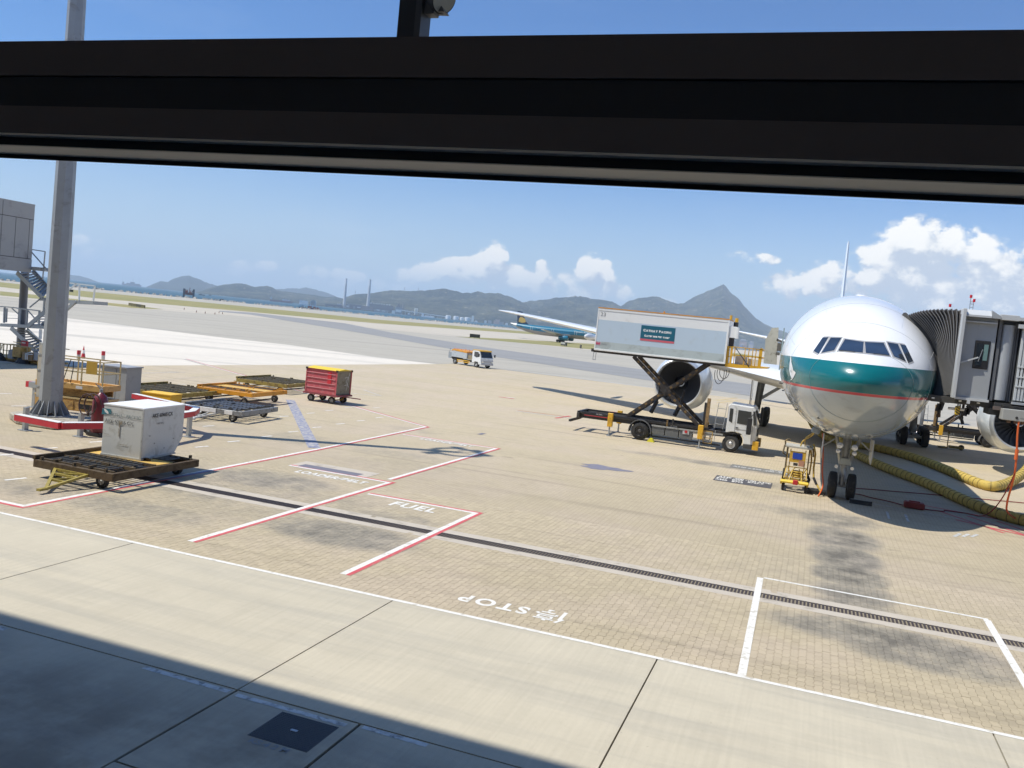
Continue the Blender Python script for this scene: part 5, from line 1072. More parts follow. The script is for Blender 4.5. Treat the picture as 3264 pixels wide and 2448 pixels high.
    q('ladder', MB().bar((3.58, .0, .5), (3.58, .0, 1.1), .03).bar((3.5, .05, 1.2), (3.6, .05, 2.62), .03).bar((3.95, .02, 1.2), (4.05, .02, 2.62), .03).bar((3.52, .04, 1.45), (3.97, .02, 1.45), .03).bar((3.54, .04, 1.85), (4.0, .02, 1.85), .03).bar((3.57, .04, 2.3), (4.02, .02, 2.3), .03), GALV())
    q('step_frame', MB().bar((3.0, .0, .35), (3.0, .0, 1.0), .045).bar((3.45, .0, .35), (3.45, .0, 1.0), .045).bar((3.0, .0, .35), (3.45, .0, .35), .045).bar((3.0, .0, .62), (3.45, .0, .62), .045).bar((3.0, .0, .98), (3.45, .0, .98), .045), mat('step_gold', (.42, .28, .10), .5))
    q('support_post', MB().bb(2.95, 3.12, .25, .45, 1.06, 2.75), mat('post_brown', (.30, .19, .08), .6, dirt=((.05, .04, .03), .4, 5))); q('support_post', MB().bb(2.82, 2.94, .3, .42, 1.0, 2.5), BLACK())
    # scissor arms, striped edges
    zt, zb = 4.58, 1.2
    arms = [((-1.37, zt), (2.62, zb)), ((-1.37, zb), (2.64, zt))]
    for yy in ((.28, .45), (1.85, 2.02)):
        for k, (a, b_) in enumerate(arms):
            y = yy[k]; o = q('scissor_arm', MB().bar((a[0], y, a[1]), (b_[0], y, b_[1]), .11, .205, up=(0, 0, 1)), armb, bev=.01)
            d = Vector((b_[0]-a[0], 0, b_[1]-a[1])); L = d.length; d.normalize(); n_ = int(L/.42); sm = None
            for i in range(1, n_):
                c = Vector((a[0], y-.058, a[1]))+d*(i*.42); s2 = MB().bar(c-d*.07, c+d*.07, .006, .12); q('hazard_stripe', s2, hz_y, o)
    q('scissor_pivot', MB().cyl((.63, .1, 2.89), (.63, 2.2, 2.89), .09, n=12), DARK())
    q('pivot_plate', MB().box((.63, .2, 2.89), (.5, .03, .42), ry=R(42)), armb)
    for x0 in (0.08, 1.42): q('lift_cylinder', MB().cyl((x0-.28, 1.1, 1.1+.4), (x0, 1.1, 2.2), .12, n=12).cyl((x0, 1.1, 2.2), (x0+.1, 1.1, 3.0), .06, n=10), BLACK() if True else GALV())
    # body
    BX0, BX1, BZ0, BZ1 = -3.6, 3.68, 4.70, 7.08
    o = q('body_box', MB().bb(BX0+.02, BX1-.02, .02, 2.38, BZ0+.04, BZ1-.02), boxw)
    q('side_sheet', MB().bb(BX0+.07, BX1-.07, .008, .019, BZ0+.10, BZ0+.52), boxg, o); q('side_sheet', MB().bb(BX0+.07, BX1-.07, .008, .019, BZ0+.52, BZ0+1.74), boxb, o); q('side_sheet', MB().bb(BX0+.07, BX1-.07, .008, .019, BZ0+1.74, BZ1-.14), boxw, o)
    q('edge_rail', MB().bb(BX0, BX1, -.01, .05, BZ1-.13, BZ1).bb(BX0, BX1, -.01, .05, BZ0, BZ0+.10).bb(BX0, BX0+.07, -.008, .05, BZ0+.1, BZ1-.13).bb(BX1-.10, BX1, -.008, .05, BZ0+.1, BZ1-.13), boxw, bev=.008)
    q('roof_edge', MB().bb(BX0, BX1, -.02, 2.42, BZ1+.001, BZ1+.05), ORANGE()); q('roof_lamp', MB().cyl((.1, .1, BZ1+.05), (.1, .1, BZ1+.14), .05), ORANGE())
    q('floor_frame', MB().bb(BX0-.05, BX1, .1, .3, BZ0-.12, BZ0-.001).bb(BX0-.05, BX1, 2.1, 2.3, BZ0-.12, BZ0-.001), DARK())
    for k in range(7): q('cross_beam', MB().bb(BX0+.3+k*1.1, BX0+.38+k*1.1, .3, 2.1, BZ0-.10, BZ0-.002), DARK())
    q('tail_step', MB().bar((BX0+.0, .05, BZ0-.1), (BX0-.02, .05, BZ0-.55), .03).bar((BX0+.13, .05, BZ0-.1), (BX0+.12, .05, BZ0-.55), .03).bar((BX0-.02, .05, BZ0-.54), (BX0+.12, .05, BZ0-.54), .03), GALV()); q('tail_lamp', MB().bb(BX0-.16, BX0-.02, .0, .2, BZ0-.1, BZ0+.08), DARK())
    if full:
        tl = mat('sign_teal', (.01, .115, .17), .45, var=.04); rd = mat('sign_red', (.62, .12, .15), .45)
        sx0, sx1, sz0, sz1 = -1.06, .83, BZ0+.92, BZ0+1.66
        q('sign_panel', MB().bb(sx0, sx1, -.002, .006, sz0, sz1), tl); q('sign_stripe', MB().bb(sx0, sx1, -.002, .006, sz0-.11, sz0-.001), rd)
        def cap(txt, big, xc, zc, w):
            # capitals with smaller capitals after the first of each word
            segs = []; x = 0
            for word in txt.split(' '):
                for i, ch in enumerate(word):
                    vs, fs = text_verts(ch, big*(1.0 if i == 0 else .86), .016); x0 = min(v.x for v in vs); x1 = max(v.x for v in vs); zmin = min(v.y for v in vs)
                    segs.append(([(x+v.x-x0, v.y-zmin) for v in vs], fs)); x += x1-x0+big*.07
                x += big*.3
            k = w/x; mb = MB()
            for pts, fs in segs: mb.add([(xc-w/2+px*k, -.006, zc+pz*k) for px, pz in pts], fs)
            mb.build('sign_lettering', boxw, t, fix=False)
        cap('CATHAY PACIFIC', .25, (sx0+sx1)/2, sz0+.40, 1.62); cap('CATERING SERVICES', .17, (sx0+sx1)/2, sz0+.12, 1.46)
        lettering('23', .30, lambda u, v: (-3.28+u, -.004, BZ1-.34+v), mat('letter_grey', (.2, .2, .2), .6), t, space=1.1)
        rl = mat('logo_red', (.65, .05, .12), .5); mb = MB()
        for dx in (0, .06, .14, .2): mb.bb(-3.52+dx, -3.49+dx, -.003, .007, BZ0+.32, BZ0+.48)
        mb.bb(-3.54, -3.29, -.0045, .006, BZ0+.385, BZ0+.41); q('small_logo', mb, rl)
        lettering('Swire', .13, lambda u, v: (-3.07+u, -.004, BZ0+.39+v), mat('letter_grey', (.2, .2, .2)), t)
        # front platform towards the aircraft door
        q('front_post', MB().bb(BX1-.02, BX1+.12, .1, .22, BZ0-.1, BZ0+.99).bb(BX1+.2, BX1+.3, .1, .22, BZ0-.1, BZ0+.99).bb(BX1+.1, BX1+.22, .1, .22, BZ0+.9, BZ0+.985).bb(BX1+.1, BX1+.22, .1, .22, BZ0+.4, BZ0+.45), YEL())
        q('platform', MB().prism([(BX1, BZ0-.14), (BX1+.65, BZ0-.14), (BX1+2.2, BZ0+.0), (BX1+2.2, BZ0+.06), (BX1, BZ0+.06)], 'y', .08, 2.3), YEL())
        for x in (BX1+.42, BX1+.95, BX1+1.15, BX1+1.35, BX1+1.52, BX1+1.70): q('rail_post', MB().bb(x-.022, x+.022, .1, .15, BZ0+.06, BZ0+.98), YEL())
        q('rail_post', MB().bb(BX1+1.72, BX1+1.84, .1, .22, BZ0+.06, BZ0+1.05), YEL())
        for z in (.54, .98): q('handrail', MB().bb(BX1+.3, BX1+1.84, .1, .15, BZ0+z-.025, BZ0+z+.02).bb(BX1+.3, BX1+1.84, 2.2, 2.25, BZ0+z-.025, BZ0+z+.02), YEL())
        q('handrail', MB().bb(BX1+1.84, BX1+2.3, .12, .16, BZ0+.5, BZ0+.54).bb(BX1+1.84, BX1+2.3, .12, .16, BZ0+.92, BZ0+.96), mat('tan_rail', (.45, .36, .2), .5))
        q('brace', MB().bar((BX1+.45, .08, BZ0+.92), (BX1+1.25, .08, BZ0-.0), .04), BLACK())
        q('service_cart', MB().bb(BX1+.45, BX1+1.05, .5, 1.0, BZ0+.07, BZ0+.5), boxw); q('service_cart', MB().bb(BX1+1.1, BX1+1.65, .5, 1.0, BZ0+.07, BZ0+.42), boxw)
        q('hoist_box', MB().bb(BX1+.01, BX1+.38, .05, .45, BZ0+1.45, BZ0+2.05).bb(BX1+.36, BX1+.5, .0, .45, BZ0+1.42, BZ0+2.02), boxw, bev=.01); q('hoist_neck', MB().bb(BX1+.04, BX1+.3, .15, .4, BZ0+.99, BZ0+1.44), DARK())
        q('yellow_cap', MB().cyl((BX1+.02, .1, BZ1-.0), (BX1+.02, .1, BZ1+.26), .07), YEL()); q('yellow_cap', MB().cyl((BX1+.32, .3, BZ1-.08), (BX1+.32, .3, BZ1+.14), .09), YEL()); q('motor', MB().cyl((BX1+.3, .3, BZ1-.32), (BX1+.3, .3, BZ1-.09), .13), BLACK())
        for dx, dz in ((0, 0), (.12, .25), (.25, .45)):
            P = [(BX1-.25+dx+.25*math.cos(a), .12, BZ0-.55+dz*.3-(.55-dz*.4)*math.sin(a)-.0) for a in np.linspace(-.4, math.pi+.3, 14)]; q('hanging_cable', MB().tube(P, .018, 5), BLACK())
    return t
T1 = catering_truck((-8.4, 48.4, 0), 0, 'catering truck with pale blue body raised on crossed arms beside the white airliner')
# wedge under its rear wheel
x, y = G(2063, 1400); t = thing('wheel_chock', 'bright yellow wedge chock in front of the catering truck rear wheel', 'chock', (-8.42, 48.25, 0))
MB().prism([(0, 0), (.42, 0), (.30, .2), (.16, .2)], 'y', -.15, .15).build('chock_block', mat('chock_yellow', (.75, .68, .04), .5), t)
T2 = catering_truck((12.2, 77.2, 0), R(182), 'second catering truck beyond the nose showing only wheels, pale locker and crossed black arms', False)
T2.scale = (1, 1, 1)

# ================================================================ BOARDING BRIDGE
br = thing('boarding_bridge', 'grey boarding bridge with black pleated hood pressed against the left side of the airliner', 'boarding bridge', (6.5, 37, 0))
o3 = Vector((6.5, 37, 0))
def bq(n_, mb, m_, par=None, **kw):
    mb.v = [(v[0]-6.5, v[1]-37, v[2]) for v in mb.v]; return mb.build(n_, m_, par or br, **kw)
bg_ = mat('bridge_grey', (.36, .375, .385), .5, var=.04, dirt=((.25, .25, .25), .2, 2)); bgl = mat('bridge_light_grey', (.52, .53, .53), .5, var=.04); bdk = mat('bridge_dark_grey', (.13, .135, .145), .55, var=.1); hood = mat('hood_fabric', (.085, .078, .075), .85, var=.3, scale=7, bump=.5, dirt=((.22, .21, .2), .3, 9)); ribm = mat('hood_rib', (.22, .215, .21), .6, var=.1)
slat = mat('bridge_slat', (.60, .62, .62), .5, var=.04)
# hood: pleats from the fuselage curve to the cab frame
def skin_x(z, s_):                       # left side of the fuselage at height z
    h = BT.ray_cast(Vector((12, 37.35, z)), Vector((-1, 0, 0)))
    return h[0].x if h[0] is not None else AX+1.0
NZ, NP = 14, 17
def hoodcurve(k, off):                   # one pleat line: up the near side, over the top, down the far side
    t = k/NP; P = []
    z0 = 4.50+.24*t
    zt = 7.52+.34*math.sin(t*math.pi/2)
    for i in range(NZ+1):
        z = z0+(zt-z0)*i/NZ; xf = skin_x(z, 6)+.02; xc = 4.68; y0 = 37.35-1.55*t
        te = t**(1.0+ .35*(1-i/NZ)); x = xf+(xc-xf)*te
        if xf > xc-.1: x = xf+ (4.74-xf)*te
        P.append((x+ (0), y0-off, z))
    x = P[-1][0]
    far = [(p_[0]+.25*(1-t), 40.1-.9*t+off, p_[2]) for p_ in P[::-1]]
    return P[:-1]+[(P[-1][0], P[-1][1], P[-1][2]+off*.6)]+[(far[0][0], far[0][1], far[0][2]+off*.6)]+far[1:]
rowsH = []
for k in range(NP):
    rowsH.append(hoodcurve(k, .03)); rowsH.append(hoodcurve(k+.5, -.09))
rowsH.append(hoodcurve(NP, .03))
bq('hood', MB().grid(rowsH), hood)
for k in range(NP+1): bq('hood_rib', MB().tube(hoodcurve(k, .045), .016, 5), ribm)
c0h = hoodcurve(0, .10); bq('hood_bumper', MB().tube([(p_[0]-.05, p_[1], p_[2]) for p_ in c0h], .10, 8), mat('bumper_rubber', (.10, .095, .09), .85, var=.3, dirt=((.3, .28, .25), .3, 9)))
bq('hood_sill', MB().bb(4.1, 4.7, 36.0, 40, 4.42, 4.52), bdk); 
mb = MB()
for k in range(14): mb.bar((4.12+k*.04, 37.4-k*.12, 4.53), (4.12+k*.04, 37.4-k*.12, 4.62), .02)
bq('fringe', mb, mat('pale_fringe', (.7, .68, .62), .7))
# cab
bq('cab_frame', MB().bb(4.66, 4.78, 35.2, 35.6, 4.66, 7.90).bb(4.66, 4.78, 35.6, 39.4, 7.7, 7.9), bgl, bev=.01)
bq('cab', MB().bb(4.782, 5.86, 35.5, 39.4, 4.70, 7.62), bg_, bev=.01)
bq('cab_roof', MB().prism([(35.25, 7.63), (35.25, 7.70), (35.6, 7.90), (39.4, 7.90), (39.4, 7.63)], 'x', 4.783, 5.60), bgl)
bq('roof_slope', MB().prism([(5.60, 7.63), (5.60, 7.90), (5.9, 7.72), (5.9, 7.63)], 'y', 35.3, 39.4), bg_)
bq('cab_gutter', MB().bb(4.783, 5.84, 35.38, 35.47, 7.44, 7.48), bgl)
bq('cab_sill', MB().bb(4.783, 5.9, 35.42, 35.56, 4.62, 4.71).bb(5.20, 5.30, 35.4, 35.55, 4.50, 4.62), bgl)
bq('window_surround', MB().box((5.47, 35.49, 6.3), (.50, .04, 1.02)), BLACK(), bev=.05); bq('cab_window', MB().bb(5.52, 5.66, 35.46, 35.468, 6.1, 6.68), mat('pane_green', (.16, .26, .25), .12, spec=.8)); bq('cab_window', MB().bb(5.28, 5.50, 35.46, 35.468, 5.9, 6.7), GLASSD())
bq('side_lamp', MB().bar((4.75, 35.4, 5.92), (5.36, 35.35, 6.20), .05, .05), bgl); bq('wiper', MB().bar((5.38, 35.44, 6.05), (5.48, 35.44, 6.5), .02), GALV())
# beacon
bq('beacon_mast', MB().bar((4.95, 36, 7.9), (4.95, 36, 8.34), .02).bar((5.06, 36, 7.9), (5.06, 36, 8.2), .02).bar((4.95, 36, 8.0), (5.06, 36, 8.0), .02).bar((4.95, 36, 8.12), (5.06, 36, 8.12), .02).bar((4.95, 36, 8.2), (5.06, 36, 8.2), .02), GALV())
for x, z in ((4.95, 8.34), (5.07, 8.2), (4.3, 7.95)): bq('beacon', MB().cyl((x, 36, z), (x, 36, z+.11), .045, n=10), mat('beacon_red', (.6, .01, .02), .3))
# turning joint and tunnel
bq('joint_post', MB().bb(5.92, 6.02, 35.55, 38.5, 4.7, 7.6), bdk); bq('joint_drum', MB().cyl((6.25, 35.75, 4.75), (6.25, 35.75, 7.45), .22, n=20), mat('drum_grey', (.42, .44, .46), .4, metal=.2), smooth=True)
bq('joint_wall', MB().bb(6.02, 6.62, 35.8, 38.6, 4.70, 7.60), bdk); bq('joint_roof', MB().bb(5.9, 6.5, 35.35, 38.7, 7.605, 7.80), bgl, bev=.01)
for x in (6.50, 6.58): bq('joint_pipe', MB().cyl((x, 35.72, 4.7), (x, 35.72, 7.55), .035, n=8), bdk)
bq('tunnel_wall', MB().bb(6.66, 14, 35.52, 38.4, 4.75, 7.62), mat('tunnel_core', (.10, .105, .11), .6)); bq('tunnel_roof', MB().bb(6.5, 14, 35.3, 38.6, 7.625, 7.74), bgl)
k = 0; x = 6.665
while x < 9.2:
    bq('wall_slat', MB().bb(x, x+.062, 35.44, 35.519, 4.80, 5.62).bb(x, x+.062, 35.44, 35.519, 6.52, 7.35) if False else MB().bb(x, x+.066, 35.44, 35.519, 4.80, 7.35), slat); x += .107
for z in (5.28, 5.62, 5.98): bq('slat_band', MB().bb(6.66, 9.2, 35.42, 35.515, z, z+.05), slat)
bq('slat_sheet', MB().bb(6.66, 9.2, 35.505, 35.518, 6.03, 7.35).bb(6.66, 9.2, 35.505, 35.518, 4.8, 5.28), slat)
bq('tunnel_rail', MB().bb(6.62, 14, 35.35, 35.5, 4.66, 4.74).bb(6.5, 14, 35.3, 35.5, 7.36, 7.5), bgl)
# undercarriage
bq('floor_beam', MB().bb(3.9, 6.1, 35.7, 39.2, 4.44, 4.66).bb(6.1, 14, 35.5, 38.4, 4.34, 4.66), mat('under_dark', (.06, .058, .055), .6, var=.2))
bq('lower_beam', MB().bb(6.05, 14, 35.2, 35.45, 4.40, 4.52), mat('brown_beam', (.14, .11, .10), .6)); bq('drive_bogie', MB().bb(5.95, 6.35, 35.4, 36.6, 4.2, 4.43), BLACK())
for x, z in ((4.35, 4.1), (4.45, 4.16), (5.28, 4.05), (5.36, 4.12)): bq('hanging_bracket', MB().box((x, 35.9, z+.12), (.14, .1, .3), ry=.2), BLACK())
for x in (4.10, 5.0, 5.6): bq('under_lamp', MB().box((x, 35.6, 4.56), (.09, .06, .05)), mat('lamp_white', (.85, .85, .82)))
o = bq('hook_block', MB().box((4.98, 35.8, 4.2), (.16, .16, .32)), mat('block_yellow', (.68, .46, .05), .5), bev=.03)
for k in range(3): bq('hazard_stripe', MB().box((4.98, 35.715, 4.12+k*.09), (.17, .006, .03), ry=.5), BLACK(), o)
bq('hook_arm', MB().cyl((4.68, 35.9, 4.24), (5.25, 35.9, 4.24), .05, n=10), mat('lamp_white', (.85, .85, .82)), o); bq('hook_rod', MB().bar((4.98, 35.8, 4.36), (4.98, 35.8, 4.7), .05), GALV(), o)
bq('hook', MB().bar((4.96, 35.8, 4.04), (4.9, 35.8, 3.92), .04).tube([(4.9, 35.8, 3.92), (4.82, 35.8, 3.84), (4.78, 35.8, 3.72), (4.86, 35.8, 3.76), (4.93, 35.8, 3.86), (4.9, 35.8, 3.92)], .02, 5), mat('hook_brown', (.18, .12, .08), .6), o)
for x in (4.45, 5.22): bq('hanging_pipe', MB().cyl((x, 36.2, 3.95), (x, 36.2, 4.44), .045).cyl((x-.02, 36.2, 3.85), (x-.02, 36.2, 3.96), .075), DARK())
gp_ = thing('power_unit_box', 'pale grey power box with row of sockets hanging under the boarding bridge', 'power box', (6.95, 35, 4.1))
MB().bb(-.68, 1.2, -.2, .35, .0, .40).build('box_body', mat('unit_grey', (.36, .36, .34), .5, var=.05), gp_, bev=.02); MB().cyl((-.22, -.215, .12), (-.22, -.2, .12), .045, n=12).build('badge', BLACK(), gp_); MB().bb(-.12, .05, -.207, -.2, .11, .125).build('badge_text', mat('dim_mark', (.2, .2, .2)), gp_)
for k in range(6): MB().lathe((-.42+k*.22, .0, -.04), (0, 0, -1), [(-.04, .07), (.03, .07), (.06, .05), (.06, 0)], 10).build('socket', mat('socket_brown', (.15, .09, .06)), gp_)
MB().bb(-.68, 1.2, -.1, .3, .41, .5).build('hanger', BLACK(), gp_)
# bridge legs: column outside the frame
leg = bq('support_column', MB().bb(13.0, 13.5, 36.2, 36.7, 0, 4.34).bb(12.2, 14.2, 35.8, 37.2, 0, .3), bg_)
# cables
oc = mat('orange_cable', (.68, .13, .03), .5, var=.1); rc = mat('red_cable', (.24, .025, .02), .55, var=.1)
def cable(label, pts, r, m_, name='power_cable'):
    # smooth curve through the points
    P = [Vector(q_) for q_ in pts]; out = []
    for i in range(len(P)-1):
        p0, p1, p2, p3 = P[max(i-1, 0)], P[i], P[i+1], P[min(i+2, len(P)-1)]
        for k in range(8):
            t = k/8; out.append(.5*((2*p1)+(p2-p0)*t+(2*p0-5*p1+4*p2-p3)*t*t+(3*p1-p0-3*p2+p3)*t**3))
    out.append(P[-1]); o = MB().tube(out, r, 7).build(name, m_, smooth=True, fix=False); tag(o, label, 'cable', 'power cables round the nose gear'); return o
cable('thick orange cable hanging from the power box and looping down in front of the engine', [(6.82, 34.85, 4.12), (6.84, 34.85, 3.6), (6.9, 34.9, 3.0), (6.95, 35.0, 2.3), (7.02, 35.6, 1.7), (7.12, 36.4, 1.0), (7.4, 37.4, .5), (8.2, 38.6, .1), (9.5, 39.6, .05)], .035, oc)
o = MB().cyl((6.9, 34.9, 2.75), (6.9, 34.9, 3.12), .06, n=10).build('cable_plug', oc); tag(o, 'orange moulded plug on the cable hanging below the power box', 'plug')
cable('dull red cable slanting down from the hanging orange plug to the ground', [(6.95, 35.0, 2.25), (6.9, 36.0, 1.3), (6.85, 37.4, .5), (6.7, 38.6, .05), (6.2, 38.9, .03), (5.4, 38.8, .03)], .022, rc)
cable('straight red cable on the ground running from the nose wheels under both hoses', [(1.9, 41.0, .03), (2.45, 41.6, .03), (3.65, 42.2, .03), (5.28, 43.0, .03), (7.41, 43.9, .03), (10.5, 45.2, .03)], .02, rc)
cable('red cable winding on the ground from the nose wheels to the small red box', [(1.9, 39.6, .03), (2.31, 39.7, .03), (2.71, 39.3, .03), (3.36, 39.0, .03), (4.04, 38.4, .03), (4.6, 38.3, .03), (5.4, 38.5, .03)], .02, rc)
cable('orange cable rising beside the ground power stand to the nose of the airliner', [(.62, 37.5, .03), (.75, 37.9, .4), (.66, 38.0, 1.0), (.62, 38.1, 1.6), (.55, 38.3, 2.2), (.5, 38.5, 2.5)], .03, oc)
x, y = 4.25, 38.3; t = thing('junction_box', 'small red plastic box lying on the ground in the shadow of the nose', 'box', (x, y, 0)); MB().bb(-.38, .38, -.22, .22, .0, .26).build('box_body', mat('box_red', (.25, .03, .025), .5, dirt=((.15, .03, .02), .3, 6)), t, bev=.05); MB().bb(-.2, .2, -.05, .05, .261, .3).build('box_handle', mat('box_red', (.25, .03, .025)), t)
# yellow air hoses
yh = mat('hose_yellow', (.56, .40, .09), .7, var=.15, scale=4, bump=.3, dirt=((.28, .22, .08), .35, 5)); hb = mat('hose_band', (.20, .15, .05), .7)
def hose(label, pts, r):
    P = [Vector(q_) for q_ in pts]; out = []
    for i in range(len(P)-1):
        p0, p1, p2, p3 = P[max(i-1, 0)], P[i], P[i+1], P[min(i+2, len(P)-1)]; n_ = max(2, int((p2-p1).length/.06))
        for k in range(n_):
            t = k/n_; out.append(.5*((2*p1)+(p2-p0)*t+(2*p0-5*p1+4*p2-p3)*t*t+(3*p1-p0-3*p2+p3)*t**3))
    out.append(P[-1]); t = thing('air_hose', label, 'hose', P[0], 0, 'yellow air hoses from the belly to the bridge')
    mb = MB().tube(out, [r*(1+(.025 if i % 4 < 2 else -.03)) for i in range(len(out))], 18); mb.v = [tuple(Vector(v)-P[0]) for v in mb.v]; mb.build('hose_skin', yh, t, smooth=True, fix=False)
    wire = MB()
    for i in range(3, len(out)-3, 8):
        d = (out[i+1]-out[i-1]).normalized(); wire.lathe(out[i]-P[0]-d*.012, d, [(0, r*.98), (0, r*1.06), (.024, r*1.06), (.024, r*.98)], 18)
    wire.build('hose_hoop', hb, t, kind='stuff', fix=False); return t
hose('lower yellow ribbed hose running from the nose belly across the shadow to the right edge', [(1.2, 60.5, 2.2), (1.5, 59.2, 1.4), (1.95, 57.5, .6), (2.42, 55.8, .22), (3.5, 51.3, .2), (4.5, 48.2, .2), (5.4, 45.8, .2), (6.1, 43.0, .2), (6.73, 40.6, .2), (7.24, 39.3, .2), (7.71, 38.5, .2), (8.5, 37.9, .2), (10.0, 37.6, .2)], .225)
hose('upper yellow ribbed hose lying behind the other one and turning up into sunlight', [(-.6, 64.5, 2.3), (-.35, 64.6, 1.7), (.1, 64.5, .9), (.7, 63.8, .35), (1.5, 62.2, .22), (2.6, 60.6, .22), (3.9, 60.2, .22), (5.2, 58.6, .22), (6.4, 55.8, .22), (7.28, 52.3, .22), (7.83, 49.5, .22), (8.26, 48.0, .22), (8.75, 47.8, .24), (9.9, 50.4, .3), (11.1, 53.6, .6), (12.0, 56, 1.2)], .24)
# ground power stand
st2 = thing('hose_stand_trolley', 'yellow framed wheeled trolley with a grey tray and blue panel beside the nose wheels', 'trolley', (-.3, 38.9, 0))
ty = mat('trolley_yellow', (.62, .42, .08), .5, var=.15, dirt=((.16, .09, .04), .45, 8)); tb2 = mat('trolley_dark', (.12, .09, .05), .6, var=.3, dirt=((.35, .24, .08), .4, 6))
MB().bb(-.62, .52, -1.25, -.95, .34, .46).build('front_bumper_bar', mat('bright_yellow', (.78, .55, .06), .5), st2, bev=.05); MB().bb(-.12, .08, -1.33, -1.2, .33, .52).build('red_lamp', REDP(), st2, bev=.02)
MB().bb(-.62, -.54, -1.2, .5, .28, .36).bb(.42, .50, -1.2, .5, .28, .36).bb(-.54, .42, .4, .48, .28, .36).build('base_frame', ty, st2)
for x, y in ((-.5, -1.0), (.4, -1.0), (-.5, .35), (.4, .35)): wheel('castor', (x, y, .15), .15, .1, st2, (1, 0, 0), DARK, n=14)
for x in (-.5, .38):
    for y in (-.5, .3): MB().bb(x-.03, x+.03, y-.03, y+.03, .36, 1.75).build('upright', tb2 if y < 0 else ty, st2)
for x in (-.36, .24):
    MB().bar((x, -.52, .4), (x, -.5, 1.7), .04).build('upright', ty, st2)
MB().bb(-.62, .5, -.62, .4, 1.76, 1.84).build('tray', mat('tray_grey', (.45, .44, .40), .6), st2, bev=.01)
MB().bar((-.62, -.62, 1.84), (-.66, -.7, 1.5), .05).bar((.5, -.62, 1.84), (.55, -.7, 1.5), .05).bar((-.66, -.7, 1.5), (-.5, -.6, 1.4), .04).tube([(-.6, -.5, 1.84), (-.62, -.5, 2.0), (-.5, -.5, 2.1), (-.42, -.5, 2.05)], .035).build('tray_arm', tb2, st2)
MB().bb(-.38, .26, -.56, -.53, 1.16, 1.62).build('panel_frame', mat('amber_panel', (.62, .38, .05), .5), st2); MB().bb(-.26, .12, -.575, -.561, 1.30, 1.56).build('blue_panel', mat('panel_blue', (.015, .06, .42), .45), st2); MB().bb(-.2, -.02, -.575, -.561, 1.02, 1.14).build('dark_plate', DARK(), st2); MB().bb(.0, .22, -.575, -.561, 1.02, 1.26).build('pink_card', mat('pink_card', (.48, .25, .17), .6), st2)
for a, b_ in (((-.45, -.5, .45), (-.1, -.5, .95)), ((-.1, -.5, .4), (-.4, -.5, .9)), ((.1, -.5, .4), (.35, -.5, .95)), ((.35, -.5, .45), (.05, -.5, .9)), ((-.5, -.5, .95), (.38, -.5, .95)), ((-.5, -.9, .5), (-.45, -.5, .9)), ((.38, -.9, .5), (.36, -.5, .9)), ((-.3, -1.0, .42), (-.2, -.5, .8)), ((.2, -1.0, .42), (.15, -.5, .8)), ((-.5, .3, .6), (.38, -.5, .6))): MB().bar(a, b_, .035).build('brace', ty, st2)
for zz_ in (.52, .62, .72): MB().lathe((0, -.35, zz_), (0, 0, 1), [(0, .22), (.05, .25), (.07, .22)], 16).build('coil', ty, st2, smooth=True)
wheel('side_wheel', (-.55, -.2, .52), .3, .08, st2, (1, 0, 0), DARK, n=20)
MB().tube([(.5, -.3, 2.0), (.62, -.3, 1.6), (.62, -.35, 1.0), (.66, -.4, .65), (.8, -.5, .4), (1.0, -.7, .12)], .04).tube([(.4, -.3, 1.9), (.5, -.3, 1.3), (.48, -.3, .7)], .035).build('hanging_hose', ty, st2, smooth=True); MB().tube([(.36, -.3, .75), (.5, -.4, .5), (.42, -.5, .2), (.55, -.5, .1)], .06).tube([(.66, -.42, .62), (.8, -.55, .38)], .05).bb(.45, 1.2, -.8, -.3, .02, .14).build('black_hose', BLACK(), st2, smooth=True)
for k in range(5): MB().bar((.5+k*.15, -1.0, .03), (.62+k*.15, -.2, .03), .03).build('floor_rack', DARK(), st2)
# external connector hanging from the nose
o = MB().box((.22, 38.0, 2.62), (.34, .2, .26), ry=.25).build('ground_connector', mat('connector_grey', (.33, .36, .38), .5), bev=.05); tag(o, 'grey rounded power connector plugged into the belly above the yellow trolley', 'connector')
cable('loose yellow leads hanging from the grey connector to the trolley tray', [(.16, 38.0, 2.5), (.05, 38.1, 2.35), (-.22, 38.3, 2.1), (-.3, 38.4, 1.86)], .03, ty, 'hanging_lead')
cable('thin yellow lead sagging beside the loose bundle under the connector', [(.1, 38.0, 2.5), (-.05, 38.1, 2.35), (-.15, 38.3, 2.2), (-.12, 38.4, 1.86)], .02, ty, 'hanging_lead')
# small equipment behind
t = thing('tow_jack', 'small olive jack with upright lever on the ground beyond the nose', 'jack', (9.6, 69.2, 0)); MB().bb(-.9, -.3, -.3, .3, .05, .12).bb(-.2, .7, -.35, .35, .1, .25).bar((-.3, 0, .1), (-.3, 0, 1.1), .06).box((-.3, 0, 1.15), (.16, .1, .16)).build('jack_frame', DYEL(), t); wheel('wheel', (.6, 0, .2), .2, .1, t, (0, 1, 0), DARK, n=12)

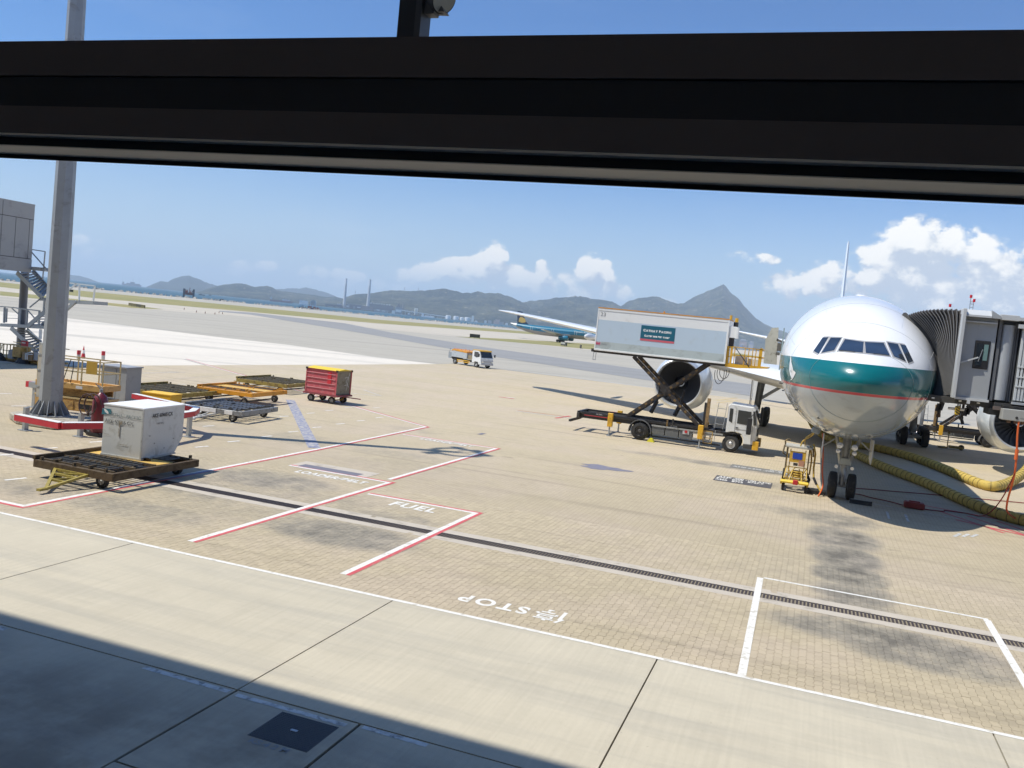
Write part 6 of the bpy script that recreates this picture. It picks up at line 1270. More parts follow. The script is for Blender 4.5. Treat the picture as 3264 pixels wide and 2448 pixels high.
# ================================================================ BRIDGE, STAIRS AND STEPS AT THE LEFT EDGE
YL = 45.0
P1 = lambda x, y, Y=YL: Vector(atY(x/3.16, 600+y/3.16, Y))
lb = thing('boarding_bridge', 'grey panelled end of another boarding bridge with open metal stairs at the left edge', 'boarding bridge', (-52, YL, 0))
def lq(n_, mb, m_, par=None, **kw):
    mb.v = [(v[0]+52, v[1]-YL, v[2]) for v in mb.v]; return mb.build(n_, m_, par or lb, **kw)
pg = mat('bridge_panel_grey', (.38, .385, .38), .55, var=.05, dirt=((.2, .2, .2), .25, .8)); pgl = mat('panel_joint', (.08, .08, .085), .7)
XL = -50.3
def atX(x, y): d = ray(x/3.16, 600+y/3.16); t = XL/d.x; return Vector((XL, d.y*t, CAMH+d.z*t))
zt, zb = atX(340, 175).z, atX(315, 850).z; YE1 = atX(335, 500).y; zj1, zj2 = atX(330, 318).z, atX(305, 712).z
lq('cab_core', MB().bb(XL-4.2, XL-.02, 30, YE1-.02, zb+.02, zt-.02), pgl)
ys_ = [30, atX(28, 200).y, YE1]
for i in range(2): lq('panel', MB().bb(XL-.019, XL, ys_[i]+.02, ys_[i+1]-.02, zj1+.025, zt), pg)
lq('panel', MB().bb(XL-.019, XL, 30, YE1, zb, zj2-.025), pg)
ys_ = [30, atX(8, 500).y, atX(150, 500).y, atX(290, 500).y, YE1]
for i in range(4): lq('panel', MB().bb(XL-.019, XL, ys_[i]+.02, ys_[i+1]-.02, zj2+.02, zj1-.02), pg)
lq('roof', MB().bb(XL-4.2, XL, 30, YE1, zt+.001, zt+.08), pg)
lq('under_box', MB().bb(XL-1.2, XL-.4, atX(0, 840).y-.6, atX(30, 840).y, zb-.35, zb), pgl)
lq('tunnel', MB().bb(XL-3.6, XL-.6, 5, 29.9, 6.0, 9.2), pg)
gvs = mat('stair_galvanising', (.36, .39, .41), .5, metal=.35, var=.15, dirt=((.2, .2, .2), .3, 3)); gvl = mat('rail_bright', (.68, .72, .74), .4, metal=.3)
cA = P1(252, 850, YL+1.0); cB = P1(215, 1640, YL+1.0)
lq('column', MB().cyl((cA.x, YL+1.0, 0), (cA.x, YL+1.0, zb), .26, n=14), mat('column_grey', (.17, .175, .19), .5), smooth=True)
def flight(a0, a1, b0, b1, n_):          # near stringer a0-a1, far stringer b0-b1 (zoom pixels)
    A0, A1_, B0, B1 = P1(*a0), P1(*a1), P1(*b0, YL+1.1), P1(*b1, YL+1.1)
    lq('stringer', MB().bar(A0, A1_, .07, .28), gvs); lq('stringer', MB().bar(B0, B1, .07, .28), gvs)
    for k in range(n_):
        t = (k+.5)/n_; lq('tread', MB().bar(A0.lerp(A1_, t), B0.lerp(B1, t), .26, .05), gvs)
flight((170, 850), (430, 1105), (330, 830), (500, 1020), 9); flight((110, 1405), (375, 1660), (270, 1425), (450, 1600), 9); flight((280, 1390), (480, 1220), (420, 1385), (600, 1220), 6)
def platf(a, b_, d=1.2, h=.22): A, Bv = P1(*a), P1(*b_); return lq('landing', MB().add([A, Bv, Bv+Vector((0, d, 0)), A+Vector((0, d, 0)), A-Vector((0, 0, h)), Bv-Vector((0, 0, h)), Bv+Vector((0, d, -h)), A+Vector((0, d, -h))], [(0, 1, 2, 3), (7, 6, 5, 4), (0, 4, 5, 1), (1, 5, 6, 2), (2, 6, 7, 3), (3, 7, 4, 0)]), gvs)
platf((0, 1360), (455, 1385)); platf((400, 1098), (500, 1104)); platf((560, 1118), (945, 1138)); platf((315, 790), (450, 800))
def railp(pts, r=.035, m_=None, dy=0): 
    for a, b_ in zip(pts[:-1], pts[1:]): lq('handrail', MB().bar(P1(*a, YL+dy), P1(*b_, YL+dy), r*2), m_ or gvs)
railp([(0, 1190), (120, 1200), (230, 1215), (405, 1235)]); railp([(325, 618), (455, 638), (430, 920)], .03); railp([(320, 645), (500, 850)], .03); railp([(560, 940), (770, 962), (957, 985), (940, 1140)], .04, gvl); railp([(770, 962), (660, 1050)], .04, gvl); railp([(800, 975), (797, 1130)], .04, gvl); railp([(655, 1235), (765, 1140)], .09, gvs); railp([(655, 1222), (765, 1132)], .03, gvl)
for a, b_ in (((47, 1200), (40, 1355)), ((205, 1215), (198, 1370)), ((275, 1225), (268, 1375)), ((398, 1235), (392, 1385)), ((68, 1210), (60, 1350))): railp([a, b_], .05)
railp([(120, 1210), (200, 1280)], .03); railp([(285, 1235), (350, 1310)], .03); railp([(300, 1200), (415, 1105)], .035); railp([(450, 1110), (440, 1240)], .05); railp([(70, 1308), (200, 1312)], .02); railp([(280, 1425), (420, 1540)], .03, gvl); railp([(410, 1420), (405, 1520)], .07, gvl)
# yellow steps and platform trolley below it
zl = lambda x, y, Y=43.0: Vector(atY(x/7.373, 960+y/7.373, Y))
sp_ = thing('maintenance_platform', 'low yellow railed platform trolley standing in shade under the left stairs', 'platform', (-49.5, 43, 0))
def sq_(n_, mb, m_, par=None, **kw): mb.v = [(v[0]+49.5, v[1]-43, v[2]) for v in mb.v]; return mb.build(n_, m_, par or sp_, **kw)
py = mat('platform_yellow', (.55, .33, .08), .5, dirt=((.25, .14, .06), .4, 3)); pyr = mat('platform_rail', (.55, .42, .2), .5)
a = zl(0, 1300); b_ = zl(1020, 1370)
sq_('deck', MB().bb(a.x-1.5, b_.x, 43, 45, a.z-.14, a.z), py)
for x in np.linspace(a.x-1.2, zl(700, 1350).x, 14): sq_('rail_post', MB().bb(x-.025, x+.025, 43.0, 43.05, a.z, a.z+.85), pyr)
sq_('handrail', MB().bar((a.x-1.2, 43, a.z+.86), (b_.x, 43, a.z+.86), .05).bar((a.x-1.2, 43.02, a.z+.45), (b_.x, 43.02, a.z+.45), .04).tube([zl(40, 1120), zl(50, 1040), zl(90, 1010), zl(300, 1012), zl(460, 1030)], .035), pyr)
sq_('rear_rail', MB().bar((a.x-1.2, 45, a.z+.86), (b_.x, 45, a.z+.86), .05), pyr)
for x0, x1, y0, y1, m_ in ((280, 400, 1160, 1340, GREY()), (880, 1015, 1220, 1380, mat('pale_plate', (.5, .5, .5)))): 
    p0, p1 = zl(x0, y1), zl(x1, y0); sq_('equipment_box', MB().bb(p0.x, p1.x, 42.7, 42.98, p0.z, p1.z), m_)
p0, p1 = zl(410, 1300), zl(610, 1090); sq_('steps_box', MB().bb(p0.x, p1.x, 42.6, 43.4, p0.z, p1.z), py); p0, p1 = zl(640, 1370), zl(870, 1230); sq_('steps_box', MB().bb(p0.x, p1.x, 42.6, 43.6, p0.z, p1.z), mat('platform_tan', (.42, .27, .14), .6))
for x in (560, 620, 60): p0 = zl(x, 1440); sq_('outrigger_foot', MB().cyl((p0.x, 42.8, 0), (p0.x, 42.8, .5), .38, .08, 10), BLACK())
for x in (a.x, b_.x-.6): wheel('wheel', (x+49.5, 1.0, .35), .35, .25, sp_, (0, 1, 0), DARK, n=16)
sq_('chair_frame', MB().bar(zl(600, 1240, 42.5), zl(600, 1370, 42.5), .05).bar(zl(640, 1240, 42.5), zl(640, 1370, 42.5), .05).bar(zl(590, 1240, 42.5), zl(720, 1200, 42.5), .05).bar(zl(620, 1250, 42.5), zl(760, 1250, 42.5), .05), mat('lamp_white', (.85, .85, .82)))
p0 = zl(580, 1040, 44.2); t = thing('red_sign_box', 'small red box fixed to the railing beside the left column', 'box', (p0.x, 44.2, p0.z)); MB().bb(-.22, .22, -.1, .1, -.28, .30).build('box_shell', mat('sign_box_red', (.5, .02, .04), .45), t, bev=.01); MB().bb(-.15, .18, -.105, -.101, .14, .2).build('box_mark', wtop, t); MB().bb(-.03, .03, .0, .05, -2.2, -.29).build('post', DARK(), t)

# ================================================================ FARTHER TRAFFIC
# yellow and white service truck
x0, y0 = G(1455, 1160); x1, y1 = G(1530, 1173); tz = math.atan2(y1-y0, x1-x0)
sv = thing('service_truck', 'small white cab truck with an orange topped silver tank crossing the apron', 'service truck', ((x0+x1)/2, (y0+y1)/2+.9, 0), tz)
sv.scale = (1.2, 1.05, .9)
cbp = [(1.15, .62), (1.15, 2.18), (1.3, 2.3), (2.3, 2.28), (2.62, 1.45), (2.72, 1.25), (2.75, .45), (2.3, .45), (2.2, .75), (1.7, .78), (1.45, .6)]
MB().prism(cbp, 'y', -.9, .9).build('cab', tk_w, sv, bev=.04); MB().prism([(1.13, 2.1), (1.13, 2.26), (1.3, 2.38), (2.3, 2.36), (2.36, 2.2), (2.3, 2.29), (1.3, 2.31)], 'y', -.905, .905).build('cab_roof', YEL(), sv)
MB().quad((1.5, -.912, 1.5), (1.5, -.912, 2.1), (2.2, -.912, 2.1), (2.45, -.912, 1.5), (1.9, -.912, 1.35)).build('side_window', GLASSD(), sv); MB().quad((2.67, -.8, 1.42), (2.67, .8, 1.42), (2.36, .76, 2.2), (2.36, -.76, 2.2)).build('windscreen', GLASSD(), sv)
MB().bb(2.74, 2.79, -.88, .88, .42, .66).bb(2.74, 2.77, -.5, .5, .8, 1.0).build('bumper', mat('grey_bumper', (.5, .5, .5)), sv); 
for y in (-.7, .7): MB().box((2.77, y, .85), (.04, .26, .16)).build('headlight', CHROME(), sv)
for y in (-1.15, 1.15): MB().box((2.6, y, 1.7), (.08, .16, .36)).bar((2.5, y*.8, 1.85), (2.6, y, 1.85), .03).build('mirror', BLACK(), sv)
MB().bb(-2.9, 1.2, -.45, .45, .55, .75).build('chassis_rail', DARK(), sv)
MB().prism([(-2.5, .95), (-2.5, 1.75), (-2.2, 1.85), (.3, 1.72), (.3, .95)], 'y', -.95, .95).build('tank', mat('tank_silver', (.50, .52, .52), .4, metal=.3, dirt=(GRIME, .2, 4)), sv, bev=.03)
MB().prism([(-2.48, 1.752), (-2.2, 1.86), (.3, 1.74), (.3, 1.92), (-2.2, 2.05), (-2.5, 1.92)], 'y', -.96, .96).build('tank_cover', ORANGE(), sv); MB().bb(.35, 1.1, -.8, .8, .9, 1.5).build('pump_cabinet', mat('pump_brown', (.25, .2, .12), .6), sv)
for x in (-2.2, -1.6, -.9, -.2, .5): MB().bar((x, -.85, 1.8), (x, -.85, 2.15), .04).bar((x, .85, 1.8), (x, .85, 2.15), .04).bar((x, -.85, 2.13), (x+.5, -.85, 2.13), .04).build('top_rail', mat('orange_red', (.6, .15, .04)), sv)
MB().bb(-3.15, -2.55, -.85, .85, .7, 1.55).bar((-3.1, -.8, 1.5), (-2.9, -.8, 2.1), .04).build('rear_box', GREY(), sv); MB().bb(-1.4, .9, -.95, -.9, .62, .72).bb(-1.4, .9, -.95, -.9, .4, .5).build('side_guard', YEL(), sv)
for x in (-1.85, 1.95):
    for y in (-.78, .78): wheel('wheel', (x, y, .38), .38, .24, sv, (0, 1, 0), TYREHUB, n=18)

# blue airliner taxiing
gx_, gy_ = G(1784, 1091); DY = gy_+3
def b8(x, y): return 1350+x/3.687, 850+y/3.687
tailp = Vector(atY(*b8(1060, 665), DY)); nosep = Vector(atY(*b8(2560, 860), DY))
pj = math.hypot(gx_, DY)
ja = thing('airliner', 'deep teal blue airliner taxiing on the far taxiway with gold emblem on its fin', 'airliner', (gx_, DY, 0), 0)
bl = mat('deep_teal_blue', (.0, .14, .23), .35, var=.05, coat=.4); blu = mat('underside_grey', (.30, .28, .26), .5); dkf = mat('fin_navy', (.02, .04, .08), .4); gold = mat('gold_emblem', (.55, .38, .10), .45)
# local frame: x forward, length scaled so that the tail reaches where the photograph shows it
Lt = gx_-tailp.x+1.0; zc = 4.1
# rotate so that its run follows the taxiway seen in the picture
tail_w = Vector((*(Vector(atY(*b8(1060, 665), DY)).xy), 0)); 
ja.rotation_euler = (0, 0, R(4))
prof = [(-Lt, .12), (-Lt+.6, .35), (-Lt+3, .85), (-Lt+7, 1.45), (-Lt+11, 1.85), (-Lt+15, 1.98), (16, 1.98), (18.5, 1.9), (20.5, 1.5), (21.6, .9), (22.1, .2), (22.15, 0)]
mb = MB(); rws = []
for x, r in prof:
    up_ = (1.98-r)*1.0 if x < 0 else -(1.98-r)*.15; rws.append([(x, r*math.cos(2*math.pi*j/28), zc+up_+r*math.sin(2*math.pi*j/28)) for j in range(29)])
mb.grid(rws); fu = mb.build('fuselage', bl, ja, smooth=60)
MB().grid([[(q[0], q[1]*1.003, q[2]-.004) for q in r[15:28]] for r in rws[2:-2]]).build('belly', blu, fu, smooth=60)
MB().grid([[(q[0], q[1]*1.01, zc+(q[2]-zc)*1.01) for q in r] for r in rws[:3]]).build('tail_cone', wtop, fu, smooth=60)
MB().prism([(-Lt+3.2, 5.2), (-Lt+8.6, 5.75), (-Lt+6.8, 7.2), (-Lt+4.8, 11.3), (-Lt+2.6, 11.4)], 'y', -.12, .12).build('tail_fin', dkf, ja)
MB().prism([(-Lt+3.6, 6.9), (-Lt+5.2, 6.5), (-Lt+6.8, 7.0), (-Lt+6.3, 8.4), (-Lt+5.2, 8.9), (-Lt+4.2, 9.1), (-Lt+3.7, 8.2)], 'y', -.14, .14).build('fin_emblem', gold, ja)
surf = [[(-Lt+3.0, -.4, 4.6), (-Lt+6.2, -.4, 4.75)], [(-Lt+1.8, -5.8, 5.0), (-Lt+3.2, -5.8, 5.05)]]
for sg in (1, -1): MB().add([(x, y*sg, z) for r in surf for x, y, z in r]+[(x, y*sg, z+.18) for r in surf for x, y, z in r], [(0, 1, 3, 2), (4, 6, 7, 5), (0, 4, 5, 1), (1, 5, 7, 3), (3, 7, 6, 2), (2, 6, 4, 0)]).build('tailplane', bl, ja)
for sg in (-1, 1):
    w_ = [[(-3.0, sg*1.8, 2.9), (3.9, sg*1.8, 2.9)], [(-3.2, sg*6.0, 3.25), (1.5, sg*6, 3.25)], [(-5.6, sg*16.8, 4.5), (-4.2, sg*16.8, 4.5)]]
    P = [q for r in w_ for q in r]; MB().add(P+[(x, y, z+.35) for x, y, z in P], [(0, 1, 3, 2), (2, 3, 5, 4), (6, 8, 9, 7), (8, 10, 11, 9), (0, 6, 7, 1), (1, 7, 9, 3), (3, 9, 11, 5), (5, 11, 10, 4), (4, 10, 8, 2), (2, 8, 6, 0)]).build('wing', mat('far_wing_grey', (.45, .46, .47), .4), ja)
    en = MB().lathe((3.8, sg*5.75, 1.95), (-1, 0, 0), [(.1, 0), (0, .8), (.1, .95), (.6, 1.08), (2.4, 1.05), (4.0, .7), (4.2, .4), (4.3, 0)], 20).build('engine', bl, ja, smooth=60)
    MB().bb(-1.5, 2.5, sg*5.75-.1, sg*5.75+.1, 2.6, 3.4).build('pylon', blu, ja)
    for x in (-.5, .5): wheel('main_wheel', (x-.6, sg*3.8, .58), .58, .45, ja, (0, 1, 0), DARK, n=14)
    MB().cyl((-.6, sg*3.8, .5), (-.6, sg*3.6, 2.9), .16).build('gear_leg', DARK(), ja)
wheel('nose_wheel', (14.5, 0, .4), .4, .4, ja, (0, 1, 0), DARK, n=12); MB().cyl((14.5, 0, .4), (14.5, 0, 2.4), .1).build('gear_leg', DARK(), ja)
for x in (-Lt+9.5, -4.5, 5.5, 15.5): MB().bb(x, x+.08, -2.02, -1.9, 3.7, 5.2).bb(x+.85, x+.93, -2.02, -1.9, 3.7, 5.2).build('door_outline', wtop, ja)
for k in range(46):
    x = -Lt+11.5+k*.75
    if x < 15: MB().bb(x, x+.26, -2.01, -1.9, 4.35, 4.7).build('cabin_window', mat('far_window', (.01, .03, .05), .3), fu)
lettering('Vietnam Airlines', 1.15, lambda u, v: (9.0+u, -2.03, 5.1+v), wtop, ja); lettering('VN-A398', .5, lambda u, v: (-Lt+13+u, -2.04, 5.1+v), wtop, ja)

# taxi signs
def tsign(lab, px0, py0, px1, py1, hgt, m_, txt=None):
    a = Vector(G(px0, py0)); c = Vector(G(px1, py1)); L = (c-a).length; t = thing('taxiway_sign', lab, 'taxiway sign', (a.x, a.y, 0), math.atan2(c.y-a.y, c.x-a.x), 'low taxiway signs')
    MB().bb(0, L, -.15, .15, .15, .15+hgt).build('sign_face', m_, t)
    n_ = max(2, int(L/2))
    for k in range(n_+1): MB().bb(k*L/n_-.05, k*L/n_+.05, -.05, .05, 0, .149).build('sign_leg', DARK(), t)
    return t, L
sdk = mat('sign_back', (.055, .05, .035), .6); sye = mat('sign_dull_yellow', (.12, .10, .035), .6)
tsign('long low black backed sign on the near grass wedge', 1497, 1076, 1529, 1079, 1.1, sdk); t, L = tsign('dull yellow and black sign on the left grass island', 411, 975, 461, 983, .7, sye); MB().bb(L*.5, L*.8, -.16, -.151, .2, .85).build('sign_plate', sdk, t)
t, L = tsign('black sign with pale characters in front of the blue airliner', 1788, 1101, 1806, 1104, 1.2, sdk); MB().bb(.1, L*.75, -.16, -.151, .6, 1.2).build('sign_plate', mat('sign_pale', (.4, .4, .38)), t)
tsign('tiny dark sign box on the second grass strip left of the mast', 222, 931, 233, 932, 1.0, sdk); tsign('small black upright sign near the blue airliner', 1849, 1110, 1852, 1111, 1.0, sdk)
for i, (px, py) in enumerate([(587, 987), (626, 996), (654, 999), (698, 998), (709, 1001), (685, 1002)]):
    x, y = G(px, py); t = MB().cyl((x, y, 0), (x, y, .55), .12, .06, 6).build('edge_light', mat('edge_light_brown', (.22, .12, .08), .6)); tag(t, ('leftmost small dark taxiway edge light on the pale concrete', 'second taxiway edge light from the left on the pale concrete', 'third taxiway edge light, farther right than the second', 'taxiway edge light left of the rightmost close pair', 'rightmost taxiway edge light on the pale concrete', 'taxiway edge light set apart just left of the close pair')[i], 'edge light', 'taxiway edge lights on pale concrete')

# ================================================================ SHIPS AND SHORE
def at_d(px, py, D, z=None):             # point at horizontal distance D along a pixel's direction
    d = ray(px, py); k = D/math.hypot(d.x, d.y); return Vector((d.x*k, d.y*k, (CAMH+d.z*k) if z is None else z))
def boat_base(px, D): p0 = at_d(px, 900, D, -4.5); return p0, math.atan2(-p0.x, p0.y)   # local x runs across the view
hullk = mat('dark_hull', (.03, .035, .04), .6); hullr = mat('red_hull', (.25, .05, .05), .6); wht = mat('ship_white', (.75, .76, .78), .5)
p0, a = boat_base(605, 1400); k = 1400/FPX
rig = thing('jack_up_rig', 'dark red working rig standing on legs off the sea wall', 'rig', p0, -math.atan2(p0.x, p0.y))
MB().bb(-15*k, 15*k, -8, 8, 8*k, 15*k).build('deck', mat('rig_red', (.16, .03, .03), .6), rig)
for x in (-14*k, 13*k):
    for y in (-7, 7): MB().bb(x-1.3, x+1.3, y-1.3, y+1.3, -3, 26*k).build('leg', mat('rig_leg', (.05, .06, .09), .6), rig)
MB().bb(-10*k, -3*k, -5, 5, 15*k, 21*k).build('cabin', mat('rig_red2', (.35, .05, .04), .6), rig); MB().bb(0, 7*k, -5, 5, 15*k, 18*k).build('cabin', mat('rig_orange', (.38, .12, .06), .6), rig)
for x, h in ((-11, 25), (-6, 24), (0, 30), (3, 23), (8, 22)): MB().bar((x*k, 0, 14*k), (x*k+1, 0, h*k), .9).build('mast', mat('rig_red', (.16, .03, .03)), rig)
def ship(label, px, D, L, H, hull, sup, name='cargo_ship', blocks=(), masts=()):
    p0 = at_d(px, 900, D, -4.5); k = D/FPX; t = thing(name, label, 'ship' if name != 'fishing_boat' else 'boat', p0, -math.atan2(p0.x, p0.y))
    L, H = L*k, H*k; MB().prism([(-L/2, H*.95), (L/2, H), (L/2-H*.6, -1), (-L/2+H*.6, -1)], 'y', -L*.1, L*.1).build('hull', hull, t)
    for x0, x1, z1 in blocks: MB().bb(x0*k, x1*k, -L*.07, L*.07, H, z1*k).build('superstructure', sup, t)
    for x, z1 in masts: MB().bb(x*k-.12*k, x*k+.12*k, -.12*k, .12*k, H, z1*k).build('mast', sup, t)
    return t
ship('black work boat with raised stern just off the sea wall', 703, 1300, 30, 3.5, hullk, hullk, 'fishing_boat', ((2, 13, 7), (-13, -9, 5.5)))
ship('small dark boat in open water below the left hill', 646, 3000, 19, 2.5, hullk, hullk, 'fishing_boat', ((-6, 0, 4),)); ship('tiny dark boat to the right of the small one', 673, 3600, 9, 2, hullk, hullk, 'fishing_boat', ((-2, 2, 3),))
ship('tug with dark hull and white wheelhouse beside the red barge', 971, 1500, 24, 5, hullk, wht, 'tug_boat', ((-7, 5, 10), (-3, 3, 13)), ((0, 16),))
ship('low red barge with orange machinery next to the tug', 1007, 1600, 40, 4, hullr, mat('barge_orange', (.42, .11, .06), .6), 'barge', ((-18, -6, 9), (-2, 6, 8), (8, 15, 7)), ((-14, 22), (-8, 16), (2, 13)))
ship('grey white accommodation vessel behind the barge', 1003, 3000, 22, 4, wht, mat('ship_pale', (.55, .58, .6)), 'cargo_ship', ((-9, 10, 17), (-5, 6, 20)))
ship('long freighter lying under the low hill', 902, 4400, 72, 6, mat('hull_maroon', (.20, .07, .09), .6), mat('ship_pale', (.55, .58, .6)), 'cargo_ship', ((-34, -28, 14), (2, 26, 10)), ((-31, 20), (5, 17), (12, 18), (22, 17)))
ship('white box shaped dredger near the left end of the power station', 974, 4300, 30, 4, wht, wht, 'cargo_ship', ((-13, 13, 13),))
ship('white coastal tanker at the jetty below the hills', 1374, 3900, 44, 4, wht, wht, 'cargo_ship', ((-20, -13, 11), (-10, 18, 5.5)), ((8, 8),)); ship('small white launch right of the coastal tanker', 1530, 3900, 14, 2.5, wht, wht, 'motor_boat', ((-4, 3, 6),)); ship('tiny blue work boat near the two silos', 1312, 4000, 14, 3, mat('hull_blue', (.05, .12, .25), .6), wht, 'motor_boat', ((-3, 4, 8),)); ship('low brown barge between the silos and the tanker', 1336, 4050, 14, 4, mat('barge_brown', (.16, .13, .15), .6), wht, 'barge')
ship('grey naval hull in the far haze left of the far island', 420, 9000, 54, 5, mat('hull_grey', (.15, .16, .2), .6), mat('crane_grey', (.17, .17, .2)), 'crane_barge', ((-25, -20, 10), (-14, 22, 8), (-4, 8, 12)), ((-24, 24), (2, 32), (4, 22), (20, 26), (-10, 16)))
# power station
def shore(px, D): p0 = at_d(px, 960, D, -1.0); return p0, -math.atan2(p0.x, p0.y)
chm = mat('chimney_concrete', (.52, .54, .56), .7); cht = mat('chimney_cap', (.66, .68, .70), .6)
for lab, px, pyt, pyb, w, D in (('shorter left chimney of the power station on the coast', 1098, 889, 974, 8, 4700), ('taller right chimney of the power station on the coast', 1174, 878, 968, 9, 4700)):
    p0, a = shore(px, D); k = D/FPX; t = thing('power_station_chimney', lab, 'chimney', p0, a, 'power station chimneys'); H = (pyb-pyt+6)*k
    MB().cyl((0, 0, -2), (0, 0, H*.8), w*.62*k, w*.42*k, n=20).build('shaft', chm, t, smooth=True); MB().cyl((0, 0, H*.8), (0, 0, H*.985), w*.43*k, w*.38*k, n=20).build('upper_shaft', cht, t, smooth=True); MB().cyl((0, 0, H*.985), (0, 0, H), w*.34*k, w*.34*k, n=16).build('flue', DARK(), t)
def bld(label, px0, px1, h, D, m_, zoff=0, name='industrial_building', roofm=None, extra=(), cat='building'):
    p0, a = shore((px0+px1)/2, D); k = D/FPX; w = (px1-px0)*k; t = thing(name, label, cat, p0, a)
    MB().bb(-w/2, w/2, 0, w*.5+8, zoff*k-3, (h+zoff)*k).build('wall', m_, t)
    if roofm: MB().bb(-w/2-1, w/2+1, -1, w*.5+9, (h+zoff)*k, (h+zoff+1.2)*k).build('roof', roofm, t)
    for x0, x1, z0, z1, mm in extra: MB().bb(x0*k, x1*k, -1.5, -.2, z0*k, z1*k).build('wall_detail', mm, t)
    return t
pm_ = mat('plant_mauve', (.16, .15, .18), .7); pg_ = mat('plant_grey', (.30, .31, .33), .7); pw_ = mat('plant_white', (.80, .80, .76), .6); pb_ = mat('plant_brown', (.26, .20, .20), .7); pd_ = mat('plant_dark', (.06, .07, .10), .7)
bld('long low dark quay building left of the chimneys', 1040, 1094, 7, 4600, pd_, extra=((-22, -4, -1, 1.5, pg_), (4, 20, -1, 1, pg_))); bld('small pale building at the foot of the left chimney', 1076, 1090, 10, 4650, pg_, roofm=pw_)
bld('dark boiler house between the chimneys', 1106, 1154, 14, 4700, pm_, roofm=pg_, extra=((-20, -14, 2, 13, pg_), (-2, 4, 1, 9, pg_), (10, 20, 5, 8, pw_))); bld('white block in front of the boiler house', 1104, 1116, 10, 4600, pg_, extra=((-4, 3, 5, 8, pw_),)); bld('brownish coal store in front of the right chimney', 1154, 1190, 13, 4550, pb_, roofm=None, extra=((-14, 14, 1, 3, pg_),))
tt = bld('long mauve turbine hall with a white ribbed roof edge', 1180, 1254, 22, 4750, pm_, extra=((30, 36, 0, 8, pd_),)); kk_ = 4750/FPX
for i in range(8): MB().bb((-35+i*8.2)*kk_, (-30+i*8.2)*kk_, -2, 30, 22*kk_, 25.5*kk_).build('roof_vent', pw_, tt)
bld('low pale sheds along the quay below the turbine hall', 1196, 1240, 6, 4500, pg_, extra=((-15, -4, 3, 6, pw_), (2, 12, 2, 4, pw_))); bld('cement plant tower with a pale dome at the shore', 1262, 1284, 20, 4500, pg_, extra=((-5, 5, 20, 30, pb_), (-9, 9, 4, 12, pw_))); bld('white shed at the landing right of the cement plant', 1252, 1262, 8, 4450, pw_)
for i, (px, h) in enumerate(((1281, 32), (1285, 34), (1289, 28))):
    p0, a = shore(px, 4550); k = 4550/FPX; t = thing('thin_stack', ('left', 'middle', 'right')[i]+' one of three thin stacks beside the cement plant', 'chimney', p0, a, 'thin stacks at the cement plant'); MB().cyl((0, 0, 0), (0, 0, h*k), 1.0*k, .8*k, n=8).build('shaft', pd_ if i != 1 else pb_, t)
for i, (px, lab) in enumerate(((1326, 'left one of two tall white silos on the hillside'), (1332, 'right one of two tall white silos on the hillside'))):
    p0, a = shore(px, 4600); k = 4600/FPX; t = thing('silo', lab, 'silo', p0, a, 'twin white silos'); MB().cyl((0, 0, 0), (0, 0, 22*k), 2.4*k, n=14).build('shell', mat('silo_white', (.78, .78, .70), .6), t, smooth=True); MB().cyl((0, 0, 22*k), (0, 0, 22.8*k), 2.1*k, 1*k, n=14).build('silo_cap', pg_, t)
# conveyor jetty and tanks
pA = at_d(1284, 900, 4420, -1); pB = at_d(1435, 900, 4420, -1); kj = 4420/FPX
jt = thing('conveyor_bridge', 'long white covered conveyor running along the shore under the hills', 'conveyor', pA, math.atan2(pB.y-pA.y, pB.x-pA.x)); LJ = (pB-pA).length
MB().add([(0, -5, 10*kj), (LJ, -5, 4*kj), (LJ, 5, 4*kj), (0, 5, 10*kj), (0, -5, 13*kj), (LJ, -5, 6.5*kj), (LJ, 5, 6.5*kj), (0, 5, 13*kj)], [(3, 2, 1, 0), (4, 5, 6, 7), (0, 1, 5, 4), (1, 2, 6, 5), (2, 3, 7, 6), (3, 0, 4, 7)]).build('gallery', mat('conveyor_white', (.80, .78, .76), .6), jt)
for i in range(13): x = LJ*(i+.5)/13; MB().bb(x-2, x+2, -3, 3, -4, (9.8-5.9*(i+.5)/13)*kj).build('trestle', pg_, jt)
for i, (px, w) in enumerate(((1434, 17), (1459, 17), (1478, 14), (1496, 19))):
    p0, a = shore(px, 4400); k = 4400/FPX; t = thing('storage_tank', ('leftmost', 'second', 'third', 'rightmost')[i]+' of the four white oil tanks on the shore', 'storage tank', p0, a, 'white oil tanks on the shore')
    MB().cyl((0, 0, -2), (0, 0, (9.5 if i != 2 else 7.5)*k), w/2*k, n=24).build('shell', mat('tank_white', (.82, .83, .84), .5), t, smooth=True); MB().lathe((0, 0, (9.5 if i != 2 else 7.5)*k), (0, 0, 1), [(0, w/2*k), (.9*k, w*.25*k), (1.1*k, 0)], 24).build('tank_roof', mat('tank_roof_grey', (.62, .64, .66), .5), t, smooth=True)
t = bld('white loading tower right of the oil tanks', 1508, 1516, 17, 4350, pw_, name='loading_tower', cat='tower')
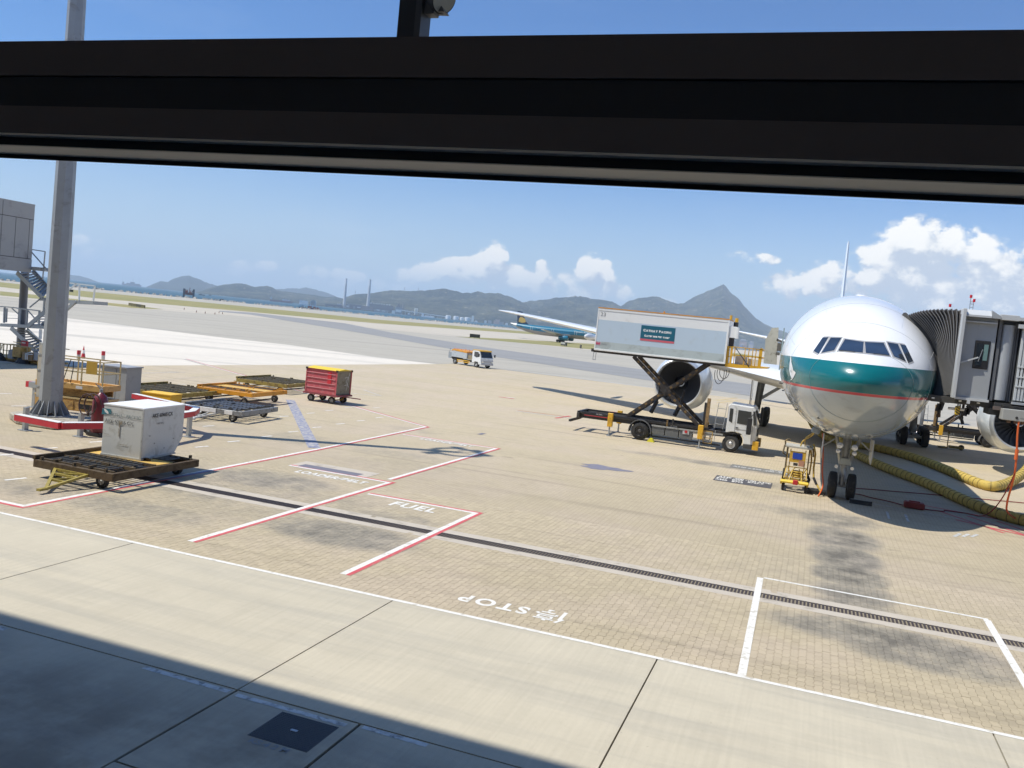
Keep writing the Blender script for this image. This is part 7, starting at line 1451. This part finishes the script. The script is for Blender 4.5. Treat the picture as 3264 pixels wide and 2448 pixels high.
for i, (x0, x1, h, c_) in enumerate(((1550, 1558, 6, pw_), (1562, 1574, 8, pg_), (1580, 1592, 9, mat('roof_pink', (.5, .36, .32), .7)), (1596, 1612, 7, pg_), (1618, 1626, 5, pw_), (1585, 1600, 13, mat('roof_pink', (.5, .36, .32))))):
    bld(('small white quay house by the launch', 'grey quay shed beside the white house', 'pinkish house in the village behind the wing tip', 'wide grey shed in the village behind the wing tip', 'tiny white house at the right end of the village', 'taller pink house above the village')[i], x0, x1, h, 4500, c_, name='shore_house')
for i, (px, py, w, h, c_) in enumerate(((2370, 1085, 22, 8, mat('roof_pink', (.5, .36, .32))), (2395, 1092, 14, 7, mat('house_pale', (.55, .5, .5), .7)), (2365, 1100, 12, 8, mat('house_lilac', (.5, .48, .6), .7)))):
    p0 = at_d(px, py, 4600); k = 4600/FPX; t = thing('shore_house', ('wide pink roofed house seen through the truck platform railings', 'pale house right of the pink roofed one', 'lilac house below the pink roofed one')[i], 'house', (p0.x, p0.y, -1), -math.atan2(p0.x, p0.y)); zz_ = (p0.z+1); MB().bb(-w/2*k, w/2*k, 0, 20, 0, zz_).build('wall', c_, t); MB().prism([(-w/2*k-2, zz_), (w/2*k+2, zz_), (w*.2*k, zz_+h*.5*k), (-w*.2*k, zz_+h*.5*k)], 'y', -2, 22).build('roof', mat('house_pale', (.55, .5, .5)), t)
# masts on the summit and pylons on the ridge
p0 = at_d(2300, 912, 7690); t = thing('summit_mast', 'pair of thin antennas on top of the pointed peak', 'antenna', p0); k = 7690/FPX
MB().bar((-3*k, 0, -3*k), (-3*k, 0, 6*k), .7*k).build('antenna', pd_, t); MB().bar((2*k, 0, -3*k), (2*k, 0, 5*k), .6*k).build('antenna', pd_, t)
for i, (px, py) in enumerate(((1132, 938), (1289, 927), (1333, 928))):
    p0 = at_d(px, py+1, 6290); k = 6290/FPX; t = thing('pylon', 'faint lattice pylon '+('on the low saddle between the chimneys', 'first on the crest right of the taller chimney', 'second on the crest right of the taller chimney')[i], 'pylon', p0)
    MB().bar((-1.4*k, 0, -2*k), (-.3*k, 0, 12*k), .35*k).bar((1.4*k, 0, -2*k), (.3*k, 0, 12*k), .35*k).bar((-2*k, 0, 9*k), (2*k, 0, 9*k), .3*k).bar((-1.6*k, 0, 6*k), (1.6*k, 0, 6*k), .3*k).build('lattice', pd_, t)
# every part hangs from the thing it belongs to; nothing is left over
